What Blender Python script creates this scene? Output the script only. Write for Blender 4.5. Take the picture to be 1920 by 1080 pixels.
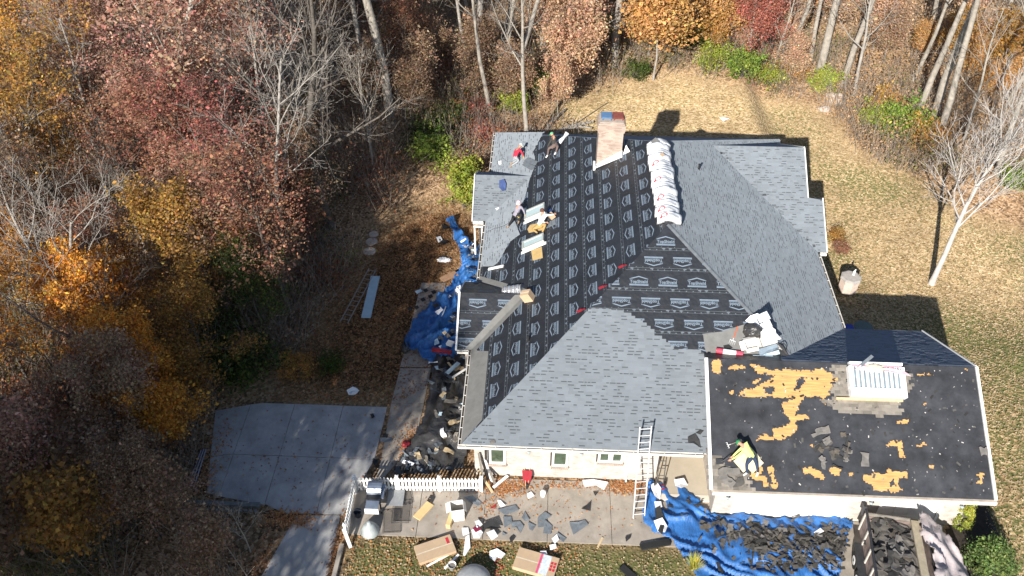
import bpy, bmesh, math, random
import numpy as np
from mathutils import Vector, Matrix, Euler, noise

# ------------------------------------------------------------------ scene, camera, sky, sun
S = bpy.context.scene
for o in list(bpy.data.objects): bpy.data.objects.remove(o)
COL = S.collection
FPX, TH, YAW, CH = 1655.3, .724, .04481, 32.888        # focal length in photo pixels, pitch below horizon, yaw to west, height
cd = bpy.data.cameras.new('camera'); cam = bpy.data.objects.new('camera', cd); COL.objects.link(cam)
cd.sensor_width = 36; cd.lens = 36 * FPX / 1920; cd.clip_end = 3000
cam.location = (0, 0, CH); cam.rotation_euler = (math.pi / 2 - TH, 0, YAW)
S.camera = cam
AZ, EL = math.radians(199), math.radians(28)            # where the sun stands (compass azimuth, elevation)
W = bpy.data.worlds.new('World'); S.world = W; W.use_nodes = True
wn = W.node_tree.nodes; bg = wn['Background']
sky = wn.new('ShaderNodeTexSky'); sky.sky_type = 'NISHITA'; sky.sun_disc = False
sky.sun_elevation = EL; sky.sun_rotation = AZ; sky.air_density = 1.0; sky.dust_density = .6; sky.ozone_density = 1.5
W.node_tree.links.new(sky.outputs[0], bg.inputs[0]); bg.inputs[1].default_value = .072
sl = bpy.data.lights.new('sun', 'SUN'); sun = bpy.data.objects.new('sun', sl); COL.objects.link(sun)
sl.energy = 4.6; sl.angle = math.radians(.5); sl.color = (1, .95, .87)
sdir = Vector((math.sin(AZ) * math.cos(EL), math.cos(AZ) * math.cos(EL), math.sin(EL)))
sun.rotation_euler = sdir.to_track_quat('Z', 'Y').to_euler(); sun.location = (0, -20, 60)
S.view_settings.view_transform = 'Standard'; S.view_settings.look = 'None'
S.view_settings.exposure = .95; S.view_settings.gamma = 1
S.render.engine = 'CYCLES'

rnd = random.Random(7)
U = rnd.uniform

# ------------------------------------------------------------------ photo pixel -> place
_F = Vector((-math.sin(YAW) * math.cos(TH), math.cos(YAW) * math.cos(TH), -math.sin(TH)))
_R = Vector((math.cos(YAW), math.sin(YAW), 0)); _U = _R.cross(_F)
CAM = Vector((0, 0, CH))
def ray(px, py): return _F * FPX + _R * (px - 960) - _U * (py - 540)
def Z(px, py, z=0.0):
    d = ray(px, py); return CAM + d * ((z - CH) / d.z)
def WY(px, py, y):
    d = ray(px, py); return CAM + d * (y / d.y)
def sm(a):
    a = max(0., min(1., a)); return a * a * (3 - 2 * a)
def hgt(x, y):
    h = -1.4 * sm((x - 14.9) / 2) * sm((y - 26) / 15)
    h -= .4 * sm((y - 51) / 12)
    f = max(sm((-15 - x) / 8), sm((y - 62) / 8))
    if f > 0: h += f * .9 * noise.noise((x * .07, y * .07, 3.1)) + f * .25 * noise.noise((x * .3, y * .3, 1.1))
    return h
def G(px, py, dz=0.0):
    z = 0
    for _ in range(8):
        p = Z(px, py, z + dz); z = hgt(p.x, p.y)
    return Vector((p.x, p.y, z + dz))
def proj(p):
    d = Vector(p) - CAM; z = d.dot(_F)
    return (960 + FPX * d.dot(_R) / z, 540 - FPX * d.dot(_U) / z)

def inpoly(x, y, P):
    c = False; n = len(P); j = n - 1
    for i in range(n):
        if (P[i][1] > y) != (P[j][1] > y) and x < (P[j][0] - P[i][0]) * (y - P[i][1]) / (P[j][1] - P[i][1]) + P[i][0]: c = not c
        j = i
    return c

# ------------------------------------------------------------------ materials
MATS = {}
def mat(key, col=(.5, .5, .5), rough=.8, var=.2, sc=4., bump=0., bsc=40., attr=False, metal=0., spec=.35, trans=0., bdist=.02, coat=0., stretch=None, drough=0., bstretch=None):
    if key in MATS: return MATS[key]
    m = bpy.data.materials.new(key); m.use_nodes = True; nt = m.node_tree; N = nt.nodes; L = nt.links
    b = N['Principled BSDF']; b.inputs['Roughness'].default_value = rough; b.inputs['Metallic'].default_value = metal
    b.inputs['Specular IOR Level'].default_value = spec
    if coat: b.inputs['Coat Weight'].default_value = coat
    tc = N.new('ShaderNodeTexCoord')
    nz = N.new('ShaderNodeTexNoise'); nz.inputs['Scale'].default_value = sc; nz.inputs['Detail'].default_value = 6; nz.inputs['Roughness'].default_value = .65
    b.inputs['Diffuse Roughness'].default_value = drough
    src = tc.outputs['Object']
    def strv(v):
        if not v: return src
        mp = N.new('ShaderNodeMapping'); mp.inputs['Scale'].default_value = v; L.new(src, mp.inputs['Vector']); return mp.outputs['Vector']
    L.new(strv(stretch), nz.inputs['Vector'])
    mr = N.new('ShaderNodeMapRange'); mr.inputs['From Min'].default_value = .25; mr.inputs['From Max'].default_value = .75
    mr.inputs['To Min'].default_value = 1 - var; mr.inputs['To Max'].default_value = 1 + var
    L.new(nz.outputs['Fac'], mr.inputs['Value'])
    mx = N.new('ShaderNodeMix'); mx.data_type = 'RGBA'; mx.blend_type = 'MULTIPLY'; mx.inputs['Factor'].default_value = 1
    mx.inputs['A'].default_value = (*col, 1)
    L.new(mr.outputs['Result'], mx.inputs['B'])
    out = mx.outputs['Result']
    if attr:
        at = N.new('ShaderNodeAttribute'); at.attribute_name = 'Col'
        m2 = N.new('ShaderNodeMix'); m2.data_type = 'RGBA'; m2.blend_type = 'MULTIPLY'; m2.inputs['Factor'].default_value = 1
        L.new(out, m2.inputs['A']); L.new(at.outputs['Color'], m2.inputs['B']); out = m2.outputs['Result']
    L.new(out, b.inputs['Base Color'])
    if bump:
        n2 = N.new('ShaderNodeTexNoise'); n2.inputs['Scale'].default_value = bsc; n2.inputs['Detail'].default_value = 5
        L.new(strv(bstretch), n2.inputs['Vector'])
        bp = N.new('ShaderNodeBump'); bp.inputs['Strength'].default_value = bump; bp.inputs['Distance'].default_value = bdist
        L.new(n2.outputs['Fac'], bp.inputs['Height']); L.new(bp.outputs['Normal'], b.inputs['Normal'])
    if trans:      # thin leaf: some light passes through
        tr = N.new('ShaderNodeBsdfTranslucent'); ms = N.new('ShaderNodeMixShader'); ms.inputs[0].default_value = trans
        L.new(out, tr.inputs['Color']); L.new(b.outputs[0], ms.inputs[1]); L.new(tr.outputs[0], ms.inputs[2])
        L.new(ms.outputs[0], N['Material Output'].inputs['Surface'])
    MATS[key] = m; return m

def brick_mat(key, c1, c2, mo, bw=.21, bh=.075):
    m = bpy.data.materials.new(key); m.use_nodes = True; nt = m.node_tree; N = nt.nodes; L = nt.links; b = N['Principled BSDF']
    b.inputs['Roughness'].default_value = .9; b.inputs['Specular IOR Level'].default_value = .2
    g = N.new('ShaderNodeNewGeometry'); sp = N.new('ShaderNodeSeparateXYZ'); L.new(g.outputs['Position'], sp.inputs[0])
    ad = N.new('ShaderNodeMath'); L.new(sp.outputs['X'], ad.inputs[0]); L.new(sp.outputs['Y'], ad.inputs[1])
    cb = N.new('ShaderNodeCombineXYZ'); L.new(ad.outputs[0], cb.inputs[0]); L.new(sp.outputs['Z'], cb.inputs[1])
    br = N.new('ShaderNodeTexBrick'); L.new(cb.outputs[0], br.inputs['Vector'])
    br.inputs['Color1'].default_value = (*c1, 1); br.inputs['Color2'].default_value = (*c2, 1); br.inputs['Mortar'].default_value = (*mo, 1)
    br.inputs['Scale'].default_value = 1; br.inputs['Brick Width'].default_value = bw; br.inputs['Row Height'].default_value = bh
    br.inputs['Mortar Size'].default_value = .006; br.inputs['Bias'].default_value = -.35
    nz = N.new('ShaderNodeTexNoise'); nz.inputs['Scale'].default_value = 1.6; nz.inputs['Detail'].default_value = 8; L.new(g.outputs['Position'], nz.inputs['Vector'])
    mr = N.new('ShaderNodeMapRange'); mr.inputs[1].default_value = .3; mr.inputs[2].default_value = .7; mr.inputs[3].default_value = .78; mr.inputs[4].default_value = 1.12; L.new(nz.outputs['Fac'], mr.inputs[0])
    mx = N.new('ShaderNodeMix'); mx.data_type = 'RGBA'; mx.blend_type = 'MULTIPLY'; mx.inputs['Factor'].default_value = 1
    L.new(br.outputs['Color'], mx.inputs['A']); L.new(mr.outputs[0], mx.inputs['B']); L.new(mx.outputs['Result'], b.inputs['Base Color'])
    bp = N.new('ShaderNodeBump'); bp.inputs['Strength'].default_value = .6; bp.inputs['Distance'].default_value = .01; bp.invert = True
    L.new(br.outputs['Fac'], bp.inputs['Height']); L.new(bp.outputs['Normal'], b.inputs['Normal'])
    MATS[key] = m; return m

# ------------------------------------------------------------------ mesh helpers
def tag(o, label=None, cat=None, group=None, kind=None):
    if label: o['label'] = label
    if cat: o['category'] = cat
    if group: o['group'] = group
    if kind: o['kind'] = kind
    return o
def thing(name, label, cat, loc=(0, 0, 0), rz=0, group=None):
    o = bpy.data.objects.new(name, None); COL.objects.link(o); o.location = loc; o.rotation_euler = (0, 0, rz); o.empty_display_size = .2
    return tag(o, label, cat, group)
def link(name, me, parent=None, mats=(), loc=None):
    o = bpy.data.objects.new(name, me); COL.objects.link(o)
    for m in mats: me.materials.append(m)
    if parent is not None: o.parent = parent
    if loc is not None: o.location = loc
    return o
def wloc(o):
    v = Vector((0, 0, 0))
    while o is not None: v += o.location; o = o.parent
    return v
class MB:
    def __init__(s): s.v = []; s.f = []; s.m = []; s.c = []
    def add(s, vs, fs, mi=0, col=None):
        k = len(s.v); s.v += [tuple(p) for p in vs]
        for f in fs:
            s.f.append(tuple(i + k for i in f)); s.m.append(mi); s.c.append(col or (1, 1, 1))
        return s
    def box(s, c, size, rot=None, mi=0, col=None, taper=1.):
        a, b, h = size[0] / 2, size[1] / 2, size[2] / 2; R = rot or Matrix.Identity(3); c = Vector(c)
        vs = [c + R @ Vector((x * a * (taper if z > 0 else 1), y * b * (taper if z > 0 else 1), z * h)) for z in (-1, 1) for y in (-1, 1) for x in (-1, 1)]
        return s.add(vs, [(0, 2, 3, 1), (4, 5, 7, 6), (0, 1, 5, 4), (2, 6, 7, 3), (0, 4, 6, 2), (1, 3, 7, 5)], mi, col)
    def bar(s, p, q, w, h, mi=0, col=None, up=(0, 0, 1)):
        p = Vector(p); q = Vector(q); d = q - p; L = d.length; x = d / L; z = Vector(up); y = z.cross(x)
        if y.length < 1e-4: y = Vector((1, 0, 0)).cross(x)
        y.normalize(); z = x.cross(y)
        return s.box((p + q) / 2, (L, w, h), Matrix((x, y, z)).transposed(), mi, col)
    def tube(s, p, q, r0, r1=None, n=6, mi=0, col=None, cap=True):
        p = Vector(p); q = Vector(q); r1 = r0 if r1 is None else r1; d = (q - p).normalized()
        a = d.orthogonal().normalized(); b = d.cross(a); vs = []
        for c, r in ((p, r0), (q, r1)):
            for i in range(n):
                t = 2 * math.pi * i / n; vs.append(c + a * (r * math.cos(t)) + b * (r * math.sin(t)))
        fs = [(i, (i + 1) % n, n + (i + 1) % n, n + i) for i in range(n)]
        if cap: fs += [tuple(range(n - 1, -1, -1)), tuple(range(n, 2 * n))]
        return s.add(vs, fs, mi, col)
    def path(s, pts, r, n=5, mi=0, col=None):
        for a, b in zip(pts[:-1], pts[1:]): s.tube(a, b, r, r, n, mi, col)
        return s
    def lathe(s, c, prof, n=16, mi=0, col=None, axis=None):
        R = axis or Matrix.Identity(3); c = Vector(c); vs = []
        for r, z in prof:
            for i in range(n):
                t = 2 * math.pi * i / n; vs.append(c + R @ Vector((r * math.cos(t), r * math.sin(t), z)))
        fs = []
        for k in range(len(prof) - 1):
            for i in range(n): fs.append((k * n + i, k * n + (i + 1) % n, (k + 1) * n + (i + 1) % n, (k + 1) * n + i))
        fs.append(tuple(range(n - 1, -1, -1))); fs.append(tuple(range((len(prof) - 1) * n, len(prof) * n)))
        return s.add(vs, fs, mi, col)
    def slab(s, pts, nrm, th, mi=0, col=None):       # polygon pts (top face), extruded down by th along -nrm
        n = len(pts); nrm = Vector(nrm); vs = [Vector(p) for p in pts] + [Vector(p) - nrm * th for p in pts]
        fs = [tuple(range(n)), tuple(range(2 * n - 1, n - 1, -1))] + [(i, n + i, n + (i + 1) % n, (i + 1) % n) for i in range(n)]
        return s.add(vs, fs, mi, col)
    def mesh(s, name, mats, off=None, cols=False, smooth=False):
        me = bpy.data.meshes.new(name); o = off or Vector((0, 0, 0))
        me.from_pydata([(x - o[0], y - o[1], z - o[2]) for x, y, z in s.v], [], s.f)
        for m in mats: me.materials.append(m)
        if len(mats) > 1: me.polygons.foreach_set('material_index', s.m)
        if cols:
            a = me.attributes.new('Col', 'FLOAT_COLOR', 'FACE'); a.data.foreach_set('color', [x for c in s.c for x in (*c, 1.)])
        if smooth: me.polygons.foreach_set('use_smooth', [True] * len(s.f))
        me.update(); return me
    def build(s, name, mats, parent=None, world=True, cols=False, smooth=False, loc=None):
        if not isinstance(mats, (list, tuple)): mats = [mats]
        off = wloc(parent) if (parent is not None and world) else (Vector(loc) if loc is not None else None)
        o = bpy.data.objects.new(name, s.mesh(name, mats, off, cols, smooth)); COL.objects.link(o)
        if parent is not None: o.parent = parent
        elif loc is not None: o.location = loc
        return o
def npmesh(name, V, F, C=None, mats=(), smooth=False):    # V (n,3), F (m,k) numpy; C (m,3) face colours
    me = bpy.data.meshes.new(name); n, m, k = len(V), len(F), F.shape[1]
    me.vertices.add(n); me.vertices.foreach_set('co', V.astype(np.float32).ravel())
    me.loops.add(m * k); me.loops.foreach_set('vertex_index', F.astype(np.int32).ravel())
    me.polygons.add(m); me.polygons.foreach_set('loop_start', np.arange(0, m * k, k, dtype=np.int32))
    try: me.polygons.foreach_set('loop_total', np.full(m, k, dtype=np.int32))
    except Exception: pass
    if C is not None:
        a = me.attributes.new('Col', 'FLOAT_COLOR', 'FACE'); a.data.foreach_set('color', np.hstack([C, np.ones((m, 1))]).astype(np.float32).ravel())
    for x in mats: me.materials.append(x)
    me.update(calc_edges=True); return me
def copy_tree(o, parent=None):
    c = o.copy(); COL.objects.link(c)
    if parent is not None: c.parent = parent
    for ch in list(o.children): copy_tree(ch, c)
    return c
def rotm(rz=0, rx=0, ry=0): return Euler((rx, ry, rz)).to_matrix()

# ------------------------------------------------------------------ palette
m_shingle = mat('grey_shingle', (.182, .204, .228), .9, .08, .7, .5, 90, attr=True, spec=.2, drough=1.)
m_oldsh = mat('weathered_shingle', (.2, .18, .155), .95, .2, 3, .5, 60, attr=True, spec=.2)
m_under = mat('black_underlayment', (.018, .02, .025), .5, .4, 1.1, .7, 3.5, spec=.5, bdist=.05, bstretch=(1, 1, 1))
m_print = mat('pale_print', (.17, .215, .27), .6, .15, 6, spec=.3)
m_capn = mat('cap_nail', (.12, .14, .16), .5, .2, 9)
m_mem = mat('grey_membrane', (.17, .168, .16), .85, .18, 2.5, .3, 60, spec=.25)
m_felt = mat('black_felt', (.043, .045, .052), .9, .5, 1.4, .5, 70, attr=True, spec=.2)
m_white = mat('white_paint', (.8, .79, .76), .55, .06, 3)
m_whiteg = mat('white_gutter', (.7, .67, .61), .5, .12, 3)
m_dark = mat('dark_gap', (.02, .02, .02), .9)
m_brick = brick_mat('painted_brick', (.54, .5, .45), (.36, .3, .26), (.42, .39, .36))
m_chim = brick_mat('chimney_brick', (.45, .355, .295), (.29, .185, .145), (.34, .295, .26))
m_glass = mat('window_glass', (.05, .075, .05), .06, .5, 3, spec=.9)
m_skyglass = mat('skylight_glass', (.42, .52, .52), .12, .12, 2, spec=.9)
m_alu = mat('aluminium', (.68, .68, .68), .4, .1, 6, metal=.25)
m_conc = mat('concrete', (.33, .29, .245), .9, .32, 1.1, .25, 60, spec=.2)
m_concd = mat('driveway_concrete', (.34, .335, .33), .9, .32, .9, .25, 60, spec=.2)
m_blue = mat('blue_tarp', (.03, .125, .35), .46, .5, 1.1, .7, 4.5, spec=.4, bdist=.09, bstretch=(2.2, .7, 1))
m_blk = mat('black_plastic', (.045, .043, .042), .3, .45, 1.5, .8, 7, spec=.6, bdist=.06)
m_gtarp = mat('grey_tarp', (.4, .35, .35), .55, .25, 2, .5, 6, spec=.4, bdist=.05)
m_card = mat('cardboard', (.47, .34, .22), .9, .1, 3)
m_ply = mat('plywood', (.49, .28, .105), .8, .38, 2.2, .3, 30, attr=True, stretch=(.7, 7, 7))
m_wood = mat('raw_lumber', (.55, .42, .25), .8, .25, 5)
m_greyw = mat('weathered_lumber', (.2, .18, .155), .9, .35, 4, .4, 30)
m_steel = mat('dark_steel', (.06, .06, .065), .5, .3, 8, metal=.5)
m_red = mat('red_paint', (.3, .025, .035), .45, .2, 4)
m_orange = mat('orange_paint', (.55, .1, .03), .5, .15, 4)
m_skin = mat('skin', (.42, .23, .15), .6, .06, 9)
m_pla = mat('white_wrap', (.8, .8, .8), .35, .1, 5, .5, 12, spec=.5, bdist=.02)
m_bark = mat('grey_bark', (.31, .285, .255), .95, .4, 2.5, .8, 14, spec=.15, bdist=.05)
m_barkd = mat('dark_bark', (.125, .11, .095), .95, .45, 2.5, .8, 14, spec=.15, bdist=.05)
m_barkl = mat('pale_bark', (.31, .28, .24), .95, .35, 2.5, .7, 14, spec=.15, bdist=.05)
m_rubber = mat('rubber', (.02, .02, .02), .85)
m_rust = mat('rusty_steel', (.22, .17, .15), .75, .6, 3, .3, 20, metal=.2)
m_stone = mat('stone', (.4, .34, .29), .9, .25, 5, .5, 20)

# ------------------------------------------------------------------ ground
def pxpoly(L): return [tuple(G(x, y)[:2]) for x, y in L]
LAWN_BACK = pxpoly([(1010, 262), (1060, 200), (1110, 172), (1200, 150), (1290, 134), (1370, 165), (1470, 185), (1550, 215), (1620, 290), (1700, 330), (1790, 400), (1920, 440)]) + [(60, 40), (60, -30), (6.5, -30), (6.5, 21.5), (8, 49)]
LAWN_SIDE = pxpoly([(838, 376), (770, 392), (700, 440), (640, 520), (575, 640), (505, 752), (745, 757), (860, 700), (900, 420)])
LAWN_FRONT = [(-7.7, 21.0), (6.6, 20.9), (6.6, -30), (-8.6, -30)]
def axis(lo, hi, st, far):
    a = list(np.arange(lo, hi + 1e-6, st)); x = hi; d = st
    while x < far: d *= 1.35; x += d; a.append(x)
    x = lo; d = st
    while x > -far: d *= 1.35; x -= d; a.insert(0, x)
    return np.array(a)
gx = axis(-50, 46, .5, 900); gy = axis(8, 86, .5, 900)
nx, ny = len(gx), len(gy)
def near(x, y, P, s=1.6):
    return sum(inpoly(x + dx * s, y + dy * s, P) for dx, dy in ((0, 0), (.5, .3), (-.5, .4), (.2, -.5), (-.3, -.4), (1, 0), (-1, 0), (0, 1), (0, -1))) / 9
gv = np.zeros((nx * ny, 3)); zc = np.zeros((nx * ny, 4)); zc[:, 3] = 1
for j, y in enumerate(gy):
    for i, x in enumerate(gx):
        k = j * nx + i; x_, y_ = float(x), float(y)
        gv[k] = (x_, y_, hgt(x_, y_) if abs(x_) < 120 and abs(y_) < 160 else 0)
        if -50 <= x_ <= 60 and -10 < y_ < 90:
            b = near(x_, y_, LAWN_BACK); s = near(x_, y_, LAWN_SIDE); f = near(x_, y_, LAWN_FRONT, .5)
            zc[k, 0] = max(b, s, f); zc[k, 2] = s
            g = -.08 + .55 * noise.noise((x_ * .13, y_ * .13, 5)) if b > 0 else 0
            if b: g += .3 * sm((x_ - 17) / 6) * sm((42 - y_) / 8) + .14 * sm((x_ - 20) / 5)
            if f: g = .74 + .9 * noise.noise((x_ * .35, y_ * .35, 8)) + (.15 if x_ > 0 else -.1)
            zc[k, 1] = max(0, min(1, g))
gf = np.array([(j * nx + i, j * nx + i + 1, (j + 1) * nx + i + 1, (j + 1) * nx + i) for j in range(ny - 1) for i in range(nx - 1)])
gme = npmesh('ground', gv, gf)
a = gme.attributes.new('Zone', 'FLOAT_COLOR', 'POINT'); a.data.foreach_set('color', zc.astype(np.float32).ravel())
m = bpy.data.materials.new('leafy_ground'); m.use_nodes = True; nt = m.node_tree; N = nt.nodes; L = nt.links; b = N['Principled BSDF']
b.inputs['Roughness'].default_value = .95; b.inputs['Specular IOR Level'].default_value = .1; b.inputs['Diffuse Roughness'].default_value = 1
g = N.new('ShaderNodeNewGeometry'); at = N.new('ShaderNodeAttribute'); at.attribute_name = 'Zone'
sp = N.new('ShaderNodeSeparateColor'); L.new(at.outputs['Color'], sp.inputs[0])
def ramp(stops, src):
    r = N.new('ShaderNodeValToRGB'); e = r.color_ramp.elements
    while len(e) < len(stops): e.new(.5)
    for el_, (p, c) in zip(e, stops): el_.position = p; el_.color = (*c, 1)
    r.color_ramp.interpolation = 'LINEAR'; L.new(src, r.inputs[0]); return r.outputs[0]
vo = N.new('ShaderNodeTexVoronoi'); vo.inputs['Scale'].default_value = 8.5; L.new(g.outputs['Position'], vo.inputs['Vector'])
vs = N.new('ShaderNodeSeparateColor'); L.new(vo.outputs['Color'], vs.inputs[0])
n1 = N.new('ShaderNodeTexNoise'); n1.inputs['Scale'].default_value = .35; n1.inputs['Detail'].default_value = 7; L.new(g.outputs['Position'], n1.inputs['Vector'])
n2 = N.new('ShaderNodeTexNoise'); n2.inputs['Scale'].default_value = 14; n2.inputs['Detail'].default_value = 4; L.new(g.outputs['Position'], n2.inputs['Vector'])
lawn = ramp([(0, (.17, .115, .055)), (.3, (.335, .235, .125)), (.6, (.4, .29, .16)), (.85, (.46, .345, .205)), (1, (.54, .43, .28))], vs.outputs[0])
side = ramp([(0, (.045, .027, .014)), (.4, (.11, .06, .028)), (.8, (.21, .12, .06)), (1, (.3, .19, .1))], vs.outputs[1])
wood = ramp([(0, (.09, .058, .036)), (.35, (.2, .125, .07)), (.7, (.32, .205, .115)), (1, (.44, .31, .2))], vs.outputs[1])
grass = ramp([(0, (.045, .05, .018)), (.5, (.11, .118, .042)), (1, (.2, .185, .085))], n2.outputs['Fac'])
def mix(f, A, B, typ='MIX'):
    x = N.new('ShaderNodeMix'); x.data_type = 'RGBA'; x.blend_type = typ
    if isinstance(f, float): x.inputs['Factor'].default_value = f
    else: L.new(f, x.inputs['Factor'])
    L.new(A, x.inputs['A']); L.new(B, x.inputs['B']); return x.outputs['Result']
def mth(op, A, B):
    x = N.new('ShaderNodeMath'); x.operation = op; x.use_clamp = True
    for i, q in enumerate((A, B)):
        if isinstance(q, float): x.inputs[i].default_value = q
        else: L.new(q, x.inputs[i])
    return x.outputs[0]
# green shows between the leaves: more where the zone is green, broken up by leaf cells
gm = mth('MULTIPLY', mth('SUBTRACT', mth('ADD', mth('MULTIPLY', sp.outputs[1], 1.15), mth('MULTIPLY', n1.outputs['Fac'], .55)), mth('MULTIPLY', vs.outputs[2], .75)), 2.2)
lw = mix(gm, lawn, grass)
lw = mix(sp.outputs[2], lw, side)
c = mix(sp.outputs[0], wood, lw)
sh = N.new('ShaderNodeMapRange'); sh.inputs[1].default_value = .25; sh.inputs[2].default_value = .75; sh.inputs[3].default_value = .66; sh.inputs[4].default_value = 1.24; L.new(n1.outputs['Fac'], sh.inputs[0])
c = mix(1., c, sh.outputs[0], 'MULTIPLY'); L.new(c, b.inputs['Base Color'])
bp = N.new('ShaderNodeBump'); bp.inputs['Strength'].default_value = 1; bp.inputs['Distance'].default_value = .05
L.new(vo.outputs['Distance'], bp.inputs['Height']); L.new(bp.outputs['Normal'], b.inputs['Normal'])
gme.materials.append(m); gme.polygons.foreach_set('use_smooth', [True] * len(gf))
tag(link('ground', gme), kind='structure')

# driveway, walkway and patio: slabs with open joints over a bed
def paving(name, slabs, mt, z=.03, shrink=.012):
    root = bpy.data.objects.new(name, None); COL.objects.link(root); root['kind'] = 'structure'
    cx = sum(p[0] for s in slabs for p in s) / sum(len(s) for s in slabs); cy = sum(p[1] for s in slabs for p in s) / sum(len(s) for s in slabs)
    root.location = (cx, cy, 0)
    for s in slabs:
        c = Vector((sum(p[0] for p in s) / len(s), sum(p[1] for p in s) / len(s)))
        pts = []
        for p in s:
            d = Vector(p) - c; pts.append((*(c + d * (1 - shrink / max(.3, d.length) * 1.4)), z + U(-.002, .002)))
        # counter-clockwise
        A = sum(pts[i][0] * pts[(i + 1) % len(pts)][1] - pts[(i + 1) % len(pts)][0] * pts[i][1] for i in range(len(pts)))
        if A < 0: pts.reverse()
        MB().slab(pts, (0, 0, 1), .12).build('slab', mt, root)
    return root
def g2(px, py): return tuple(Z(px, py, 0.03)[:2])
yA = g2(553, 757)[1]; yB = g2(560, 856)[1]; yC = g2(560, 962)[1]
xs = [g2(466, 770)[0], g2(553, 757)[0], g2(644, 758)[0], -7.35]
driveway = paving('driveway', [
    [g2(404, 770), (xs[0], yA - .12), (xs[0], yB), g2(394, 856)], [g2(394, 856), (xs[0], yB), (xs[0], yC + .7), g2(388, 925)],
    [(xs[0], yA - .12), (xs[0] + .6, yA), (xs[1], yA), (xs[1], yB), (xs[0], yB)], [(xs[0], yB), (xs[1], yB), (xs[1], yC + .35), (xs[0], yC + .7)],
    [(xs[1], yA), (xs[2], yA), (xs[2], yB), (xs[1], yB)], [(xs[1], yB), (xs[2], yB), (xs[2], yC), (xs[1] + 1.0, yC - .05), (xs[1], yC + .4)],
    [(xs[2], yA), (xs[3], yA), (xs[3] - .1, yB), (xs[2], yB)], [(xs[2], yB), (xs[3] - .1, yB), (xs[3] - 1.0, yC), (xs[2], yC)],
    [g2(556, 966), (-8.45, yC), (-8.4, 17.0), g2(455, 1140)], [g2(455, 1140), (-8.4, 17.0), (-8.6, 11), (-13.5, 11)],
    ], m_concd, .03)
driveway['kind'] = 'structure'
walkway = paving('walkway', [
    [g2(750, 690), g2(808, 690), g2(795, 757), g2(733, 757)], [g2(733, 757), g2(795, 757), g2(778, 830), g2(715, 860)],
    [g2(715, 860), g2(778, 830), g2(720, 895), g2(704, 900)],
    [g2(790, 530), g2(836, 530), g2(822, 600), g2(772, 600)], [g2(772, 600), g2(822, 600), g2(808, 688), g2(750, 688)],
    ], m_conc, .034)
py0, py1 = 20.95, 24.15
px_ = [-8.0, -5.05, -2.2, .55, 3.3, 6.0, 7.5]
patio = paving('patio', [[(px_[i], py0), (px_[i + 1], py0), (px_[i + 1], py1 if px_[i + 1] > -2.9 else 23.5), (px_[i], py1 if px_[i] > -2.9 else 23.5)] for i in range(6)], m_conc, .036)
apron = paving('garage_apron', [[(7.6, 16), (12, 16), (12, 22.55), (7.6, 22.55)], [(12, 16), (17.0, 16), (17.0, 22.55), (12, 22.55)], [(7.6, 6), (17.0, 6), (17.0, 16), (7.6, 16)]], m_conc, .033)
kerb = MB(); kerb.bar((-8.1, 20.4, .08), (-8.35, 11, .08), .18, .2)
kerb.build('kerb', m_conc)['kind'] = 'structure'

# ------------------------------------------------------------------ the house
XW, YS, XE, YN, ZE, TP = -3.26, 23.83, 14.82, 49.07, 2.75, .5818
RX = (XW + XE) / 2; HWD = (XE - XW) / 2; RZ = ZE + TP * HWD; RY0 = YS + HWD; RY1 = YN - HWD
GX0, GX1, GYR, GD, GZR = 7.23, 18.57, 26.86, 4.89, 5.39; GT = (GZR - ZE) / GD
house = thing('house', 'large single-storey brick house with grey hip roof half covered in black underlayment', 'house', (RX, 36, 0))
class Plane:
    def __init__(s, O, facing, t):
        s.O = Vector(O); a = math.atan(t); c, n = math.cos(a), math.sin(a)
        if facing == 'S': s.U, s.V, s.N = Vector((1, 0, 0)), Vector((0, c, n)), Vector((0, -n, c))
        if facing == 'N': s.U, s.V, s.N = Vector((-1, 0, 0)), Vector((0, -c, n)), Vector((0, n, c))
        if facing == 'W': s.U, s.V, s.N = Vector((0, -1, 0)), Vector((c, 0, n)), Vector((-n, 0, c))
        if facing == 'E': s.U, s.V, s.N = Vector((0, 1, 0)), Vector((-c, 0, n)), Vector((n, 0, c))
        s.R = Matrix((s.U, s.V, s.N)).transposed()
    def pt(s, u, v, h=0): return s.O + s.U * u + s.V * v + s.N * h
    def uv(s, p): d = Vector(p) - s.O; return (d.dot(s.U), d.dot(s.V))
    def px(s, x, y):
        d = ray(x, y); k = (s.O - CAM).dot(s.N) / d.dot(s.N); return s.uv(CAM + d * k)
    def P(s, x, y, h=0): return s.pt(*s.px(x, y), h)
    def poly(s, L): return [s.px(*q) for q in L]
def roof(plane, pts, th=.14):
    """deck of one slope; pts are world points"""
    uv = [plane.uv(p) for p in pts]
    A = sum(uv[i][0] * uv[(i + 1) % len(uv)][1] - uv[(i + 1) % len(uv)][0] * uv[i][1] for i in range(len(uv)))
    if A < 0: pts = pts[::-1]
    o = MB().slab(pts, plane.N, th).build('roof_slope', m_under, house); o['uvpoly'] = 0; del o['uvpoly']
    return o
def spans(P, v):
    xs_ = []
    for i in range(len(P)):
        a, b = P[i], P[(i + 1) % len(P)]
        if (a[1] > v) != (b[1] > v): xs_.append(a[0] + (b[0] - a[0]) * (v - a[1]) / (b[1] - a[1]))
    xs_.sort(); return list(zip(xs_[::2], xs_[1::2]))
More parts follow.
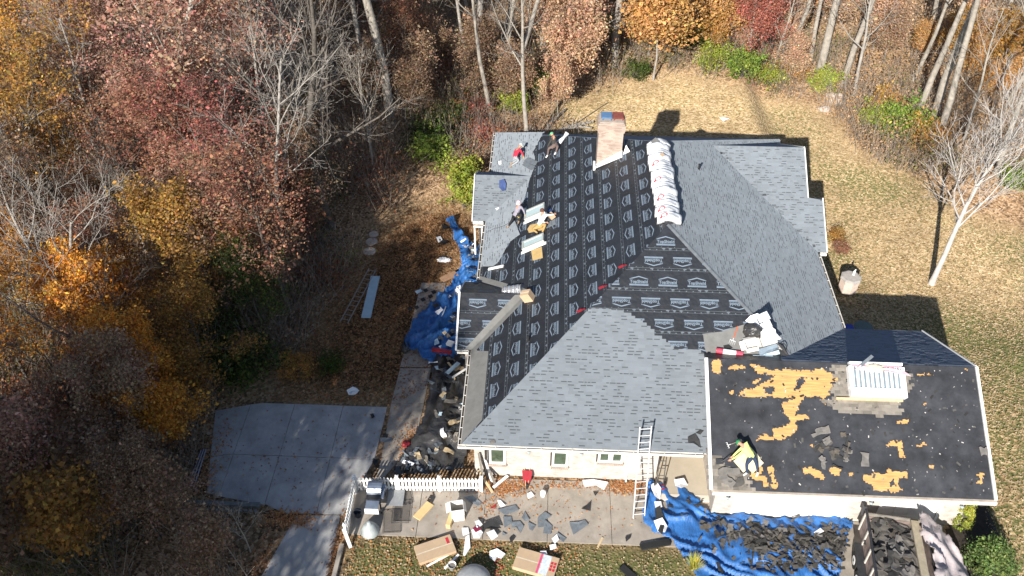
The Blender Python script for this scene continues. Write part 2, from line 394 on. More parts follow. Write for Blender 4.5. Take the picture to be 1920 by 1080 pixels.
def shingles(plane, P, parent, mt=None, h=.008, exp=.146, name='shingle_field', step=False, dash=True, seed=1, holes=(), tone=(1, 1, 1), vr=.075, stepr=False):
    r = random.Random(seed); mb = MB(); v0 = min(p[1] for p in P); v1 = max(p[1] for p in P); k = 0
    v0 = math.floor(v0 / exp) * exp; v = v0
    while v < v1:
        vm = v + exp * .5; sp_ = spans(P, vm); lo, hi = spans(P, v + .004), spans(P, v + exp - .004)
        for i, (a, b) in enumerate(sp_):
            if step:
                q = .33; off = (k % 3) * .11
                a = math.floor((a - off) / q) * q + off; b = math.floor((b - off) / q) * q + off
                if b - a < .1: continue
                e = (a, b, a, b)
            elif len(lo) == len(hi) == len(sp_):
                e = (lo[i][0], lo[i][1], hi[i][0], hi[i][1])
                if stepr and abs(lo[i][1] - hi[i][1]) > .02: q = round((b + r.uniform(-.12, .12)) / .17) * .17; e = (e[0], q, e[2], q)
            else: e = (a, b, a, b)
            aa, bb = min(e[0], e[2]), max(e[1], e[3])
            cuts = []
            for H in holes:
                cuts += [c_ for c_ in spans(H, vm)]
            # tabs along the course, each its own raised piece
            u = aa - r.uniform(0, .3)
            while u < bb:
                w = r.uniform(.12, .42); u2 = u + w; c0, c1 = max(u, aa), min(u2, bb)
                if c1 - c0 > .01 and not any(x0 < (c0 + c1) / 2 < x1 for x0, x1 in cuts):
                    t = 1 + r.uniform(-vr, vr); raised = .006 if r.random() < .5 else .0
                    def lim(uu, top): 
                        l_, h_ = (e[2], e[3]) if top else (e[0], e[1]); return min(max(uu, l_), h_)
                    q = [plane.pt(lim(c0, 0), v, h + .010 + raised), plane.pt(lim(c1, 0), v, h + .010 + raised), plane.pt(lim(c1, 1), v + exp, h + .003), plane.pt(lim(c0, 1), v + exp, h + .003),
                         plane.pt(lim(c0, 0), v, h - .004), plane.pt(lim(c1, 0), v, h - .004)]
                    cl = tuple(t * x for x in tone)
                    mb.add(q, [(0, 1, 2, 3), (4, 5, 1, 0)], 0, cl)
                    if dash and raised == 0 and r.random() < .8 and c1 - c0 > .1 and min(lim(c1, 0), lim(c1, 1)) - max(lim(c0, 0), lim(c0, 1)) > .1:
                        # dark granule band printed at the head of the recessed tab
                        a2, b2 = c0 + .02, min(c1 - .02, c0 + .28)
                        if a2 > e[2] and b2 < e[3]:
                            q = [plane.pt(a2, v + exp - .05, h + .0075), plane.pt(b2, v + exp - .05, h + .0075), plane.pt(b2, v + exp - .006, h + .0065), plane.pt(a2, v + exp - .006, h + .0065)]
                            mb.add(q, [(0, 1, 2, 3)], 0, tuple(.42 * x for x in tone))
                u = u2
        v += exp; k += 1
    o = mb.build(name, mt or m_shingle, parent, cols=True); o['kind'] = 'stuff'; return o
def caps(name, p, q, nrmA, nrmB, parent, mt=None, w=.15, lift=.026, tone=1.):
    """overlapping ridge or hip cap pieces from p up to q"""
    p, q = Vector(p), Vector(q); d = (q - p); n = int(d.length / .15); d /= n; mb = MB(); x = d.normalized(); up = (nrmA + nrmB).normalized()
    sa = x.cross(nrmA).normalized(); sb = x.cross(nrmB).normalized()
    if sa.dot(up) > 0: sa = -sa
    if sb.dot(up) > 0: sb = -sb
    for i in range(n):
        a = p + d * i + up * (lift + .008); b = p + d * (i + 1.15) + up * lift; t = tone * U(.85, 1.12)
        mb.add([a + sa * w, a, a + sb * w, b + sa * w, b, b + sb * w], [(0, 1, 4, 3), (1, 2, 5, 4)], 0, (t, t, t))
    o = mb.build(name, mt or m_shingle, parent, cols=True); o['kind'] = 'stuff'; return o
# lettering printed on the underlayment, as flat triangles (u, v)
cu = bpy.data.curves.new('lettering', 'FONT'); cu.body = 'TopShield'; cu.align_x = 'CENTER'; cu.size = .235; cu.offset = .006; cu.resolution_u = 2
to = bpy.data.objects.new('lettering', cu); COL.objects.link(to); dg = bpy.context.evaluated_depsgraph_get(); dg.update()
tm = bpy.data.meshes.new_from_object(to.evaluated_get(dg)); tm.calc_loop_triangles()
LOGO = [[tuple(tm.vertices[i].co[:2]) for i in t.vertices] for t in tm.loop_triangles]
xm = max(abs(p[0]) for t in LOGO for p in t); LOGO = [[(p[0] * .47 / xm, p[1] - .055) for p in t] for t in LOGO]
bpy.data.objects.remove(to); bpy.data.meshes.remove(tm); bpy.data.curves.remove(cu)
def lq(a, b, c_, d): LOGO.append([a, b, c_]); LOGO.append([a, c_, d])
lq((-.5, -.2), (.5, -.2), (.5, -.135), (-.5, -.135)); lq((-.5, -.115), (.5, -.115), (.5, -.095), (-.5, -.095))
for sg in (1, -1): lq((.5 * sg, .13), (.5 * sg, .185), (0, .335), (0, .275)); lq((.5 * sg, .13), (.5 * sg, .185), (.38 * sg, .185), (.38 * sg, .166))
def clip(tri, P):
    out = list(tri)
    for i in range(len(P)):
        a, b = P[i], P[(i + 1) % len(P)]; ins = lambda p: (b[0] - a[0]) * (p[1] - a[1]) - (b[1] - a[1]) * (p[0] - a[0])
        src = out; out = []
        for k in range(len(src)):
            p, q = src[k], src[(k + 1) % len(src)]; dp, dq = ins(p), ins(q)
            if dp >= 0: out.append(p)
            if (dp >= 0) != (dq >= 0): t = dp / (dp - dq); out.append((p[0] + (q[0] - p[0]) * t, p[1] + (q[1] - p[1]) * t))
        if len(out) < 3: return None
    return out
def ccw(P):
    return P if sum(P[i][0] * P[(i + 1) % len(P)][1] - P[(i + 1) % len(P)][0] * P[i][1] for i in range(len(P))) > 0 else P[::-1]
def underlay(plane, P, parent, rows, pitch=1.4, seed=3, scale=.86, upos=0.):
    """strips of printed underlayment; rows = [(v0, v1, flip, shift)]"""
    r = random.Random(seed); P = ccw(P); nail = MB()
    for k, (v0, v1, flip, sh_) in enumerate(rows):
        sp_ = [s for q in np.linspace(v0 + .01, v1 - .01, 7) for s in spans(P, q)]
        if not sp_: continue
        ua, ub = min(s[0] for s in sp_), max(s[1] for s in sp_)
        strip = clip([(ua - 1, v0), (ub + 1, v0), (ub + 1, v1 + .1), (ua - 1, v1 + .1)], P)
        if not strip: continue
        # each strip laps over the one below, so its lower edge stands proud
        vs = [plane.pt(u, v, .004 + .004 * (1 - (v - v0) / (v1 + .1 - v0))) for u, v in strip]
        bot = [plane.pt(u, v, .001) for u, v in strip]; n = len(vs)
        MB().add(vs + bot, [tuple(range(n))] + [(i, n + i, n + (i + 1) % n, (i + 1) % n) for i in range(n)]).build('underlayment_strip', m_under, parent)
        n0 = math.floor((ua - upos) / pitch) - 1; n1 = math.ceil((ub - upos) / pitch) + 1
        for i in range(n0, n1):
            cu_, cv = upos + (i + sh_) * pitch, (v0 + v1) / 2 - (.04 if not flip else -.04); sg = -1 if flip else 1
            logo = MB()
            for t in LOGO:
                tt = clip([(cu_ + sg * p[0] * scale, cv + sg * p[1] * scale) for p in t], P)
                if tt: logo.add([plane.pt(u, v, .0105) for u, v in tt], [tuple(range(len(tt)))])
            if logo.v: logo.build('printed_lettering', m_print, parent)
        def disc(u, v, a, b_, mi):
            if not inpoly(u, v, P): return
            c_ = [plane.pt(u + a * math.cos(q * 1.047), v + b_ * math.sin(q * 1.047), .0115) for q in range(6)]
            nail.add(c_, [tuple(range(6))], mi)
        u = ua
        while u < ub:                                   # cap nails along the lap, and a thin printed lap line
            disc(u + r.uniform(-.03, .03), v0 + .07, .028, .028, 0); u += .3
            if r.random() < .6: disc(u - .1, v0 + .2, .02, .02, 0)
            if r.random() < .35: disc(u, v0 + .12, .09, .035, 0)
        for dv in (.035, .15):
            q = clip([(ua, v0 + dv), (ub, v0 + dv), (ub, v0 + dv + .014), (ua, v0 + dv + .014)], P)
            if q: nail.add([plane.pt(u, v, .011) for u, v in q], [tuple(range(len(q)))], 0)
    if nail.v: o = nail.build('cap_nail_row', m_capn, parent); o['kind'] = 'stuff'
def sheet(name, plane, P, h, mt, parent, th=.002):
    P = ccw(P); return MB().slab([plane.pt(u, v, h) for u, v in P], plane.N, th).build(name, mt, parent)

pS = Plane((XW, YS, ZE), 'S', TP); pW = Plane((XW, YN, ZE), 'W', TP); pE = Plane((XE, YS, ZE), 'E', TP); pN = Plane((XE, YN, ZE), 'N', TP)
A_SW, A_SE, A_NW, A_NE = (XW, YS, ZE), (XE, YS, ZE), (XW, YN, ZE), (XE, YN, ZE); RS, RN = (RX, RY0, RZ), (RX, RY1, RZ)
rS = roof(pS, [A_SW, A_SE, RS]); rW = roof(pW, [A_NW, A_SW, RS, RN]); rE = roof(pE, [A_SE, A_NE, RN, RS]); rN = roof(pN, [A_NE, A_NW, RN])
uvS = [pS.uv(p) for p in (A_SW, A_SE, RS)]; uvW = [pW.uv(p) for p in (A_NW, A_SW, RS, RN)]
uvE = [pE.uv(p) for p in (A_SE, A_NE, RN, RS)]; uvN = [pN.uv(p) for p in (A_NE, A_NW, RN)]
# south slope: new shingles laid over the lower part, underlayment above, bare membrane beside the garage ridge
sh_S = [uvS[0], (10.9, 0)] + pS.poly([(1330, 660), (1268, 655), (1240, 633), (1214, 606), (1185, 590), (1165, 581), (1105, 580)])
hipu = lambda v: v * math.cos(math.atan(TP))
sh_S[-1] = (hipu(sh_S[-1][1]), sh_S[-1][1])
shingles(pS, sh_S, rS, seed=11, stepr=True)
rows = []; vt = uvS[2][1]; flips = [0, 1, 0, 1, 1, 1, 1, 0, 1, 0, 1]
for k in range(11): rows.append((vt - .62 - .99 * (k + 1) + .28, vt - .62 - .99 * k + .28, flips[k], (.5, .07, .55, .95, .4, .85, .2, .6, .1, .5, .3)[k]))
underlay(pS, uvS, rS, rows[::-1], 1.31, upos=pS.px(1248, 440)[0] - .655)
sheet('bare_membrane', pS, pS.poly([(1318, 626), (1352, 622), (1412, 603), (1473, 664), (1330, 672), (1322, 655)]), .016, m_mem, rS)
# west slope
yy = lambda px, py: pW.px(px, py)
sh_W = [uvW[0]] + pW.poly([(1020, 248), (1012, 262), (1000, 285), (1006, 305), (990, 345), (985, 375), (960, 400), (975, 440), (955, 455), (935, 492), (925, 500), (905, 500)]) + [(pW.px(905, 500)[0], 0)]
sh_W = [(0, 0)] + [q for q in sh_W[1:-1]] + [(sh_W[-2][0], 0)]
shingles(pW, sh_W, rW, seed=12, h=.014)
rows = []
for k in range(11): rows.append((k * 1.0, (k + 1) * 1.0, k % 2 == 0, (k * .37) % 1))
underlay(pW, uvW, rW, rows, 1.31, seed=5)
mem = [(pW.px(900, 640)[0], .0)] + pW.poly([(905, 655), (912, 640), (886, 775)]) + [(uvW[1][0] - .95, .95), (uvW[1][0] - .02, .0)]
sheet('eave_membrane', pW, [(pW.px(890, 655)[0], 0), (pW.px(926, 655)[0], 1.0), (uvW[1][0] - .98, 1.0), (uvW[1][0], 0)], .0165, m_mem, rW)
# east slope, north slope
shingles(pE, uvE, rE, seed=13, h=.006, tone=(.98, .98, .98), dash=True)
shingles(pN, uvN, rN, seed=14, h=.006)
# gables on the west side
def gable(yS, d, xend, side, zS=ZE):
    sx = -1 if side == 'W' else 1; xm_ = XW if side == 'W' else XE; yR = yS + d; zR = zS + TP * d
    s = Plane((min(xend, xm_), yS, zS), 'S', TP); n = Plane((max(xend, xm_), yS + 2 * d, zS), 'N', TP)
    xi = xm_ - sx * d
    ps = [(xend, yS, zS), (xm_, yS, zS), (xi, yR, zR), (xend, yR, zR)]; pn = [(xend, yS + 2 * d, zS), (xm_, yS + 2 * d, zS), (xi, yR, zR), (xend, yR, zR)]
    return s, n, ps, pn, yR, zR, xi
s1, n1_, ps1, pn1, yr1, zr1, xi1 = gable(39.67, 2.45, -4.0, 'W')
r1 = roof(s1, ps1); r1n = roof(n1_, pn1)
shingles(s1, [s1.uv(p) for p in ps1], r1, seed=21); shingles(n1_, [n1_.uv(p) for p in pn1], r1n, seed=22)
s2, n2_, ps2, pn2, yr2, zr2, xi2 = gable(29.5, 2.47, -3.95, 'W')
r2 = roof(s2, ps2); r2n = roof(n2_, pn2)
underlay(s2, [s2.uv(p) for p in ps2], r2, [(0, .75, 1, .3), (.75, 1.8, 1, .12), (1.8, 2.9, 1, .62)], 1.4, upos=.0)
underlay(n2_, [n2_.uv(p) for p in pn2], r2n, [(0, 1., 0, .3), (1., 2.0, 1, .1), (2., 2.9, 0, .6)], 1.4)
# valley membranes of the entry gable
v_lo, v_hi = Vector((XW, 29.5, ZE)), Vector((xi2, yr2, zr2)); dv = v_hi - v_lo
for plane, sg in ((s2, -1), (pW, 1)):
    a, b_ = plane.uv(v_lo), plane.uv(v_hi)
    if plane is s2: P = [a, b_, (b_[0] - .5, b_[1] - .03), (a[0] - .35, a[1])]
    else: P = [a, b_, (b_[0] + .35, b_[1] + .05), (a[0] + .4, a[1])]
    sheet('valley_membrane', plane, P, .018, m_mem, r2 if plane is s2 else rW)
v_lo2 = Vector((XW, 29.5 + 2 * 2.47, ZE)); a, b_ = pW.uv(v_lo2), pW.uv(v_hi)
sheet('valley_membrane', pW, [a, b_, (b_[0] - .3, b_[1] + .12), (a[0] - .45, a[1] + .03)], .0235, m_mem, rW)
# gable on the east side, stepped out at its lower end
s3, n3_, ps3, pn3, yr3, zr3, xi3 = gable(37.72, 5.4, 14.5, 'E')
jog = s3.P(1521, 371); jog.x = 14.55
r3 = roof(s3, [(xi3, yr3, zr3), (14.5, yr3, zr3), (14.5, jog.y, jog.z), (15.3, jog.y, jog.z), (15.3, 37.72, ZE), (XE, 37.72, ZE)]); r3n = roof(n3_, pn3)
shingles(s3, [s3.uv(p) for p in [(xi3, yr3, zr3), (14.5, yr3, zr3), (14.5, jog.y, jog.z), (15.3, jog.y, jog.z), (15.3, 37.72, ZE), (XE, 37.72, ZE)]], r3, seed=31)
shingles(n3_, [n3_.uv(p) for p in pn3], r3n, seed=32)
# rough ends of shingles along the east valley
vb = MB(); va_, vb_ = Vector((XE, 37.72, ZE)), Vector((xi3, yr3, zr3))
for i in range(26):
    p = va_.lerp(vb_, U(.03, .97)); q = s3.uv(p); a0 = U(-.5, .1)
    vb.box(s3.pt(q[0] + U(.0, .22), q[1], .03), (U(.1, .35), U(.08, .15), .006), s3.R @ rotm(a0), 0, (U(.55, 1.),) * 3)
vb.build('valley_edge', m_shingle, r3, cols=True)['kind'] = 'stuff'
# hips and ridges
caps('hip_cap', A_SE, RS, pS.N, pE.N, rE, tone=.75, w=.12); caps('hip_cap', A_NE, RN, pN.N, pE.N, rE); caps('ridge_cap', (XW - .7, yr1, zr1), (xi1, yr1, zr1), s1.N, n1_.N, r1)
caps('ridge_cap', (14.5, yr3, zr3), (xi3, yr3, zr3), s3.N, n3_.N, r3)
hp = MB(); hp.bar(Vector(RS) + Vector((0, 0, .03)), Vector(RN) + Vector((0, 0, .03)), .35, .02); hp.build('ridge_strip', m_under, rW)
# garage roof
gS = Plane((GX0, GYR - GD, ZE), 'S', GT); gN = Plane((GX1, GYR + GD, ZE), 'N', GT)
gp = [(GX0, GYR - GD, ZE), (GX1, GYR - GD, ZE), (GX1, GYR, GZR), (GX0, GYR, GZR)]
rG = MB().slab(gp, gS.N, .14).build('roof_slope', m_ply, house, cols=True)
rGn = roof(gN, [(GX1, GYR, GZR), (GX1, GYR + GD, ZE), (XE - .3, GYR + GD, ZE), (10.6, 27.7, GZR - GT * .84), (GX0, 27.7, GZR - GT * .84), (GX0, GYR, GZR)])
shingles(gN, [gN.uv(p) for p in [(GX1, GYR, GZR), (GX1, GYR + GD, ZE), (XE - .3, GYR + GD, ZE), (10.6, 27.7, GZR - GT * .84), (10.4, GYR, GZR)]], rGn, seed=41, tone=(.8, .85, .95))
c4 = lambda L: gS.poly([(1200 + x / 2.25, 600 + y / 2.25) for x, y in L])
PLY = [c4(q) for q in (
    [(466, 182), (560, 215), (620, 208), (700, 216), (752, 212), (768, 196), (790, 215), (845, 232), (838, 255), (800, 262), (815, 290), (806, 312), (775, 325), (700, 320), (662, 330), (560, 325), (500, 328), (410, 322), (436, 300), (500, 282), (530, 262), (575, 240), (500, 225)],
    [(660, 326), (690, 330), (680, 350), (660, 380), (655, 405), (700, 402), (716, 420), (655, 424), (660, 460), (640, 490), (580, 505), (490, 508), (520, 480), (560, 488), (555, 460), (610, 445), (640, 430), (610, 400), (598, 350)],
    [(305, 170), (338, 165), (345, 215), (325, 230), (305, 220)], [(365, 205), (400, 188), (438, 195), (440, 205), (375, 212)], [(470, 262), (505, 248), (500, 265), (478, 272)],
    [(420, 305), (440, 290), (455, 285), (445, 300)], [(1035, 522), (1080, 508), (1108, 510), (1108, 545), (1115, 575), (1095, 580), (1085, 560), (1088, 535), (1040, 530)], [(1165, 525), (1200, 517), (1215, 530), (1170, 532)],
    [(1088, 425), (1130, 424), (1130, 435), (1090, 436)], [(1418, 655), (1430, 645), (1450, 648), (1448, 685), (1418, 690), (1415, 675), (1432, 676), (1434, 662)], [(940, 655), (985, 645), (1035, 648), (1045, 630), (1085, 640), (1125, 640), (1128, 672), (1095, 665), (1088, 690), (1105, 722), (1060, 728), (985, 715), (970, 690), (945, 680)],
    [(685, 622), (720, 620), (760, 640), (778, 660), (770, 672), (740, 668), (720, 650), (700, 648)], [(785, 640), (820, 620), (845, 625), (840, 655), (815, 660), (800, 645)], [(875, 655), (890, 642), (900, 650), (888, 662)],
    [(480, 620), (515, 612), (520, 640), (505, 655), (530, 665), (540, 700), (525, 704), (510, 680), (470, 670), (465, 655), (485, 645)], [(540, 620), (562, 618), (565, 640), (580, 680), (560, 690), (545, 650)], [(525, 690), (580, 690), (578, 704), (525, 704)],
    [(760, 330), (782, 332), (780, 358), (766, 345)], [(1168, 228), (1200, 226), (1200, 234), (1168, 234)], [(1215, 226), (1235, 226), (1232, 236), (1216, 234)], [(380, 302), (395, 305), (392, 314), (375, 310)], [(1222, 610), (1240, 612), (1238, 630), (1226, 628)], [(710, 530), (735, 524), (730, 536)], [(1190, 352), (1210, 355), (1205, 366), (1192, 363)], [(1365, 205), (1380, 210), (1372, 216)])]
HOLE = [c4([(660, 255), (700, 242), (690, 265), (670, 298), (650, 296)]), c4([(520, 285), (560, 275), (570, 300), (540, 320)]), c4([(1050, 680), (1075, 672), (1072, 700), (1052, 700)])]
fb = MB(); cs = .062; nu, nv = int((GX1 - GX0) / cs), int(math.hypot(GD, GZR - ZE) / cs)
boxes = [(min(p[0] for p in P), max(p[0] for p in P), min(p[1] for p in P), max(p[1] for p in P)) for P in PLY]
vidx = {}
def fvert(i, j):
    k = (i, j)
    if k not in vidx:
        e = 0 if i in (0, nu) or j in (0, nv) else .4
        vidx[k] = len(fb.v); fb.v.append(tuple(gS.pt((i + U(-e, e)) * (GX1 - GX0) / nu, (j + U(-e, e)) * math.hypot(GD, GZR - ZE) / nv, .008)))
    return vidx[k]
for i in range(nu):
    for j in range(nv):
        u, v = (i + .5) * (GX1 - GX0) / nu, (j + .5) * math.hypot(GD, GZR - ZE) / nv
        du, dv_ = .09 * noise.noise((u * 3, v * 3, 0)) + .05 * noise.noise((u * 9, v * 9, 4)), .09 * noise.noise((u * 3, v * 3, 9)) + .05 * noise.noise((u * 9, v * 9, 7))
        inn = any(b_[0] - .2 < u < b_[1] + .2 and b_[2] - .2 < v < b_[3] + .2 and inpoly(u + du, v + dv_, P) for b_, P in zip(boxes, PLY)) and not any(inpoly(u + du, v + dv_, P) for P in HOLE)
        if not inn:
            t = .9 + .25 * noise.noise((u * .5, v * 1.1, 2)) + (.0 if int(v / .9) % 2 else .08)
            fb.f.append((fvert(i, j), fvert(i + 1, j), fvert(i + 1, j + 1), fvert(i, j + 1))); fb.m.append(0); fb.c.append((t, t, t))
fb.build('torn_felt', m_felt, rG, cols=True)
# plywood sheet joints
pj = MB()
for k in range(1, 5): pj.add([gS.pt(0, k * 1.22, .002), gS.pt(GX1 - GX0, k * 1.22, .002), gS.pt(GX1 - GX0, k * 1.22 + .012, .002), gS.pt(0, k * 1.22 + .012, .002)], [(0, 1, 2, 3)])
pj.build('sheet_joint', m_greyw, rG)
OLD1 = c4([(845, 185), (890, 190), (1130, 205), (1165, 225), (1165, 260), (1130, 330), (1110, 400), (1050, 405), (1030, 412), (940, 392), (870, 395), (800, 365), (790, 335), (830, 325), (815, 300), (850, 250), (815, 210)])
HOL1 = c4([(905, 225), (1115, 225), (1115, 345), (905, 345)])
shingles(gS, OLD1, rG, m_oldsh, .010, .14, 'old_shingle_patch', True, False, 51, vr=.25)
OLD2 = c4([(310, 575), (340, 572), (370, 600), (400, 645), (480, 655), (480, 690), (505, 716), (312, 716)])
shingles(gS, OLD2, rG, m_oldsh, .010, .14, 'old_shingle_patch', True, False, 52, vr=.3)
# small torn crumbs of felt and shingle left on the deck
cr = MB()
for i in range(420):
    u, v = U(.1, GX1 - GX0 - .1), U(.05, 5.4); t = rnd.choice([.5, .8, 1.6, 2.5, 5, 9]); s_ = U(.01, .05) if t > 2 else U(.02, .09)
    cr.box(gS.pt(u, v, .016), (s_ * U(1, 2.5), s_, .006), gS.R @ rotm(U(0, 6)), 0, (t * .05, t * .048, t * .044))
m_crumb = mat('crumb', (1, 1, 1), .9, .1, 5, attr=True); cr.build('deck_crumbs', m_crumb, rG, cols=True)['kind'] = 'stuff'
# walls
FW = YS + .5; GW = GYR - GD + .62; OV = .5
def wall(pts, th=.2, mt=None):      # pts: list of (x,y) path with z range
    for (x0, y0, x1, y1, z0, z1) in pts:
        MB().bar((x0, y0, (z0 + z1) / 2), (x1, y1, (z0 + z1) / 2), th, z1 - z0).build('wall', mt or m_brick, house)
PX0, PX1, PYB = 5.35, 7.62, 26.2                         # porch recess
wall([(XW + OV, FW + .1, PX0, FW + .1, 0, 2.66), (XW + OV + .1, FW + .2, XW + OV + .1, YN - OV, 0, 2.66), (XE - OV - .1, 30, XE - OV - .1, YN - OV, -2, 2.66),
      (XW + OV + .2, YN - OV - .1, XE - OV - .2, YN - OV - .1, 0, 2.66), (PX0 - .1, FW + .2, PX0 - .1, PYB, 0, 2.66), (PX0, PYB, PX1, PYB, 0, 2.66),
      (PX1 + .1, GW, PX1 + .1, PYB + .1, 0, 2.9), (GX1 - .5, GW, GX1 - .5, GYR + GD - .5, 0, 2.9), (XE - .5, GYR + GD - .55, GX1 - .6, GYR + GD - .55, -2, 2.66),
      (-3.55, 30.1, -3.55, 33.9, 0, 2.66), (-3.6, 40.1, -3.6, 44.1, 0, 2.66), (14.9, 38.3, 14.9, 42, -2, 2.66), (14.15, 42, 14.15, 48, -2, 2.66)])
wx = lambda px, py: WY(px, py, GW).x
d1a, d1b = wx(1373, 945), wx(1588, 953); d2a, d2b = wx(1648, 950), wx(1765, 955); dh = 2.25
wall([(PX1 + .2, GW + .1, d1a, GW + .1, 0, 2.85), (d1b, GW + .1, d2a, GW + .1, 0, 2.85), (d2b, GW + .1, GX1 - .6, GW + .1, 0, 2.85)])
MB().bar((d1a, GW + .1, dh + .31), (d1b, GW + .1, dh + .31), .2, .6).build('wall', m_white, house); MB().bar((d2a, GW + .1, dh + .31), (d2b, GW + .1, dh + .31), .2, .6).build('wall', m_white, house)
for a, b_ in ((d1a, d1b), (d2a, d2b)):
    t = MB()
    for x in (a + .05, b_ - .05): t.box((x, GW - .01, dh / 2), (.1, .04, dh))
    t.box(((a + b_) / 2, GW - .01, dh + .05), (b_ - a + .004, .044, .1))
    door = t.build('garage_door', m_white, house); n = max(2, round((b_ - a - .2) / .62))
    for k in range(4):
        w = (b_ - a - .2) / n
        for i in range(n):
            MB().box((a + .1 + (i + .5) * w, GW + .05, .02 + (k + .5) * dh / 4), (w - .015, .05, dh / 4 - .015)).box((a + .1 + (i + .5) * w, GW + .026, .02 + (k + .5) * dh / 4), (w - .16, .02, dh / 4 - .17)).build('panel', m_white, door)
# gable ends of the wings (triangular wall pieces)
def tri(pts, nrm): MB().slab(pts, nrm, .1).build('gable_wall', m_white, house)
tri([(GX1 - .5, GYR - GD + .6, ZE), (GX1 - .5, GYR + GD - .6, ZE), (GX1 - .5, GYR, GZR - .25)], (1, 0, 0))
tri([(-3.6, 40.2, ZE), (-3.6, 42.12, zr1 - .2), (-3.6, 44, ZE)], (-1, 0, 0)); tri([(-3.55, 30.1, ZE), (-3.55, 31.97, zr2 - .2), (-3.55, 33.9, ZE)], (-1, 0, 0))
tri([(14.25, 38.3, ZE), (14.25, 47.8, ZE), (14.25, 43.1, zr3 - .25)], (1, 0, 0))
# rake boards and fascia
rk = lambda p, q, w=.05, h=.2: MB().bar(Vector(p) + Vector((0, 0, -.03)), Vector(q) + Vector((0, 0, -.03)), w, h).build('rake_board', m_white, house)
rk((GX0 - .06, GYR - GD - .02, ZE + .05), (GX0 - .06, GYR + .0, GZR + .05), .13, .16); rk((GX1 + .05, GYR - GD - .02, ZE + .03), (GX1 + .05, GYR, GZR + .03), .1)
rk((GX1 + .05, GYR + GD, ZE), (GX1 + .05, GYR, GZR)); rk((-4.03, 39.65, ZE), (-4.03, yr1, zr1)); rk((-4.03, 44.57, ZE), (-4.03, yr1, zr1))
rk((-3.99, 29.45, ZE + .04), (-3.99, yr2, zr2 + .04), .09); rk((-3.99, 34.45, ZE), (-3.99, yr2, zr2)); rk((15.33, 37.7, ZE), (15.33, jog.y, jog.z)); rk((14.53, jog.y, jog.z), (14.53, yr3, zr3)); rk((14.53, 48.5, ZE), (14.53, yr3, zr3))
# gutters: an open trough with hangers
def gutter(p, q, out, name='gutter', mt=None):
    p, q, out = Vector(p), Vector(q), Vector(out); mb = MB(); up = Vector((0, 0, 1)); d = q - p
    mb.bar(p + out * .012 - up * .07, q + out * .012 - up * .07, .02, .14); mb.bar(p + out * .125 - up * .06, q + out * .125 - up * .06, .03, .12); mb.bar(p + out * .066 - up * .135, q + out * .066 - up * .135, .12, .015)
    o = mb.build(name, mt or m_whiteg, house)
    dk = MB().bar(p + out * .066 - up * .09, q + out * .066 - up * .09, .085, .05).build('gutter_debris', mat('gutter_muck', (.07, .055, .04), .95, .7, 3), house)
    n = max(1, int(d.length / .62))
    for i in range(n):
        c = p + d * ((i + .5) / n); MB().bar(c + out * .02 - up * .008, c + out * .13 - up * .008, .03, .02).build('gutter_hanger', m_whiteg, o)
    return o
gutter((XW - .14, YS, ZE - .0), (GX0 - .16, YS, ZE), (0, -1, 0)); gutter((XW, YS - .01, ZE), (XW, 29.45, ZE), (-1, 0, 0)); gutter((XW, 34.5, ZE), (XW, 39.6, ZE), (-1, 0, 0)); gutter((XW, 44.7, ZE), (XW, YN, ZE), (-1, 0, 0))
gutter((XE, 31.9, ZE), (XE, 37.6, ZE), (1, 0, 0)); gutter((15.3, 37.7, ZE), (XE + .15, 37.7, ZE), (0, -1, 0)); gutter((-3.98, 39.66, ZE), (XW - .16, 39.66, ZE), (0, -1, 0)); gutter((-3.94, 29.49, ZE), (XW - .16, 29.49, ZE), (0, -1, 0))
# garage eave board, pale where the gutter was taken off
eb = MB().bar((GX0, GYR - GD - .05, ZE - .02), (GX1 + .1, GYR - GD - .05, ZE - .02), .12, .05); eb.build('fascia_board', mat('dusty_board', (.45, .38, .31), .9, .3, 2.5), house)
MB().bar((GX0, GYR - GD - .125, ZE - .1), (GX1 + .1, GYR - GD - .125, ZE - .1), .03, .17).build('fascia_board', m_whiteg, house)
# soffits
for p, q, w in (((XW + .02, YS + .27, 2.64), (GX0, YS + .27, 2.64), .48), ((GX0, GYR - GD + .28, 2.64), (GX1, GYR - GD + .28, 2.64), .56), ((XW + .26, YS + .3, 2.645), (XW + .26, YN, 2.645), .46), ((XE - .26, 31, 2.645), (XE - .26, YN, 2.645), .46)):
    MB().bar(p, q, w, .02).build('soffit', m_white, house)
# windows in the front wall
def window(x0, x1, z0, z1, y, panes=1):
    w = MB(); t = .09
    w.box(((x0 + x1) / 2, y - .03, z1 - t / 2), (x1 - x0, .1, t)).box(((x0 + x1) / 2, y - .03, z0 + t / 2), (x1 - x0, .1, t))
    n = panes + 1
    for i in range(n):
        x = x0 + t / 2 + (x1 - x0 - t) * i / panes; w.box((x, y - .03, (z0 + z1) / 2), (t if i in (0, n - 1) else .2, .096, z1 - z0 - 2 * t))
    o = w.build('window', m_white, house)
    for i in range(panes):
        a = x0 + (x1 - x0) * i / panes + .06; b_ = x0 + (x1 - x0) * (i + 1) / panes - .06
        MB().box(((a + b_) / 2, y + .0, (z0 + z1) / 2), (b_ - a, .03, z1 - z0 - .1)).build('pane', m_glass, o)
    sl_ = MB(); n = int((x1 - x0 + .1) / .08)
    for i in range(n): sl_.box((x0 - .05 + (i + .5) * .08 * (x1 - x0 + .1) / (n * .08), y - .07, z0 - .06), (.07, .16, .1), rotm(0, .25))
    sl_.build('sill', m_chim, o)
    dk = MB(); dk.box((x0 - .05, y - .01, (z0 + z1) / 2), (.06, .03, z1 - z0 + .05)); dk.build('jamb', m_steel, o)
wz = lambda px, py: WY(px, py, FW)
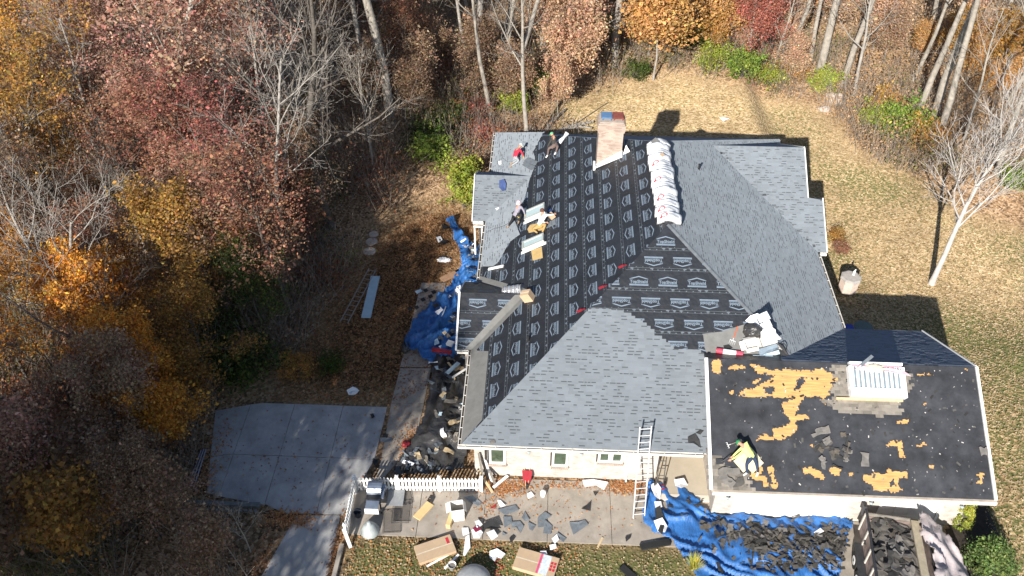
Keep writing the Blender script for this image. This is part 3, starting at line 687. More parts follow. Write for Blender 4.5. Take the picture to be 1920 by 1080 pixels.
for (xa, ya, xb, yb, n) in ((917, 838, 948, 868, 1), (1036, 844, 1064, 873, 1), (1123, 842, 1167, 866, 2)):
    a, b_ = wz(xa, ya), wz(xb, yb); window(a.x, b_.x, b_.z, a.z, FW - .0, n)
# wall lanterns
def lantern(p):
    p = Vector(p); mb = MB(); mb.box(p + Vector((0, -.02, .05)), (.1, .03, .2)); mb.tube(p + Vector((0, -.03, .12)), p + Vector((0, -.14, .14)), .012); mb.lathe(p + Vector((0, -.14, -.08)), [(.05, 0), (.07, .03), (.085, .2), (.1, .2), (.03, .3), (.01, .33)], 8)
    o = mb.build('wall_lantern', m_steel, house); g_ = MB(); g_.lathe(p + Vector((0, -.14, -.04)), [(.066, 0), (.08, .15)], 8); 
    MB().lathe(p + Vector((0, -.14, -.03)), [(.073, 0), (.087, .14)], 8).build('lantern_glass', m_skyglass, o)
for px, py in ((992, 843), (1090, 847)): lantern(wz(px, py))
for px, py in ((1364, 928), (1632, 938), (1802, 945)): lantern(WY(px, py, GW))
# downspout, meter boxes and porch
dsx = wz(1186, 880).x; ds = MB(); ds.box((dsx - .25, FW - .06, 1.3), (.07, .07, 2.5)).box((dsx - .25, FW - .1, .1), (.07, .16, .06)); ds.build('downspout', m_white, house)
mbx = MB(); mbx.box((dsx - .05, FW - .08, 1.9), (.34, .16, .5)).box((dsx - .02, FW - .17, 1.95), (.2, .03, .22)); mbx.build('meter_box', mat('grey_box', (.5, .52, .52), .5), house); MB().box((dsx + .02, FW - .1, 1.2), (.5, .2, .75)).build('meter_box', m_white, house)
dsl = wz(912, 860).x; MB().box((dsl - .03, FW - .05, 1.3), (.07, .08, 2.6)).build('downspout', m_steel, house)
ps = MB(); ps.box(((PX0 + PX1) / 2, (23.3 + PYB) / 2, .14), (PX1 - PX0, PYB - 23.3, .22)); ps.build('porch_floor', mat('porch_concrete', (.46, .4, .31), .9, .12, 1), house)
MB().box(((PX0 + PX1) / 2, 23.32, .2), (PX1 - PX0, .3, .12)).build('porch_step', mat('pale_stone', (.62, .57, .48), .9, .1, 3), house)
MB().box(((PX0 + PX1) / 2, 22.95, .1), (PX1 - PX0, .5, .14)).build('porch_step', m_conc, house)
fd = MB(); fd.box((6.4, PYB - .12, 1.25), (.95, .06, 2.05)); MB().box((6.4, PYB - .12, 1.25), (.95, .06, 2.05)).build('front_door', mat('brown_door', (.12, .06, .04), .5), house)
# chimney
cx0, cx1, cy0, cy1, cz = 2.75, 4.05, 40.25, 41.2, 8.9
ch = MB(); ch.box(((cx0 + cx1) / 2, (cy0 + cy1) / 2, (5.4 + cz - .55) / 2), (cx1 - cx0, cy1 - cy0, cz - .55 - 5.4)).box(((cx0 + cx1) / 2, (cy0 + cy1) / 2, cz - .5), (cx1 - cx0 + .1, cy1 - cy0 + .1, .12)).box(((cx0 + cx1) / 2, (cy0 + cy1) / 2, cz - .28), (cx1 - cx0 + .16, cy1 - cy0 + .16, .32)).box(((cx0 + cx1) / 2, (cy0 + cy1) / 2, cz - .07), (cx1 - cx0 + .06, cy1 - cy0 + .06, .1))
chim = ch.build('chimney', m_chim, house)
MB().box(((cx0 + cx1) / 2, (cy0 + cy1) / 2, cz), (cx1 - cx0 - .05, cy1 - cy0 - .05, .05)).build('chimney_crown', m_stone, chim)
for x, mt in ((cx0 + .38, mat('blue_cap', (.16, .28, .45), .35, .2, 6, metal=.4)), (cx0 + .98, mat('rust_cap', (.22, .06, .045), .7, .3, 6))):
    fl = MB()
    for dx in (-.22, .22):
        for dy in (-.25, .25): fl.box((x + dx, (cy0 + cy1) / 2 + dy, cz + .09), (.03, .03, .16))
    fl.box((x, (cy0 + cy1) / 2, cz + .19), (.58, .68, .03)).box((x, (cy0 + cy1) / 2, cz + .215), (.5, .6, .03)); fl.build('flue_cap', mt, chim)
fl = MB()
for a, b_ in (((cx0 - .03, cy0), (cx1 + .22, cy0)),):
    fl.add([pW.pt(*pW.uv((a[0], cy0 - .02, 0))) for _ in range(0)], [])
zW = lambda x: ZE + TP * (x - XW)
fl.add([(cx0 - .06, cy0 - .03, zW(cx0) + .02), (cx1 + .02, cy0 - .03, zW(cx1) + .02), (cx1 + .02, cy0 - .03, zW(cx1) + .28), (cx0 - .06, cy0 - .03, zW(cx0) + .1)], [(0, 1, 2, 3)])
fl.add([(cx0 - .06, cy0 - .03, zW(cx0) + .03), (cx1 + .02, cy0 - .03, zW(cx1) + .03), (cx1 + .02, cy0 - .3, zW(cx1) + .03), (cx0 - .06, cy0 - .3, zW(cx0) + .03)], [(3, 2, 1, 0)])
fl.box((cx0 - .12, cy0 - .1, zW(cx0 - .1) + .14), (.12, .5, .28)); fl.add([(cx1 + .06, cy0 - .08, zW(cx1) + .02), (cx1 + .42, cy0 - .08, zW(cx1 + .4) + .03), (cx1 + .2, cy0 + .1, zW(cx1) + .55)], [(0, 1, 2)])
fl.build('flashing', mat('bright_flashing', (.75, .75, .73), .4, .1, 5), chim)
# skylights on the west slope
def skylight(pxs):
    q = [pW.px(*p) for p in pxs]; c = (sum(a[0] for a in q) / 4, sum(a[1] for a in q) / 4)
    lu = (abs(q[0][0] - q[3][0]) + abs(q[1][0] - q[2][0])) / 2; lv = (abs(q[1][1] - q[0][1]) + abs(q[2][1] - q[3][1])) / 2
    fr = MB()
    for su, sv, w, h in ((0, -1, lu, .1), (0, 1, lu, .1), (-1, 0, .1, lv - .2), (1, 0, .1, lv - .2)):
        fr.box(pW.pt(c[0] + su * (lu / 2 - .05), c[1] + sv * (lv / 2 - .05), .09), (w, h, .18), pW.R)
    o = fr.build('skylight', mat('skylight_frame', (.5, .52, .48), .4, .1, 5, metal=.3), house)
    MB().box(pW.pt(c[0], c[1], .13), (lu - .18, lv - .18, .03), pW.R).build('pane', m_skyglass, o)
    MB().box(pW.pt(c[0] + lu / 2 + .1, c[1], .035), (.2, lv + .2, .02), pW.R).build('flashing', m_white, o)
skylight([(982, 402), (1020, 384), (1027, 396), (990, 416)]); skylight([(978, 460), (1020, 440), (1024, 452), (985, 472)])
# bare plywood patches and small items that belong to the west slope
for P in ([(996, 470), (1016, 463), (1018, 484), (999, 489)], [(989, 430), (994, 422), (1008, 419), (1020, 424), (1023, 431), (1005, 434), (992, 437)]):
    sheet('bare_plywood', pW, pW.poly(P), .0155, mat('plywood_patch', (.52, .36, .15), .85, .15, 4), rW)
# plumbing vents
for pl, x, y in ((pW, 990, 640), (pE, 1310, 318)):
    p = pl.P(x, y); MB().tube(p - Vector((0, 0, .1)), p + Vector((0, 0, .35)), .05, .05, 10).build('vent_pipe', m_rubber, house)

# ------------------------------------------------------------------ vegetation
def gen_branches(seed, H, r0, first=.35, n1=11, ang=(.6, 1.05), lr=.42, up=.12, wob=.06, counts=(11, 6, 5, 3), lean=(0, 0), fork=0):
    """trunk, limbs and twigs; returns branch mesh builder and the twig tips"""
    r = random.Random(seed); mb = MB(); tips = []
    nrm = lambda: Vector((r.gauss(0, 1), r.gauss(0, 1), r.gauss(0, 1)))
    def grow(p, d, L, rad, lev):
        steps = (7, 4, 3, 2)[lev]; sides = (8, 5, 3, 3)[lev]; pts = [(p.copy(), rad)]
        for i in range(steps):
            d = (d + nrm() * (wob if lev == 0 else .16) + Vector((0, 0, up if lev else .05))).normalized()
            p = p + d * (L / steps); pts.append((p.copy(), max((.02, .016, .013, .01)[lev], rad * (1 - (i + 1) / steps * (.75 if lev == 0 else .8)))))
        for (a, ra), (b, rb) in zip(pts[:-1], pts[1:]): mb.tube(a, b, ra, rb, sides, cap=False)
        tips.append((p, lev))
        if lev == 3: return
        if lev == 2: tips.append((pts[len(pts) // 2][0], 2))
        n = counts[lev]; f0 = first if lev == 0 else .2
        az0 = r.uniform(0, 6.28)
        for k in range(n):
            f = f0 + (1 - f0) * (k + r.random()) / n; f = min(f, .98); i = min(int(f * steps), steps - 1); t = f * steps - i
            q = pts[i][0].lerp(pts[i + 1][0], t); rr = pts[i][1] * (1 - t) + pts[i + 1][1] * t
            dd = (pts[i + 1][0] - pts[i][0]).normalized(); a = r.uniform(*ang) * (1.0 if lev else (1.25 - .6 * f)); o = dd.orthogonal().normalized()
            o.rotate(Matrix.Rotation(az0 + k * 2.4 + r.uniform(-.4, .4), 3, dd)); nd = (dd * math.cos(a) + o * math.sin(a)).normalized()
            grow(q, nd, L * lr * r.uniform(.65, 1.2) * ((1.15 - .55 * f) if lev == 0 else (1.1 - .4 * f)), rr * (.5 if lev == 0 else .6), lev + 1)
    d0 = Vector((lean[0], lean[1], 1)).normalized()
    # flared foot
    mb.tube((0, 0, -.3), d0 * .6, r0 * 1.5, r0 * 1.02, 8, cap=False)
    grow(d0 * .5, d0, H - .5, r0, 0)
    return mb, tips
def leaf_mesh(name, pts, n, size, spread, cols, seed, droop=.0, flat=.6):
    R = np.random.RandomState(seed); P = np.array([tuple(p) for p in pts]); i = R.randint(0, len(P), n)
    c = P[i] + R.normal(0, 1, (n, 3)) * spread * np.array([1, 1, .75])
    nv = R.normal(0, 1, (n, 3)); nv[:, 2] = np.abs(nv[:, 2]) * 1.0 + flat; nv += np.array([-.1, -.45, .1]); nv /= np.linalg.norm(nv, axis=1)[:, None]
    t = np.cross(nv, R.normal(0, 1, (n, 3))); t /= np.linalg.norm(t, axis=1)[:, None]; b_ = np.cross(nv, t)
    s = size * np.clip(np.exp(R.normal(-.3, .42, (n, 1))), .35, 1.7); w = s * R.uniform(.5, .8, (n, 1))
    V = np.stack([c - t * s * .5, c + b_ * w * .5 - t * s * .05, c + t * s * .5, c - b_ * w * .5 - t * s * .05], 1).reshape(-1, 3)
    F = np.arange(n * 4).reshape(n, 4); tone = R.uniform(.55, 1.25, (n, 1)); clump = R.uniform(.7, 1.25, (len(P), 1))[i] * (1 + R.uniform(-.12, .12, (len(P), 3))[i])
    K = np.array(cols); ci = R.randint(0, len(K), n); C = K[ci] * tone * clump
    return npmesh(name, V, F, C)
m_leaf = mat('autumn_leaf', (1.32, 1.32, 1.32), .6, .1, 3, attr=True, trans=.42, spec=.25, drough=.6)
PAL = {
    'red': [(.42, .24, .18), (.48, .29, .22), (.34, .17, .12), (.46, .32, .21), (.36, .24, .16), (.4, .2, .15)],
    'pink': [(.5, .31, .26), (.56, .38, .31), (.42, .25, .2), (.52, .36, .27), (.44, .3, .21), (.4, .3, .2)],
    'crimson': [(.36, .12, .11), (.28, .1, .08), (.42, .18, .14), (.24, .12, .09)],
    'orange': [(.66, .3, .04), (.7, .38, .07), (.5, .2, .03), (.66, .38, .08), (.44, .2, .04)],
    'gold': [(.58, .28, .05), (.6, .33, .07), (.46, .2, .04), (.42, .25, .06), (.5, .3, .08)],
    'olive': [(.36, .2, .05), (.42, .25, .06), (.28, .18, .05), (.46, .24, .06), (.3, .16, .06)],
    'tan': [(.5, .32, .2), (.56, .39, .26), (.42, .26, .16), (.48, .33, .22)],
    'amber': [(.46, .26, .1), (.52, .31, .12), (.4, .21, .07), (.48, .3, .13)],
    'winered': [(.32, .1, .075), (.38, .14, .1), (.26, .075, .06), (.4, .18, .12)],
    'maroon': [(.28, .12, .08), (.34, .16, .1), (.22, .1, .07), (.36, .2, .12), (.26, .16, .1)],
    'green': [(.13, .2, .03), (.2, .27, .045), (.09, .14, .025), (.25, .3, .06)],
    'lime': [(.25, .3, .04), (.33, .37, .06), (.18, .22, .03), (.38, .38, .08)],
    'darkgreen': [(.05, .08, .02), (.08, .11, .025), (.03, .05, .015), (.12, .14, .03)],
    'spruce': [(.09, .15, .04), (.15, .21, .06), (.06, .1, .03), (.2, .25, .09)],
    'brown': [(.28, .18, .11), (.34, .23, .15), (.22, .14, .085), (.38, .27, .18)],
}
BR = {}   # branch archetypes
for k, (sd, H, r0, kw) in {
    'tall1': (101, 20, .27, dict(first=.45, counts=(12, 6, 5, 3))), 'tall2': (102, 18, .22, dict(first=.4, counts=(13, 6, 5, 3), lean=(.06, .03))),
    'tall3': (103, 22, .33, dict(first=.5, counts=(11, 6, 5, 3), lean=(-.05, .02))), 'mid1': (104, 12, .15, dict(first=.25, counts=(13, 6, 5, 3), lr=.45)),
    'mid2': (105, 10, .13, dict(first=.2, counts=(13, 6, 5, 3), lr=.5, ang=(.5, .95))), 'oak1': (106, 16, .3, dict(first=.28, counts=(13, 7, 5, 3), lr=.46, wob=.1)),
    'oak2': (107, 14, .26, dict(first=.25, counts=(13, 7, 5, 3), lr=.5, wob=.12)), 'yard': (108, 11.5, .17, dict(first=.26, counts=(20, 9, 7, 4), lr=.5, ang=(.5, .9), up=.17, lean=(.12, .18))),
    'sap': (109, 5.5, .05, dict(first=.15, counts=(10, 5, 4, 2), lr=.45))}.items():
    mb, tips = gen_branches(sd, H, r0, **kw)
    me = mb.mesh(k + '_limbs', [m_bark]); me.polygons.foreach_set('use_smooth', [True] * len(me.polygons)); BR[k] = (me, [p for p, l in tips if l >= 2], H)
CROWN = {}
def crown(arch, pal, n, size, spread):
    key = (arch, pal, n, size)
    if key not in CROWN:
        me = leaf_mesh(arch + '_' + pal, BR[arch][1], n, size, spread, PAL[pal], abs(hash((arch, n))) % 9999 if False else (len(arch) * 131 + len(pal) * 17 + n) % 9973)
        me.materials.append(m_leaf); CROWN[key] = me
    return CROWN[key]
def tree(name, label, p, arch, sc=1., pal=None, n=11000, size=.2, spread=.38, bark=None, group=None, rz=None, tilt=(0, 0), cat='tree'):
    o = thing(name, label, cat, p, 0, group); o.rotation_euler = (tilt[0], tilt[1], U(0, 6.28) if rz is None else rz); o.scale = (sc,) * 3
    t = bpy.data.objects.new('trunk', BR[arch][0]); COL.objects.link(t); t.parent = o
    if bark is not None: t.material_slots[0].link = 'OBJECT'; t.material_slots[0].material = bark
    if pal:
        c = bpy.data.objects.new('crown', crown(arch, pal, n, size, spread)); COL.objects.link(c); c.parent = o
    return o
def tb(px, py): p = G(px, py); return (p.x, p.y, p.z - .05)
# trees that can be told apart
T = tree
T('bare_tree', 'tall bare grey tree with thick forked trunk behind the dark clearing left of the house', tb(736, 236), 'tall3', 1.1, bark=m_barkl, tilt=(0, -.06))
T('bare_tree', 'bare grey tree just left of the tall forked trunk, its stem half in shade', tb(700, 222), 'tall1', .85, bark=m_bark, tilt=(0, -.05))
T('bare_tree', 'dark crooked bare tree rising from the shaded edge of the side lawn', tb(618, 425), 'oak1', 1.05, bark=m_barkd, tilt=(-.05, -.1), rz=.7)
T('bare_tree', 'low spreading bare tree with pale twigs beside the side lawn', tb(700, 330), 'mid2', .85, bark=m_barkl, rz=1.)
T('bare_tree', 'slender bare tree on the wooded slope behind the low spreading tree', tb(575, 260), 'tall2', .75, bark=m_bark, tilt=(0, -.08))
T('bare_tree', 'thick straight grey trunk standing at the back edge of the lawn above the chimney', tb(1151, 124), 'tall3', .95, bark=m_bark, rz=2.2)
T('bare_tree', 'pale slim bare tree nearest the corner of the red-vine thicket', tb(945, 158), 'tall2', .8, bark=m_barkl, rz=.3)
T('bare_tree', 'leaning bare tree whose stem slants to the right behind the house', tb(972, 120), 'tall1', .8, bark=m_bark, tilt=(0, .3), rz=0)
T('bare_tree', 'straight grey tree right behind the slanting stem', tb(1016, 100), 'tall1', .8, bark=m_barkl, rz=1.)
T('bare_tree', 'thin grey tree at the far left of the back woods row', tb(872, 132), 'tall2', .75, bark=m_bark, rz=4.)
T('bare_tree', 'thick sunlit grey trunk right of the red tree, leftmost of a pair', tb(1537, 135), 'tall3', 1.05, bark=m_barkl, tilt=(0, .02), rz=1.4)
T('bare_tree', 'sunlit grey trunk, right one of the pair beyond the lawn edge', tb(1580, 160), 'tall1', .95, bark=m_barkl, rz=2.)
T('bare_tree', 'slim grey trunk under the right side of the red tree', tb(1476, 118), 'tall2', .9, bark=m_barkl, rz=5.)
T('bare_tree', 'leaning grey trunk behind the green thicket, leftmost of three', tb(1722, 212), 'tall1', .95, bark=m_barkl, tilt=(0, .06), rz=.5)
T('bare_tree', 'thick leaning grey trunk behind the green thicket, middle of three', tb(1750, 222), 'tall3', .95, bark=m_barkl, tilt=(0, .05), rz=3.)
T('bare_tree', 'leaning grey trunk behind the green thicket, rightmost of three', tb(1760, 258), 'tall1', 1., bark=m_barkl, tilt=(0, .08), rz=3.7)
T('bare_tree', 'bare grey tree at the right edge of the picture above the yard tree', tb(1868, 325), 'tall2', .95, bark=m_barkl, tilt=(0, .04), rz=1.1)
T('bare_tree', 'bare sunlit tree standing alone on the leaf-covered lawn right of the house', tb(1746, 533), 'yard', .98, bark=mat('silver_bark', (.42, .39, .36), .95, .3, 3, .5, 14), rz=0)
T('maple_tree', 'rounded amber-leaved tree at the back edge of the lawn behind the chimney', tb(1225, 150), 'sap', 1.55, 'amber', 20000, .19, .4)
T('maple_tree', 'dark red-leaved tree at the back edge of the lawn', tb(1400, 132), 'mid2', .72, 'winered', 20000, .19, .4)
T('beech_sapling', 'pale tan-leaved young tree spreading over the lawn edge behind the house', tb(1075, 178), 'sap', 1.15, 'tan', 9000, .18, .34, cat='tree')
T('beech_sapling', 'pale tan-leaved young tree in the woods behind the thick straight trunk', tb(1085, 90), 'sap', 1.5, 'tan', 9000, .18, .34, cat='tree')
T('beech_sapling', 'small tan-leaved tree hanging over the fallen log at the lawn corner', tb(1045, 215), 'sap', .7, 'tan', 9000, .18, .34, cat='tree')
T('oak_tree', 'big pinkish-red leaved oak at the top left of the wood', tb(200, 270), 'oak1', 1.15, 'pink', 21000, .19, .36, bark=m_bark)
T('oak_tree', 'red oak with pale leaning trunk in the middle of the left wood', tb(345, 395), 'oak1', 1.1, 'red', 20000, .19, .36, bark=m_barkl, tilt=(0, -.12), rz=2.)
T('oak_tree', 'thin-leaved red oak beside the bare trees at the right of the left wood', tb(470, 330), 'oak2', .95, 'red', 12000, .18, .36, bark=m_bark, rz=1.)
T('oak_tree', 'crimson oak low down beside the shaded side lawn', tb(500, 520), 'oak2', .75, 'crimson', 13000, .18, .36, bark=m_barkd, rz=3.)
T('oak_tree', 'pink-red oak at the very top of the left wood', tb(330, 170), 'oak2', 1.1, 'pink', 21000, .19, .36, bark=m_bark, rz=.4)
T('oak_tree', 'dull red oak near the top of the wood beside the bare crowns', tb(450, 190), 'oak2', .95, 'maroon', 13000, .18, .36, bark=m_bark, rz=5.)
T('maple_tree', 'golden-orange maple in the top left corner', tb(60, 300), 'oak2', 1.1, 'gold', 21000, .19, .36, bark=m_bark, rz=2.2)
T('maple_tree', 'bright orange maple glowing in the sun at mid left', tb(200, 715), 'mid1', .62, 'orange', 22000, .2, .36, rz=.2)
T('maple_tree', 'orange maple hanging over the corner of the concrete driveway', tb(320, 810), 'mid1', .55, 'orange', 22000, .2, .36, rz=4.)
T('maple_tree', 'golden maple at the left edge above the fallen grey stem', tb(50, 610), 'mid1', .5, 'gold', 15000, .17, .36, rz=1.5)
T('maple_tree', 'yellow-brown maple between the crimson oak and the orange maples', tb(375, 610), 'mid2', .8, 'olive', 13000, .17, .36, bark=m_barkd, rz=1.5)
T('maple_tree', 'patchy olive-gold tree below the golden maple of the top corner', tb(150, 470), 'oak2', .8, 'olive', 13000, .18, .36, bark=m_barkd, rz=1.2)
T('bare_tree', 'bare tree with leaning pale stem at the lower left edge', tb(165, 850), 'tall1', .62, bark=m_barkl, tilt=(.1, -.35), rz=0)
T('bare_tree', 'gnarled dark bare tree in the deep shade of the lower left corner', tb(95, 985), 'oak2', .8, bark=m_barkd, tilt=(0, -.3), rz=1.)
T('bare_tree', 'grey thicket tree at the left edge between the golden and yellow-brown maples', tb(60, 450), 'oak2', .9, bark=m_bark, rz=5.)
T('bare_sapling', 'small crooked bare sapling beside the curved driveway edge', tb(470, 1035), 'sap', .6, bark=m_barkl, rz=.6)
T('bare_sapling', 'little branching dead sapling below the timber retaining wall', tb(425, 1040), 'sap', .5, bark=m_barkl, rz=2.9)
for px, py, arch, sc, pal, lab in ((115, 215, 'oak2', .95, 'pink', 'pink-leaved oak between the golden corner maple and the big pink oak'), (270, 110, 'oak2', .85, 'pink', 'pink-leaved oak at the top edge, second from the corner'), (400, 250, 'oak2', .8, 'red', 'red oak right of the leaning pale trunk, high up'),
        (255, 350, 'oak2', .85, 'red', 'red oak just below the big pink oak'), (430, 440, 'oak2', .72, 'red', 'red oak with dark stem left of the crooked bare tree'), (315, 470, 'oak2', .7, 'maroon', 'dull dark red oak above the yellow-brown maple'), (20, 400, 'oak2', .75, 'gold', 'golden maple at the left edge, second from the top'),
        (110, 560, 'mid1', .75, 'brown', 'brown-leaved tree left of the bright orange maple'), (80, 760, 'mid1', .6, 'orange', 'rusty orange tree at the left edge above the leaning pale stem'), (270, 620, 'mid1', .62, 'maroon', 'dark red tree behind the bright orange maple'), (420, 560, 'mid1', .62, 'brown', 'brown-leaved tree right of the yellow-brown maple'),
        (520, 130, 'oak2', .75, 'brown', 'brown-leaved oak at the top between the red oaks and the tall forked trunk'), (560, 60, 'mid1', .9, 'orange', 'orange-leaved tree far back beside the tall forked trunk'), (390, 720, 'mid2', .6, 'olive', 'olive tree right of the orange maple over the driveway'), (500, 640, 'mid2', .55, 'darkgreen', 'dark green small tree at the shaded lawn edge'),
        (250, 900, 'mid1', .6, 'brown', 'brown-leaved tree in the shade left of the retaining wall'), (40, 900, 'mid1', .6, 'brown', 'brown-leaved tree at the left edge near the bottom'), (300, 1010, 'mid2', .5, 'brown', 'brown-leaved small tree below the retaining wall')):
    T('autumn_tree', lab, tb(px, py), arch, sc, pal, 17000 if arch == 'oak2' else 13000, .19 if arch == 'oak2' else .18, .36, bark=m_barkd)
def place(px, py):
    if px > 800: return ('behind the fallen logs' if px < 1120 else 'behind the amber and dark red trees' if px < 1500 else 'beyond the two sunlit trunks' if px < 1700 else 'beyond the green thicket at the right') 
    if py > 600: return 'near the orange maples at lower left'
    if px > 480: return 'near the tall forked trunk' if py < 300 else 'beside the shaded side lawn'
    return ('in the top left corner' if px < 240 else 'behind the red oaks') if py < 220 else ('at the left edge of the wood' if px < 200 else 'among the red oaks')
for px, py, arch, sc, pal, lab in ((370, 775, 'sap', .7, 'olive', 'small olive sapling at the upper left corner of the driveway'), (345, 840, 'sap', .7, 'orange', 'small orange sapling left of the driveway beside the grey pipes'), (330, 990, 'sap', .7, 'brown', 'brown sapling below the middle of the retaining wall'), (220, 960, 'sap', .85, 'brown', 'brown sapling left of the retaining wall'), (180, 1050, 'sap', .9, 'olive', 'olive sapling at the bottom edge left of the driveway'), (400, 1075, 'sap', .6, 'brown', 'brown sapling at the bottom edge beside the driveway'), (250, 830, 'sap', 1.0, 'maroon', 'dark red sapling between the orange maple and the retaining wall'), (60, 1060, 'sap', 1., 'brown', 'brown sapling in the bottom left corner'), (530, 560, 'sap', .9, 'brown', 'brown sapling left of the ladder on the side lawn'), (560, 480, 'sap', .9, 'maroon', 'dark red sapling left of the stepping stones')):
    T('brush_sapling', lab, tb(px, py), arch, sc, pal, 6000, .2, .42, bark=m_bark)
rb = random.Random(31); kk_ = 0
while kk_ < 64:
    px, py = rb.uniform(560, 1930), rb.uniform(-15, 230); p = G(px, py)
    if near(p.x, p.y, LAWN_BACK, 1.5) > 0 or near(p.x, p.y, LAWN_SIDE, 1.2) > 0 or (-10 < p.x < 16 and p.y < 50) or (px > 1500 and py > 60 + (px - 1500) * .42): continue
    pal = rb.choice(['tan', 'tan', 'amber', 'brown', 'olive'] if px > 1000 else ['brown', 'brown', 'olive', 'brown', 'tan'])
    T('brush_sapling', '%s-leaved brush sapling %s' % ({'tan': 'pale tan', 'amber': 'amber', 'brown': 'brown', 'olive': 'olive', 'maroon': 'dark red'}[pal], place(px, py)), (p.x, p.y, p.z - .05), 'sap', rb.uniform(.5, .95), pal, 6000, .2, .42, bark=m_bark, group='leafy brush saplings ' + place(px, py), rz=rb.uniform(0, 6)); kk_ += 1
# woods: bare and thin-leaved trees filling in behind
fill = []
def clear(x, y):
    return not (inpoly(x, y, LAWN_BACK) or inpoly(x, y, LAWN_SIDE) or near(x, y, LAWN_BACK, 2.5) > 0 or (-19 < x < 20 and 10 < y < 31) or (-13 < x < 17 and 10 < y < 50))
rf = random.Random(77); tries = 0
while len(fill) < 150 and tries < 16000:
    tries += 1; px, py = rf.uniform(-150, 2080), rf.uniform(-40, 1000)
    p = G(px, py)
    if px > 1560 and py > 300 - (1920 - px) * .1: continue
    if px < 700 and py > 620 and px > 330: continue
    if px <= 360 and py > 600 and rf.random() < .8: continue
    if p.y > 125 or not clear(p.x, p.y) or any((p.x - q.x) ** 2 + (p.y - q.y) ** 2 < (4.8 if px > 800 else 2.2) ** 2 for q in fill): continue
    if 640 < px < 860 and 245 < py < 420: continue
    fill.append(p)
for p in fill:
    px, py = proj(p); k = rf.random(); q = (p.x, p.y, p.z - .1)
    if px > 800:
        T('woodland_tree', 'bare grey tree standing ' + place(px, py), q, rf.choice(['tall1', 'tall2', 'tall2', 'mid1']), rf.uniform(.65, 1.), bark=rf.choice([m_bark, m_barkl, m_barkl]), group='bare trees ' + place(px, py), rz=rf.uniform(0, 6))
    elif k < .5:
        T('woodland_tree', 'bare grey woodland tree standing ' + place(px, py), q, rf.choice(['tall2', 'mid1', 'mid2', 'oak2']), rf.uniform(.5, .85), bark=rf.choice([m_bark, m_bark, m_barkd]), group='bare woodland trees ' + place(px, py), rz=rf.uniform(0, 6))
    else:
        pal = rf.choice(['red', 'maroon', 'brown', 'brown', 'brown', 'orange' if px < 300 else 'maroon'])
        T('woodland_tree', 'autumn tree with thin %s leaves %s' % ({'red': 'red', 'maroon': 'dark red', 'olive': 'olive yellow', 'brown': 'brown', 'orange': 'orange'}[pal], place(px, py)), q, rf.choice(['mid1', 'mid2']), rf.uniform(.5, .85), pal, 8000, .18, .36, bark=m_barkd, group='thin-leaved trees ' + place(px, py), rz=rf.uniform(0, 6))
# trees south-west of the driveway, outside the picture, whose shade falls on it
for i, (x, y, a, s) in enumerate(((-20.9, 3.2, 'oak1', 1.2), (-25, 6, 'oak1', 1.05), (-19.5, 10.5, 'oak2', .9), (-22.8, -1, 'oak1', 1.2), (-24.5, -8, 'oak1', 1.2), (-25, 13, 'oak2', .7))):
    T('woodland_tree', 'brown-leaved tree at the roadside south of the driveway', (x, y, -.05), a, s, 'brown', 22000, .26, .5, group='trees south of the driveway', rz=i * 1.3)
# shrubs
def shrub_mesh(seed, pal, R_, H, n, size):
    r = random.Random(seed); pts = []; mb = MB()
    for k in range(46):
        a = r.uniform(0, 6.28); e = r.uniform(.15, 1.45); q = r.uniform(.45, 1.); p = Vector((R_ * q * math.cos(a) * math.cos(e * .8), R_ * q * math.sin(a) * math.cos(e * .8), H * (.15 + .85 * q * math.sin(e)))) * r.uniform(.8, 1.12)
        pts.append(p); b_ = Vector((r.uniform(-.2, .2), r.uniform(-.2, .2), 0)); mid = b_.lerp(p, .5) + Vector((0, 0, .15)); mb.tube(b_, mid, .018, .012, 3, cap=False); mb.tube(mid, p, .012, .005, 3, cap=False)
    cr = leaf_mesh('shrub_leaves', pts, n, size, R_ * .16, PAL[pal], seed); cr.materials.append(m_leaf)
    return mb.mesh('shrub_stems', [m_barkd]), cr
SH = {}
def shrub(label, p, pal, sc=1., zs=1., group=None, name='shrub', n=2600, size=.13, cat='shrub'):
    key = (pal, n, size)
    if key not in SH: SH[key] = shrub_mesh(len(SH) * 7 + 5, pal, 1.2, 1.5, n, size)
    o = thing(name, label, cat, p, U(0, 6.28), group); o.scale = (sc, sc, sc * zs)
    for nm, me in zip(('stems', 'leaves'), SH[key]):
        c = bpy.data.objects.new(nm, me); COL.objects.link(c); c.parent = o
    return o
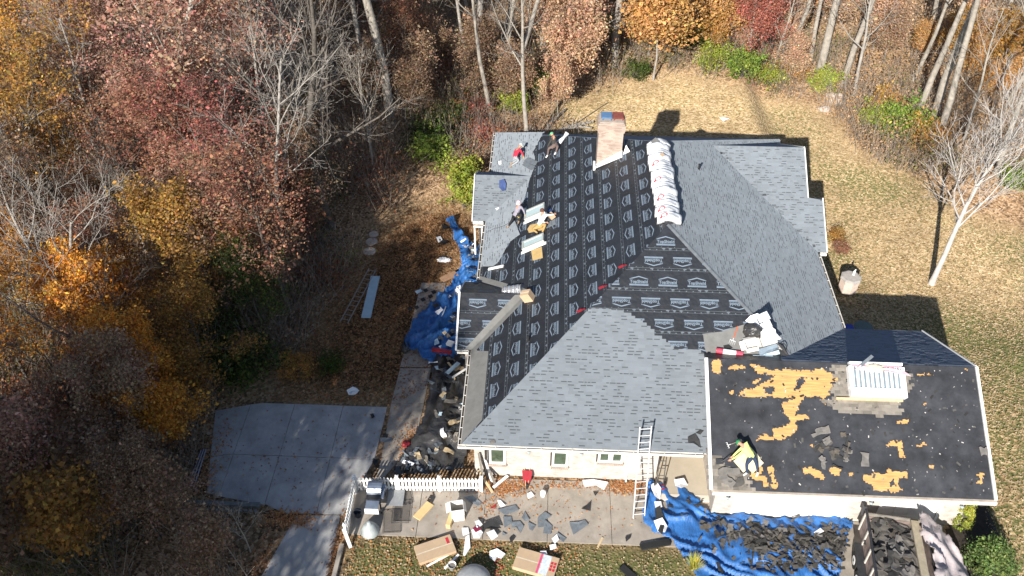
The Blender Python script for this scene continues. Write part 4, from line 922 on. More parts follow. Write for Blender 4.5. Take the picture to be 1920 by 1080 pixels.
for px, py, pal, sc, lab in ((862, 345, 'lime', 1.35, 'bright yellow-green shrub against the upper left corner of the house'), (872, 385, 'lime', 1.1, 'yellow-green shrub between the side lawn and the white downpipe'), (812, 300, 'green', 1.3, 'green shrub at the dark wood edge left of the house'),
        (800, 262, 'darkgreen', 1.3, 'dark green shrub deep in the wood edge'), (905, 262, 'crimson', 1.0, 'red-leaved vine thicket at the back left corner of the house'), (893, 215, 'crimson', .9, 'upright red-leaved vine behind the back left corner'), (962, 212, 'lime', 1.1, 'lime green shrub behind the fallen branches'),
        (850, 245, 'darkgreen', 1.2, 'dark shrub left of the red vine thicket'), (1000, 175, 'green', 1.2, 'green shrub under the bare trees behind the house'), (1120, 70, 'green', 1.3, 'green shrub beside the thick straight trunk'), (1190, 145, 'darkgreen', 1.0, 'dark green shrub at the lawn edge right of the thick trunk'),
        (1300, 85, 'green', 1.5, 'green shrub between the amber and the dark red tree'), (1335, 128, 'lime', 1.3, 'pale yellow-green shrub under the dark red tree'), (1388, 142, 'green', 1.4, 'bright green shrub at the lawn edge under the dark red tree'), (1440, 160, 'lime', 1.2, 'yellow-green shrub below the slim trunk at the lawn edge'),
        (1545, 172, 'lime', 1.2, 'yellow-green shrub at the foot of the two sunlit trunks'), (1490, 150, 'olive', 1.1, 'olive shrub between the bright green shrub and the thick trunks'), (1640, 240, 'lime', 1.3, 'pale green shrub at the left of the big thicket'), (1690, 262, 'green', 1.8, 'big green thicket at the right edge of the back lawn'),
        (1730, 275, 'olive', 1.5, 'olive brushy thicket right of the big green one'), (1660, 215, 'olive', 1.3, 'olive brush behind the big green thicket'), (620, 690, 'darkgreen', .7, 'small dark green shrub alone on the shaded side lawn'), (470, 700, 'darkgreen', 1.6, 'dark green shrub above the left end of the driveway'),
        (420, 640, 'darkgreen', 1.5, 'dark green shrub under the yellow-brown maple'), (150, 880, 'lime', 1.2, 'yellow-green shrub catching sun at the lower left'), (140, 1000, 'olive', 1.4, 'olive shrub in the lower left corner'), (1895, 350, 'green', 1.1, 'green shrub at the right edge below the leaning bare tree'), (560, 700, 'olive', .8, 'olive shrub beside the shaded lawn above the driveway'),
        (1575, 470, 'maroon', .5, 'small reddish shrub against the right wall of the house'), (1565, 448, 'olive', .5, 'small olive shrub at the right corner of the house')):
    shrub(lab, tb(px, py), pal, sc)
# undergrowth: brush, brambles and dead stems that read as one mass
R = np.random.RandomState(5); cand = []
rr = random.Random(3)
while len(cand) < 9000:
    px, py = rr.uniform(-120, 2040), rr.uniform(-150, 1100); p = G(px, py)
    if (inpoly(p.x, p.y, LAWN_BACK) or inpoly(p.x, p.y, LAWN_SIDE) or (-16.1 < p.x < 20 and p.y < 31 and not (p.x < -11.6 and p.y < 21.4)) or (-9.5 < p.x < 16 and p.y < 49.5)) and p.y < 130: continue
    if px > 1500 and py > 330: continue
    d = noise.noise((p.x * .22, p.y * .22, 6))
    if d < -.25: continue
    cand.append((p.x, p.y, p.z, d, px, py))
cand = np.array(cand); n = 230000; i = R.randint(0, len(cand), n); B0 = cand[i]
hh = R.uniform(.05, 1, n) ** 1.2 * (1.1 + 2.4 * np.clip(B0[:, 3] + .15, 0, 1)); c = np.stack([B0[:, 0] + R.normal(0, .45, n), B0[:, 1] + R.normal(0, .45, n), B0[:, 2] + hh], 1)
nv = R.normal(0, 1, (n, 3)); nv[:, 2] = np.abs(nv[:, 2]) + .4; nv /= np.linalg.norm(nv, axis=1)[:, None]
t = np.cross(nv, R.normal(0, 1, (n, 3))); t /= np.linalg.norm(t, axis=1)[:, None]; b_ = np.cross(nv, t); s = R.uniform(.08, .22, (n, 1))
V = np.stack([c - t * s * .5, c + b_ * s * .35, c + t * s * .5, c - b_ * s * .35], 1).reshape(-1, 3); F = np.arange(n * 4).reshape(n, 4)
kk = np.array([[(.26, .16, .09), (.34, .23, .15), (.2, .12, .07), (.28, .23, .17)], [(.16, .16, .05), (.22, .2, .07), (.12, .12, .04), (.2, .14, .08)], [(.3, .11, .05), (.34, .16, .07), (.22, .08, .05), (.26, .15, .09)], [(.42, .28, .16), (.46, .33, .21), (.36, .22, .12), (.4, .24, .1)]])
zone = np.array([0 if noise.noise((x * .11, y * .11, 12)) < -.05 else (1 if noise.noise((x * .15, y * .15, 30)) > .0 else 2) for x, y in cand[:, :2]]); zone[(cand[:, 4] > 1450) & (zone != 1)] = 3
C = kk[zone[i], R.randint(0, 4, n)] * R.uniform(.6, 1.25, (n, 1))
m2 = 60000; j = R.randint(0, len(cand), m2); a = cand[j, :3] + np.stack([R.normal(0, .5, m2), R.normal(0, .5, m2), np.zeros(m2)], 1); d = R.normal(0, .5, (m2, 3)); d[:, 2] = np.abs(d[:, 2]) + .7; d /= np.linalg.norm(d, axis=1)[:, None]
Ln = R.uniform(.7, 3.2, (m2, 1)); e = a + d * Ln; sd = np.cross(d, R.normal(0, 1, (m2, 3))); sd /= np.linalg.norm(sd, axis=1)[:, None]; w = R.uniform(.007, .02, (m2, 1))
V2 = np.stack([a - sd * w, a + sd * w, e + sd * w * .4, e - sd * w * .4], 1).reshape(-1, 3); F2 = np.arange(m2 * 4).reshape(m2, 4) + len(V); tc_ = R.uniform(.5, 1.3, (m2, 1)); C2 = np.array([(.26, .225, .19)]) * tc_
me = npmesh('undergrowth', np.vstack([V, V2]), np.vstack([F, F2]), np.vstack([C, C2]), [m_leaf])
tag(link('undergrowth', me), 'brown and grey brush covering the woodland floor', 'brush', kind='stuff')
# fallen leaves lying on the lawns, the woodland floor and the paving edges
pts = []
def scatter(P, n, zf, colset, size=.085):
    x0, x1, y0, y1 = min(p[0] for p in P), max(p[0] for p in P), min(p[1] for p in P), max(p[1] for p in P); k = 0
    while k < n:
        x, y = rr.uniform(x0, x1), rr.uniform(y0, y1)
        if inpoly(x, y, P): pts.append((x, y, zf(x, y), colset, size)); k += 1
LV = [[(.46, .35, .22), (.41, .3, .175), (.36, .25, .135), (.51, .41, .28)], [(.45, .2, .08), (.5, .26, .1), (.34, .14, .06), (.52, .33, .16)], [(.3, .14, .06), (.24, .11, .05), (.36, .2, .1)]]
vis_back = pxpoly([(1060, 200), (1110, 172), (1200, 150), (1290, 134), (1370, 165), (1470, 185), (1550, 215), (1620, 290), (1700, 330), (1790, 400), (1925, 440), (1925, 1085), (1850, 1085), (1845, 930), (1800, 690), (1560, 600), (1520, 300), (1250, 250)])
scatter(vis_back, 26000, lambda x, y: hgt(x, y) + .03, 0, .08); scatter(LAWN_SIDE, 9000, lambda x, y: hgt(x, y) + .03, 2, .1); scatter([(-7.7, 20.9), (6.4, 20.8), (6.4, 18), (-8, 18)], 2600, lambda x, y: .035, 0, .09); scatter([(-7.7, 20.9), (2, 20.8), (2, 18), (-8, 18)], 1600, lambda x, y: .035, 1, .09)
for cx, cy, rx_, ry_, n in ((-1.5, 23.65, 1.1, .4, 900), (4.1, 23.9, .9, .35, 800), (-6.0, 25.4, .35, 1.6, 700), (-10.6, 21.6, 1.1, .4, 700), (-14.9, 24, .5, 2.5, 500), (-8.35, 20, .25, 1.6, 300), (1.2, 23.9, 2, .2, 200), (-2.0, 22.6, .5, .5, 100), (0, 22.5, 6, 1.3, 240), (-11, 25, 5, 2.6, 300), (-6.6, 28, .6, 2.2, 110), (-11.3, 19.2, .4, 1.4, 300)):
    for _ in range(n): pts.append((rr.gauss(cx, rx_ * .6), rr.gauss(cy, ry_ * .6), .045, 1 if n != 300 else 2, .09))
pts = [p for p in pts if not (XW + .6 < p[0] < XE and p[1] > FW - .05)]
n = len(pts); Pp = np.array([p[:3] for p in pts]); Pp[:, 2] += R.uniform(0, .03, n); sz = np.array([p[4] for p in pts])[:, None] * R.uniform(.6, 1.3, (n, 1))
nv = R.normal(0, .45, (n, 3)); nv[:, 2] = 1; nv /= np.linalg.norm(nv, axis=1)[:, None]; t = np.cross(nv, R.normal(0, 1, (n, 3))); t /= np.linalg.norm(t, axis=1)[:, None]; b_ = np.cross(nv, t)
V = np.stack([Pp - t * sz * .5, Pp + b_ * sz * .36, Pp + t * sz * .5, Pp - b_ * sz * .36], 1).reshape(-1, 3)
C = np.array([LV[p[3]][rr.randrange(len(LV[p[3]]))] for p in pts]) * R.uniform(.65, 1.15, (n, 1))
me = npmesh('fallen_leaves', V, np.arange(n * 4).reshape(n, 4), C, [m_leaf]); tag(link('fallen_leaves', me), 'dry fallen leaves strewn over lawns and paving', 'leaves', kind='stuff')

# ------------------------------------------------------------------ things on the roof
def rough_sheet(name, label, cat, pix, mt, zfun, amp=.1, cell=.13, group=None, freq=1.2, seed=0, dirv=(1, .3), parent=None, base=.05, fold=None):
    """wrinkled sheet lying over whatever zfun gives; outline from world points pix"""
    P = pix; x0, x1, y0, y1 = min(p[0] for p in P), max(p[0] for p in P), min(p[1] for p in P), max(p[1] for p in P)
    nx_, ny_ = int((x1 - x0) / cell) + 2, int((y1 - y0) / cell) + 2; vi = {}; vs = []; fs = []
    def vert(i, j):
        if (i, j) in vi: return vi[(i, j)]
        x, y = x0 + i * cell, y0 + j * cell; q = Vector((x, y, seed * 3.7)); s_ = x * dirv[0] + y * dirv[1]
        w = 1 - abs(noise.noise((s_ * freq + noise.noise(q * .6) * 1.6, (x * -dirv[1] + y * dirv[0]) * freq * .25, seed))) * 2.2
        w = max(w, 0) ** 2 * 1.0 + .2 * (.5 + .5 * noise.noise(q * 2.3)) + .22 * max(0, 1 - abs(noise.noise(q * 1.7 + Vector((5, 5, 0)))) * 4)
        jx, jy = .35 * cell * noise.noise((x * 5, y * 5, 1)), .35 * cell * noise.noise((x * 5, y * 5, 2))
        vi[(i, j)] = len(vs); vs.append((x + jx, y + jy, zfun(x, y) + base + amp * w)); return vi[(i, j)]
    for i in range(nx_):
        for j in range(ny_):
            x, y = x0 + (i + .5) * cell, y0 + (j + .5) * cell
            if inpoly(x + .12 * noise.noise((x * 2, y * 2, 3)), y + .12 * noise.noise((x * 2, y * 2, 8)), P): fs.append((vert(i, j), vert(i + 1, j), vert(i + 1, j + 1), vert(i, j + 1)))
    c = Vector(((x0 + x1) / 2, (y0 + y1) / 2, zfun((x0 + x1) / 2, (y0 + y1) / 2)))
    me = bpy.data.meshes.new(name); me.from_pydata([(x - c.x, y - c.y, z - c.z) for x, y, z in vs], [], fs); me.materials.append(mt); me.polygons.foreach_set('use_smooth', [True] * len(fs)); me.update()
    o = bpy.data.objects.new(name, me); COL.objects.link(o); o.location = c
    md = o.modifiers.new('thickness', 'SOLIDIFY'); md.thickness = .006
    return tag(o, label, cat, group)
# shingle bundles draped over the ridge
def bundle_mesh(sd):
    r = random.Random(sd); nseg = 9; nl = 5; V = []; Lh = .5; w = .17; top = []
    # cross-section bends over the ridge: along x from -.5 to .5, y thickness-wise pack of .34 m
    for side, z0 in ((0, .0), (1, .22)):
        for i in range(nseg + 1):
            x = -Lh + 2 * Lh * i / nseg; zb = -TP * (abs(x) if abs(x) > .12 else .5 * (x * x / .12 + .12)) + .05
            for j in range(nl + 1):
                y = -w + 2 * w * j / nl; puff = .02 * math.cos(j / nl * math.pi - math.pi / 2) * (1 if side else 0)
                V.append((x + r.uniform(-.012, .012), y + r.uniform(-.012, .012) + (.02 * math.sin(i) if side else 0), zb + z0 + puff + r.uniform(-.008, .008)))
    F = []; n1 = (nl + 1); off = (nseg + 1) * n1
    for i in range(nseg):
        for j in range(nl):
            a = i * n1 + j; F.append((a, a + 1, a + n1 + 1, a + n1)); F.append((off + a, off + a + n1, off + a + n1 + 1, off + a + 1))
        for j, fl_ in ((0, 0), (nl, 1)):
            a = i * n1 + j; q = (a, a + n1, off + a + n1, off + a); F.append(q if not fl_ else q[::-1])
    for i, fl_ in ((0, 1), (nseg, 0)):
        for j in range(nl): a = i * n1 + j; q = (a, a + 1, off + a + 1, off + a); F.append(q if not fl_ else q[::-1])
    me = bpy.data.meshes.new('bundle_wrap'); me.from_pydata(V, [], F); me.materials.append(m_pla); me.polygons.foreach_set('use_smooth', [True] * len(F)); me.update(); return me
BM = [bundle_mesh(i) for i in range(4)]
m_redp = mat('red_print', (.5, .03, .05), .5); m_greyp = mat('grey_print', (.35, .37, .4), .5)
def bundle_print(o, kind, side):
    def zt(x): return -TP * (abs(x) if abs(x) > .12 else .5 * (x * x / .12 + .12)) + .05 + .22 + .032
    mb = MB()
    if kind == 'ring':
        for k in range(12):
            a0, a1 = k * .5236, (k + 1) * .5236; pt_ = lambda a, s: (-.24 + .13 * s * math.cos(a), .1 * s * math.sin(a), zt(-.24 + .13 * s * math.cos(a)))
            mb.add([pt_(a0, 1), pt_(a1, 1), pt_(a1, .7), pt_(a0, .7)], [(0, 1, 2, 3)])
        mb.add([(-.4, -.12, zt(-.4)), (-.33, -.12, zt(-.33)), (-.33, -.04, zt(-.33)), (-.4, -.04, zt(-.4))], [(0, 1, 2, 3)])
        me = mb.mesh('red_mark', [m_redp])
    else:
        for k in range(9):
            x = -.12 + k * .055; mb.add([(x, -.06, zt(x)), (x + .035, -.06, zt(x + .035)), (x + .035, .03, zt(x + .035)), (x, .03, zt(x))], [(0, 1, 2, 3)])
        me = mb.mesh('grey_lettering', [m_greyp])
    c = bpy.data.objects.new(me.name, me); COL.objects.link(c); c.parent = o
nb = 14; kinds = ['plain', 'plain', 'text', 'plain', 'ring', 'text', 'text', 'ring', 'text', 'plain', 'ring', 'text', 'ring', 'ring']
for k in range(nb):
    f = (k + .5) / nb; y = RY1 - .1 - (RY1 - RY0 - .3) * f; lay = 1 if k in (1, 3, 6, 9) else 0
    o = thing('shingle_bundle', 'white wrapped shingle bundle bent over the ridge, number %d from the chimney end' % (k + 1), 'shingle bundle', (RX + U(-.07, .07) + .06, y, RZ + .045 + lay * .06), U(-.1, .1), 'white shingle bundles along the ridge')
    o['label'] = ('white shingle bundle %s' % ['topmost on the ridge, beside the chimney, lying askew', 'second from the chimney end of the ridge', 'third from the chimney end of the ridge', 'fourth from the chimney end, grey flap on top', 'fifth from the chimney end, red ring mark', 'sixth from the chimney end of the ridge', 'seventh from the chimney end of the ridge', 'eighth from the chimney end, red ring mark', 'ninth from the chimney end, grey lettering', 'fifth from the black hip triangle', 'fourth from the black hip triangle, red ring', 'third from the black hip triangle, grey lettering', 'second from the black hip triangle, red ring', 'lowest on the ridge, touching the black hip triangle'][k])
    c = bpy.data.objects.new('wrapper', BM[k % 4]); COL.objects.link(c); c.parent = o; o.scale = (1.12, 1.45, 1.12); o.rotation_euler.x = U(.08, .2)
    if kinds[k] != 'plain': bundle_print(o, kinds[k], 0)
    if kinds[k] == 'ring': bundle_print(o, 'text', 0)
    if k == 0: o.rotation_euler = (0, 0, .35); MB().box((-.2, -.02, .2), (.3, .3, .02), rotm(.2, 0, -.5)).build('grey_flap', m_mem, o, world=False)
    if k == 3: MB().box((.1, .0, .25), (.17, .17, .02), rotm(.7)).build('brown_label', m_card, o, world=False)
# red chalk-line reel ends and loose cloths along the hip
for (px, py), lab in zip(((1090, 583), (1131, 539), (1168, 500)), ('red strap end at the bottom of the hip line', 'red strap end halfway up the hip line', 'red strap end near the top of the hip line')):
    p = pS.P(px, py, .03); mb = MB(); mb.bar(p + Vector((-.2, -.08, -.02)), p + Vector((.02, .05, .03)), .12, .03); mb.bar(p + Vector((0, .0, .04)), p + Vector((.16, .12, .02)), .07, .03)
    tag(mb.build('red_strap', m_red, loc=p), lab, 'strap')
def scrap(name, label, cat, plane, pts, mt, h=.02, th=.012, group=None, curl=.05):
    """a flat torn piece lying on a slope; slightly curled"""
    P = ccw([plane.px(*q) for q in pts]); c = (sum(p[0] for p in P) / len(P), sum(p[1] for p in P) / len(P)); mb = MB(); n = len(P)
    top = [plane.pt(u, v, h + curl * abs(math.sin(i * 1.7))) for i, (u, v) in enumerate(P)]; cc = plane.pt(*c, h + curl * .3); bt = [p - plane.N * th for p in top]
    mb.add(top + [cc] + bt, [(i, (i + 1) % n, n) for i in range(n)] + [(i, n + 1 + i, n + 1 + (i + 1) % n, (i + 1) % n) for i in range(n)])
    return tag(mb.build(name, mt, loc=plane.pt(*c)), label, cat, group)
# debris heap on the south slope beside the garage ridge
scrap('plastic_sheet', 'crumpled white plastic sheet at the top of the heap beside the garage ridge', 'plastic sheet', pS, [(1395, 604), (1405, 594), (1418, 590), (1440, 602), (1452, 625), (1462, 638), (1446, 642), (1430, 628), (1415, 612)], m_pla, .1, .02, curl=.16)
scrap('plastic_sheet', 'white plastic wrapper hanging down the hip beside the black bag', 'plastic sheet', pS, [(1423, 625), (1438, 612), (1450, 622), (1455, 645), (1440, 648), (1425, 640)], m_pla, .22, .02, curl=.14)
bx = pS.P(1429, 597, .16); o = thing('notice_pad', 'pale blue printed pad with dark edge lying on top of the heap', 'pad', bx); MB().box((0, 0, 0), (.62, .45, .05), pS.R @ rotm(.45)).build('board', m_steel, o, world=False); MB().box(tuple(pS.N * .035), (.54, .37, .02), pS.R @ rotm(.45)).build('sheet', mat('pale_sheet', (.6, .68, .72), .5), o, world=False)
def lump(name, label, cat, p, r, mt, sq=(1, 1, .6), seed=0, amp=.25, rot=None, group=None):
    bm = bmesh.new(); bmesh.ops.create_icosphere(bm, subdivisions=4, radius=1)
    for v in bm.verts:
        q = v.co.copy(); k = 1 + amp * noise.noise(q * 1.6 + Vector((seed, 0, 0))) + amp * .7 * noise.noise(q * 4 + Vector((0, seed, 0))) - amp * .5 * abs(noise.noise(q * 3 + Vector((seed, seed, 0))))
        v.co = Vector((q.x * sq[0], q.y * sq[1], max(q.z, -.35) * sq[2])) * k * r
    me = bpy.data.meshes.new(name); bm.to_mesh(me); bm.free(); me.materials.append(mt); me.polygons.foreach_set('use_smooth', [True] * len(me.polygons))
    o = bpy.data.objects.new(name, me); COL.objects.link(o); o.location = p
    if rot: o.rotation_euler = rot
    return tag(o, label, cat, group)
sl_rot = (math.atan(TP), 0, 0)
lump('bin_bag', 'black plastic bin bag in the middle of the heap beside the garage ridge', 'bin bag', pS.P(1410, 622, .12), .42, m_blk, (1.1, .8, .75), 3, .22, sl_rot)
def carton(name, label, p, size, rot, mt=None, open_=False, extra=None, cat='box'):
    o = thing(name, label, cat, p); a, b_, h = size; t = .008; mt = mt or m_card; R3 = rot
    bx_ = MB(); bx_.box(R3 @ Vector((0, 0, t / 2)), (a, b_, t), R3)
    for sx, sy, w, d in ((0, -1, a, t), (0, 1, a, t), (-1, 0, t, b_ - 2 * t), (1, 0, t, b_ - 2 * t)): bx_.box(R3 @ Vector((sx * (a / 2 - t / 2), sy * (b_ / 2 - t / 2), h / 2 + t / 2)), (w, d, h - t), R3)
    bx_.build('carton_body', mt, o, world=False)
    if open_:
        for sx, sy in ((0, -1), (0, 1), (-1, 0), (1, 0)):
            ang = U(.5, 1.1); w, d = (a, b_ * .42) if sy else (a * .42, b_); R4 = R3 @ (rotm(0, -sy * ang) if sy else rotm(0, 0, sx * ang))
            c = R3 @ Vector((sx * a / 2, sy * b_ / 2, h)) + R4 @ Vector((sx * w / 2 if sx else 0, sy * d / 2 if sy else 0, 0)); MB().box(c, (w, d, .006), R4).build('flap', mt, o, world=False)
    else:
        MB().box(R3 @ Vector((0, 0, h + .006)), (a, b_, .008), R3).build('carton_lid', mt, o, world=False); MB().box(R3 @ Vector((0, 0, h + .0115)), (a, .05, .003), R3).build('tape', mat('tape', (.6, .52, .4), .3), o, world=False)
    if extra: extra(o, R3, a, b_, h)
    return o
m_cardw = mat('white_carton', (.75, .72, .66), .7, .06)
carton('cardboard_box', 'open white cardboard box with tan inside below the black bag', pS.P(1406, 647, .02), (.55, .42, .25), pS.R @ rotm(.25), m_cardw, True)
carton('cardboard_box', 'closed white carton on the heap beside the garage ridge', pS.P(1439, 640, .05), (.6, .4, .22), pS.R @ rotm(.3), m_cardw)
def roll(name, label, cat, p, q, r, mats_, bands):
    p, q = Vector(p), Vector(q); o = thing(name, label, cat, (p + q) / 2); d = (q - p)
    for (f0, f1), mt in zip(bands, mats_): MB().tube(p + d * f0, p + d * f1, r, r, 16).build('wrapped_section', mt, o)
    MB().tube(p - d * .01, p - d * .002, r * .45, r * .45, 10).build('core', m_card, o)
    return o
m_pinkw = mat('red_wrap', (.5, .06, .1), .4, .2, 6)
roll('underlayment_roll', 'red and white wrapped underlayment roll lying above the garage ridge', 'roll', pS.P(1342, 658, .12), pS.P(1391, 665, .12), .12, [m_pinkw, m_white, m_pinkw], [(0, .25), (.25, .74), (.74, 1)])
m_pblue = mat('pale_blue_wrap', (.5, .64, .7), .4, .12, 6)
roll('underlayment_roll', 'pale blue wrapped roll next to the garage ridge, in front of the flat packs', 'roll', pS.P(1410, 671, .11), pS.P(1432, 672, .11), .11, [m_pblue], [(0, 1)])
roll('underlayment_roll', 'pale blue roll with black end cap right of its twin', 'roll', pS.P(1433, 671, .11), pS.P(1450, 672, .11), .11, [m_pblue, m_steel], [(0, .85), (.85, 1)])
for (a, b_, mt, lab) in (((1422, 662), (1462, 650), mat('slate_pack', (.2, .25, .3), .6), 'dark slate-blue flat pack lying behind the pale rolls'), ((1425, 668), (1460, 658), m_pblue, 'pale blue flat pack lying between the rolls and the dark pack')):
    tag(MB().bar(pS.P(*a, .07), pS.P(*b_, .07), .3, .08, up=pS.N).build('flat_pack', mt, loc=pS.P(*a)), lab, 'pack')
scrap('tool_bag', 'black tool bag slumped in the valley beside the packs', 'bag', pS, [(1455, 645), (1466, 650), (1472, 662), (1478, 670), (1462, 668), (1458, 655)], m_blk, .12, .1, curl=.1)
ho = MB(); hp_ = [pS.P(1466 + 8 * math.cos(a) * (1 + .1 * math.sin(3 * a)), 652 + 7 * math.sin(a), .1) for a in np.linspace(0, 6.28, 18)]; ho.path(hp_, .018); tag(ho.build('hose_loop', m_rubber, loc=hp_[0]), 'black hose loop on the shingles beside the tool bag', 'hose')
# pitchfork on the membrane
def fork(label, p, q, plane, mh, tines=4, group=None):
    p, q = Vector(p), Vector(q); o = thing('stripping_fork', label, 'fork', (p + q) / 2); d = (q - p).normalized(); s = d.cross(plane.N).normalized(); L_ = (q - p).length
    MB().tube(p, p + d * L_ * .66, .022, .022, 6).build('handle', mh, o); h = MB(); a = p + d * L_ * .66; h.tube(a, a + d * .12, .02, .02, 6); h.bar(a + d * .12 - s * .13, a + d * .12 + s * .13, .03, .03, up=plane.N)
    for k in range(tines): c = a + d * .12 + s * (-.12 + .24 * k / (tines - 1)); h.tube(c, c + d * (L_ * .34 - .12) + plane.N * .02, .012, .006, 5)
    h.build('tines', m_alu, o); return o
fork('stripping fork with red-orange handle lying on the grey membrane', pS.P(1383, 612, .05), pS.P(1371, 646, .05), pS, m_orange)
scrap('felt_scrap', 'black felt scrap between the fork and the red roll', 'scrap', pS, [(1356, 648), (1366, 646), (1374, 652), (1368, 655), (1358, 654)], m_rubber, .02, .01, curl=.02)
# loose shingle scraps on the finished front slope
m_oldsh1 = mat('torn_shingle', (.13, .12, .11), .95, .35, 4, .5, 50, spec=.2); m_newsh = mat('loose_new_shingle', (.15, .17, .19), .9, .25, 5, .4, 60, spec=.2); m_dkfelt = mat('torn_felt_dark', (.03, .03, .032), .9, .3, 5)
scrap('shingle_scrap', 'fan of torn dark felt on the front slope near the garage corner', 'scrap', pS, [(1289, 820), (1303, 813), (1310, 826), (1314, 840), (1300, 832), (1290, 830)], m_dkfelt, .03, .01, curl=.08)
scrap('shingle_scrap', 'small dark felt scrap above the torn fan on the front slope', 'scrap', pS, [(1304, 812), (1312, 806), (1319, 808), (1313, 815)], m_dkfelt, .02, .01)
scrap('shingle_scrap', 'dark scrap in the gutter corner beside the garage', 'scrap', pS, [(1323, 842), (1334, 840), (1335, 850), (1324, 848)], m_oldsh1, .03, .01)
scrap('shingle_scrap', 'dark scrap at the gutter above the first window', 'scrap', pS, [(918, 828), (928, 824), (929, 831), (920, 833)], m_oldsh1, .02, .01)
# pieces on the west slope
scrap('plastic_sheet', 'crumpled white paper strip at the top edge of the west slope', 'paper', pW, [(1046, 268), (1058, 258), (1063, 250), (1068, 253), (1062, 262), (1052, 271)], m_pla, .06, .01, curl=.1)
scrap('shingle_scrap', 'leaning grey shingle strip near the left gable on the west slope', 'scrap', s1, [(952, 365), (983, 338), (988, 340), (957, 370)], m_newsh, .03, .012)
scrap('jacket', 'crumpled blue jacket dropped on the left gable', 'jacket', s1, [(936, 340), (945, 337), (949, 346), (948, 358), (942, 360), (936, 352)], mat('blue_cloth', (.05, .08, .2), .9, .3, 6), .08, .03, curl=.08)
scrap('plastic_sheet', 'white paper triangle on the left gable', 'paper', s1, [(929, 391), (936, 390), (934, 399)], m_pla, .03, .01)
scrap('plastic_sheet', 'white paper scrap near the worker in red', 'paper', pW, [(935, 304), (941, 302), (942, 309), (936, 310)], m_pla, .03, .01)
for i, ((a, b_), (c_, d)) in enumerate((((985, 303), (1003, 312)), ((987, 300), (1006, 308)), ((984, 308), (1001, 318)))):
    tag(MB().bar(pW.P(a, b_, .05 + i * .02), pW.P(c_, d, .05 + i * .02), .32, .012, up=pW.N).build('loose_shingle', m_newsh, loc=pW.P(a, b_)), ['loose new shingle strip lying nearest the worker in red', 'loose new shingle strip, upper one beside the worker in red', 'loose new shingle strip, lower one beside the worker in red'][i], 'shingle')
ah = [pW.P(x, y, .02) for x, y in ((936, 250), (936, 265), (937, 283), (943, 297), (951, 303), (960, 303))]
tag(MB().path(ah, .012, 4).build('air_hose', m_rubber, loc=ah[0]), 'thin black air hose curving to the worker in red', 'hose')
ah = [pW.P(x, y, .025) for x, y in ((912, 437), (925, 430), (945, 424), (958, 417))]; tag(MB().path(ah, .012, 4).build('air_hose', m_rubber, loc=ah[0]), 'thin black air hose running to the worker in the grey hooded top', 'hose')
tag(MB().bar(pW.P(917, 506, .06), pW.P(945, 500, .06), .14, .06, up=pW.N).build('white_board', m_white, loc=pW.P(917, 506)), 'white board resting above the small entry gable', 'board')
fo = thing('foil_roll', 'shiny silver foil duct section resting on the entry gable valley', 'duct', pW.P(964, 548, .1)); fm = MB(); dcol = Vector((.95, -.1, .3)).normalized()
for k in range(9): fm.tube(dcol * (-.5 + k * .11), dcol * (-.41 + k * .11), .26 + .04 * (k % 2), .3 - .04 * (k % 2), 14)
fm.build('duct_body', mat('foil', (.75, .75, .76), .28, .2, 9, .8, 18, metal=.7), fo, world=False)
carton('cardboard_box', 'tan cardboard box standing beside the silver foil duct', pW.P(994, 562, .02), (.5, .36, .5), pW.R @ rotm(1.3), m_card)
for i, (px, py) in enumerate(((893, 530), (899, 522), (905, 527))): tag(MB().box(n2_.P(px, py, .03), (.22, .5, .02), n2_.R @ rotm(.1 * i)).build('loose_shingle', m_newsh, loc=n2_.P(px, py, .02)), ['loose shingle on the shaded side of the entry gable, lowest', 'loose shingle on the shaded side of the entry gable, uppermost', 'loose shingle on the shaded side of the entry gable, rightmost'][i], 'shingle')
# garage roof: wrapped stack held by a plank, loose torn shingles
st = thing('wrapped_stack', 'white wrapped stack of thin packs held by a plank on the stripped garage roof', 'stack', gS.P(1646, 757, .0))
L0, R0 = gS.px(1592, 748), gS.px(1697, 756); uc, wv = (L0[0] + R0[0]) / 2, R0[0] - L0[0]; vb0 = L0[1] + .04
B_ = MB(); B_.box(gS.pt(uc, vb0 + .2, .18), (wv, .38, .34), gS.R); B_.build('wrapped_front', m_pla, st)
for sx in (-1, 1): MB().box(gS.pt(uc + sx * (wv / 2 - .06), vb0 + .86, .17), (.14, .94, .32), gS.R).build('wrapped_side', m_pla, st)
npk = 30
for k in range(npk):
    u = uc - wv / 2 + .16 + (k + .5) * (wv - .32) / npk; MB().box(gS.pt(u, vb0 + .86, .155 + .012 * (k % 2)), ((wv - .32) / npk * (.72), .92, .28), gS.R @ rotm(U(-.01, .01))).build('thin_pack', (m_pblue, mat('blue_pack', (.2, .24, .27), .4), m_pla)[k % 3], st)
pk = MB()
for k in range(26): pk.box(gS.pt(uc - wv / 2 + .1 + (k + .5) * (wv - .2) / 26, vb0 + 1.36, .18), ((wv - .2) / 26 * .8, .1, .28), gS.R)
pk.build('pink_edge', mat('pink_wrap', (.62, .33, .38), .5), st); MB().box(gS.pt(uc, vb0 + 1.47, .2), (wv - .1, .12, .24), gS.R @ rotm(0, .1)).build('wrapped_back', m_pla, st)
tag(MB().box(gS.pt(uc - .35, vb0 - .06, .07), (wv + .45, .1, .14), gS.R).build('roof_plank', m_wood, loc=gS.pt(uc, vb0)), 'pale timber plank holding the wrapped stack on the garage roof', 'plank')
scrap('plastic_sheet', 'loose wrapper blown over the top of the wrapped stack', 'plastic sheet', gS, [(1597, 697), (1607, 689), (1612, 694), (1640, 694), (1668, 695), (1690, 700), (1702, 710), (1690, 706), (1660, 700), (1620, 698)], mat('pale_pink_wrap', (.6, .42, .46), .4, .2, 6), .3, .01, curl=.1)
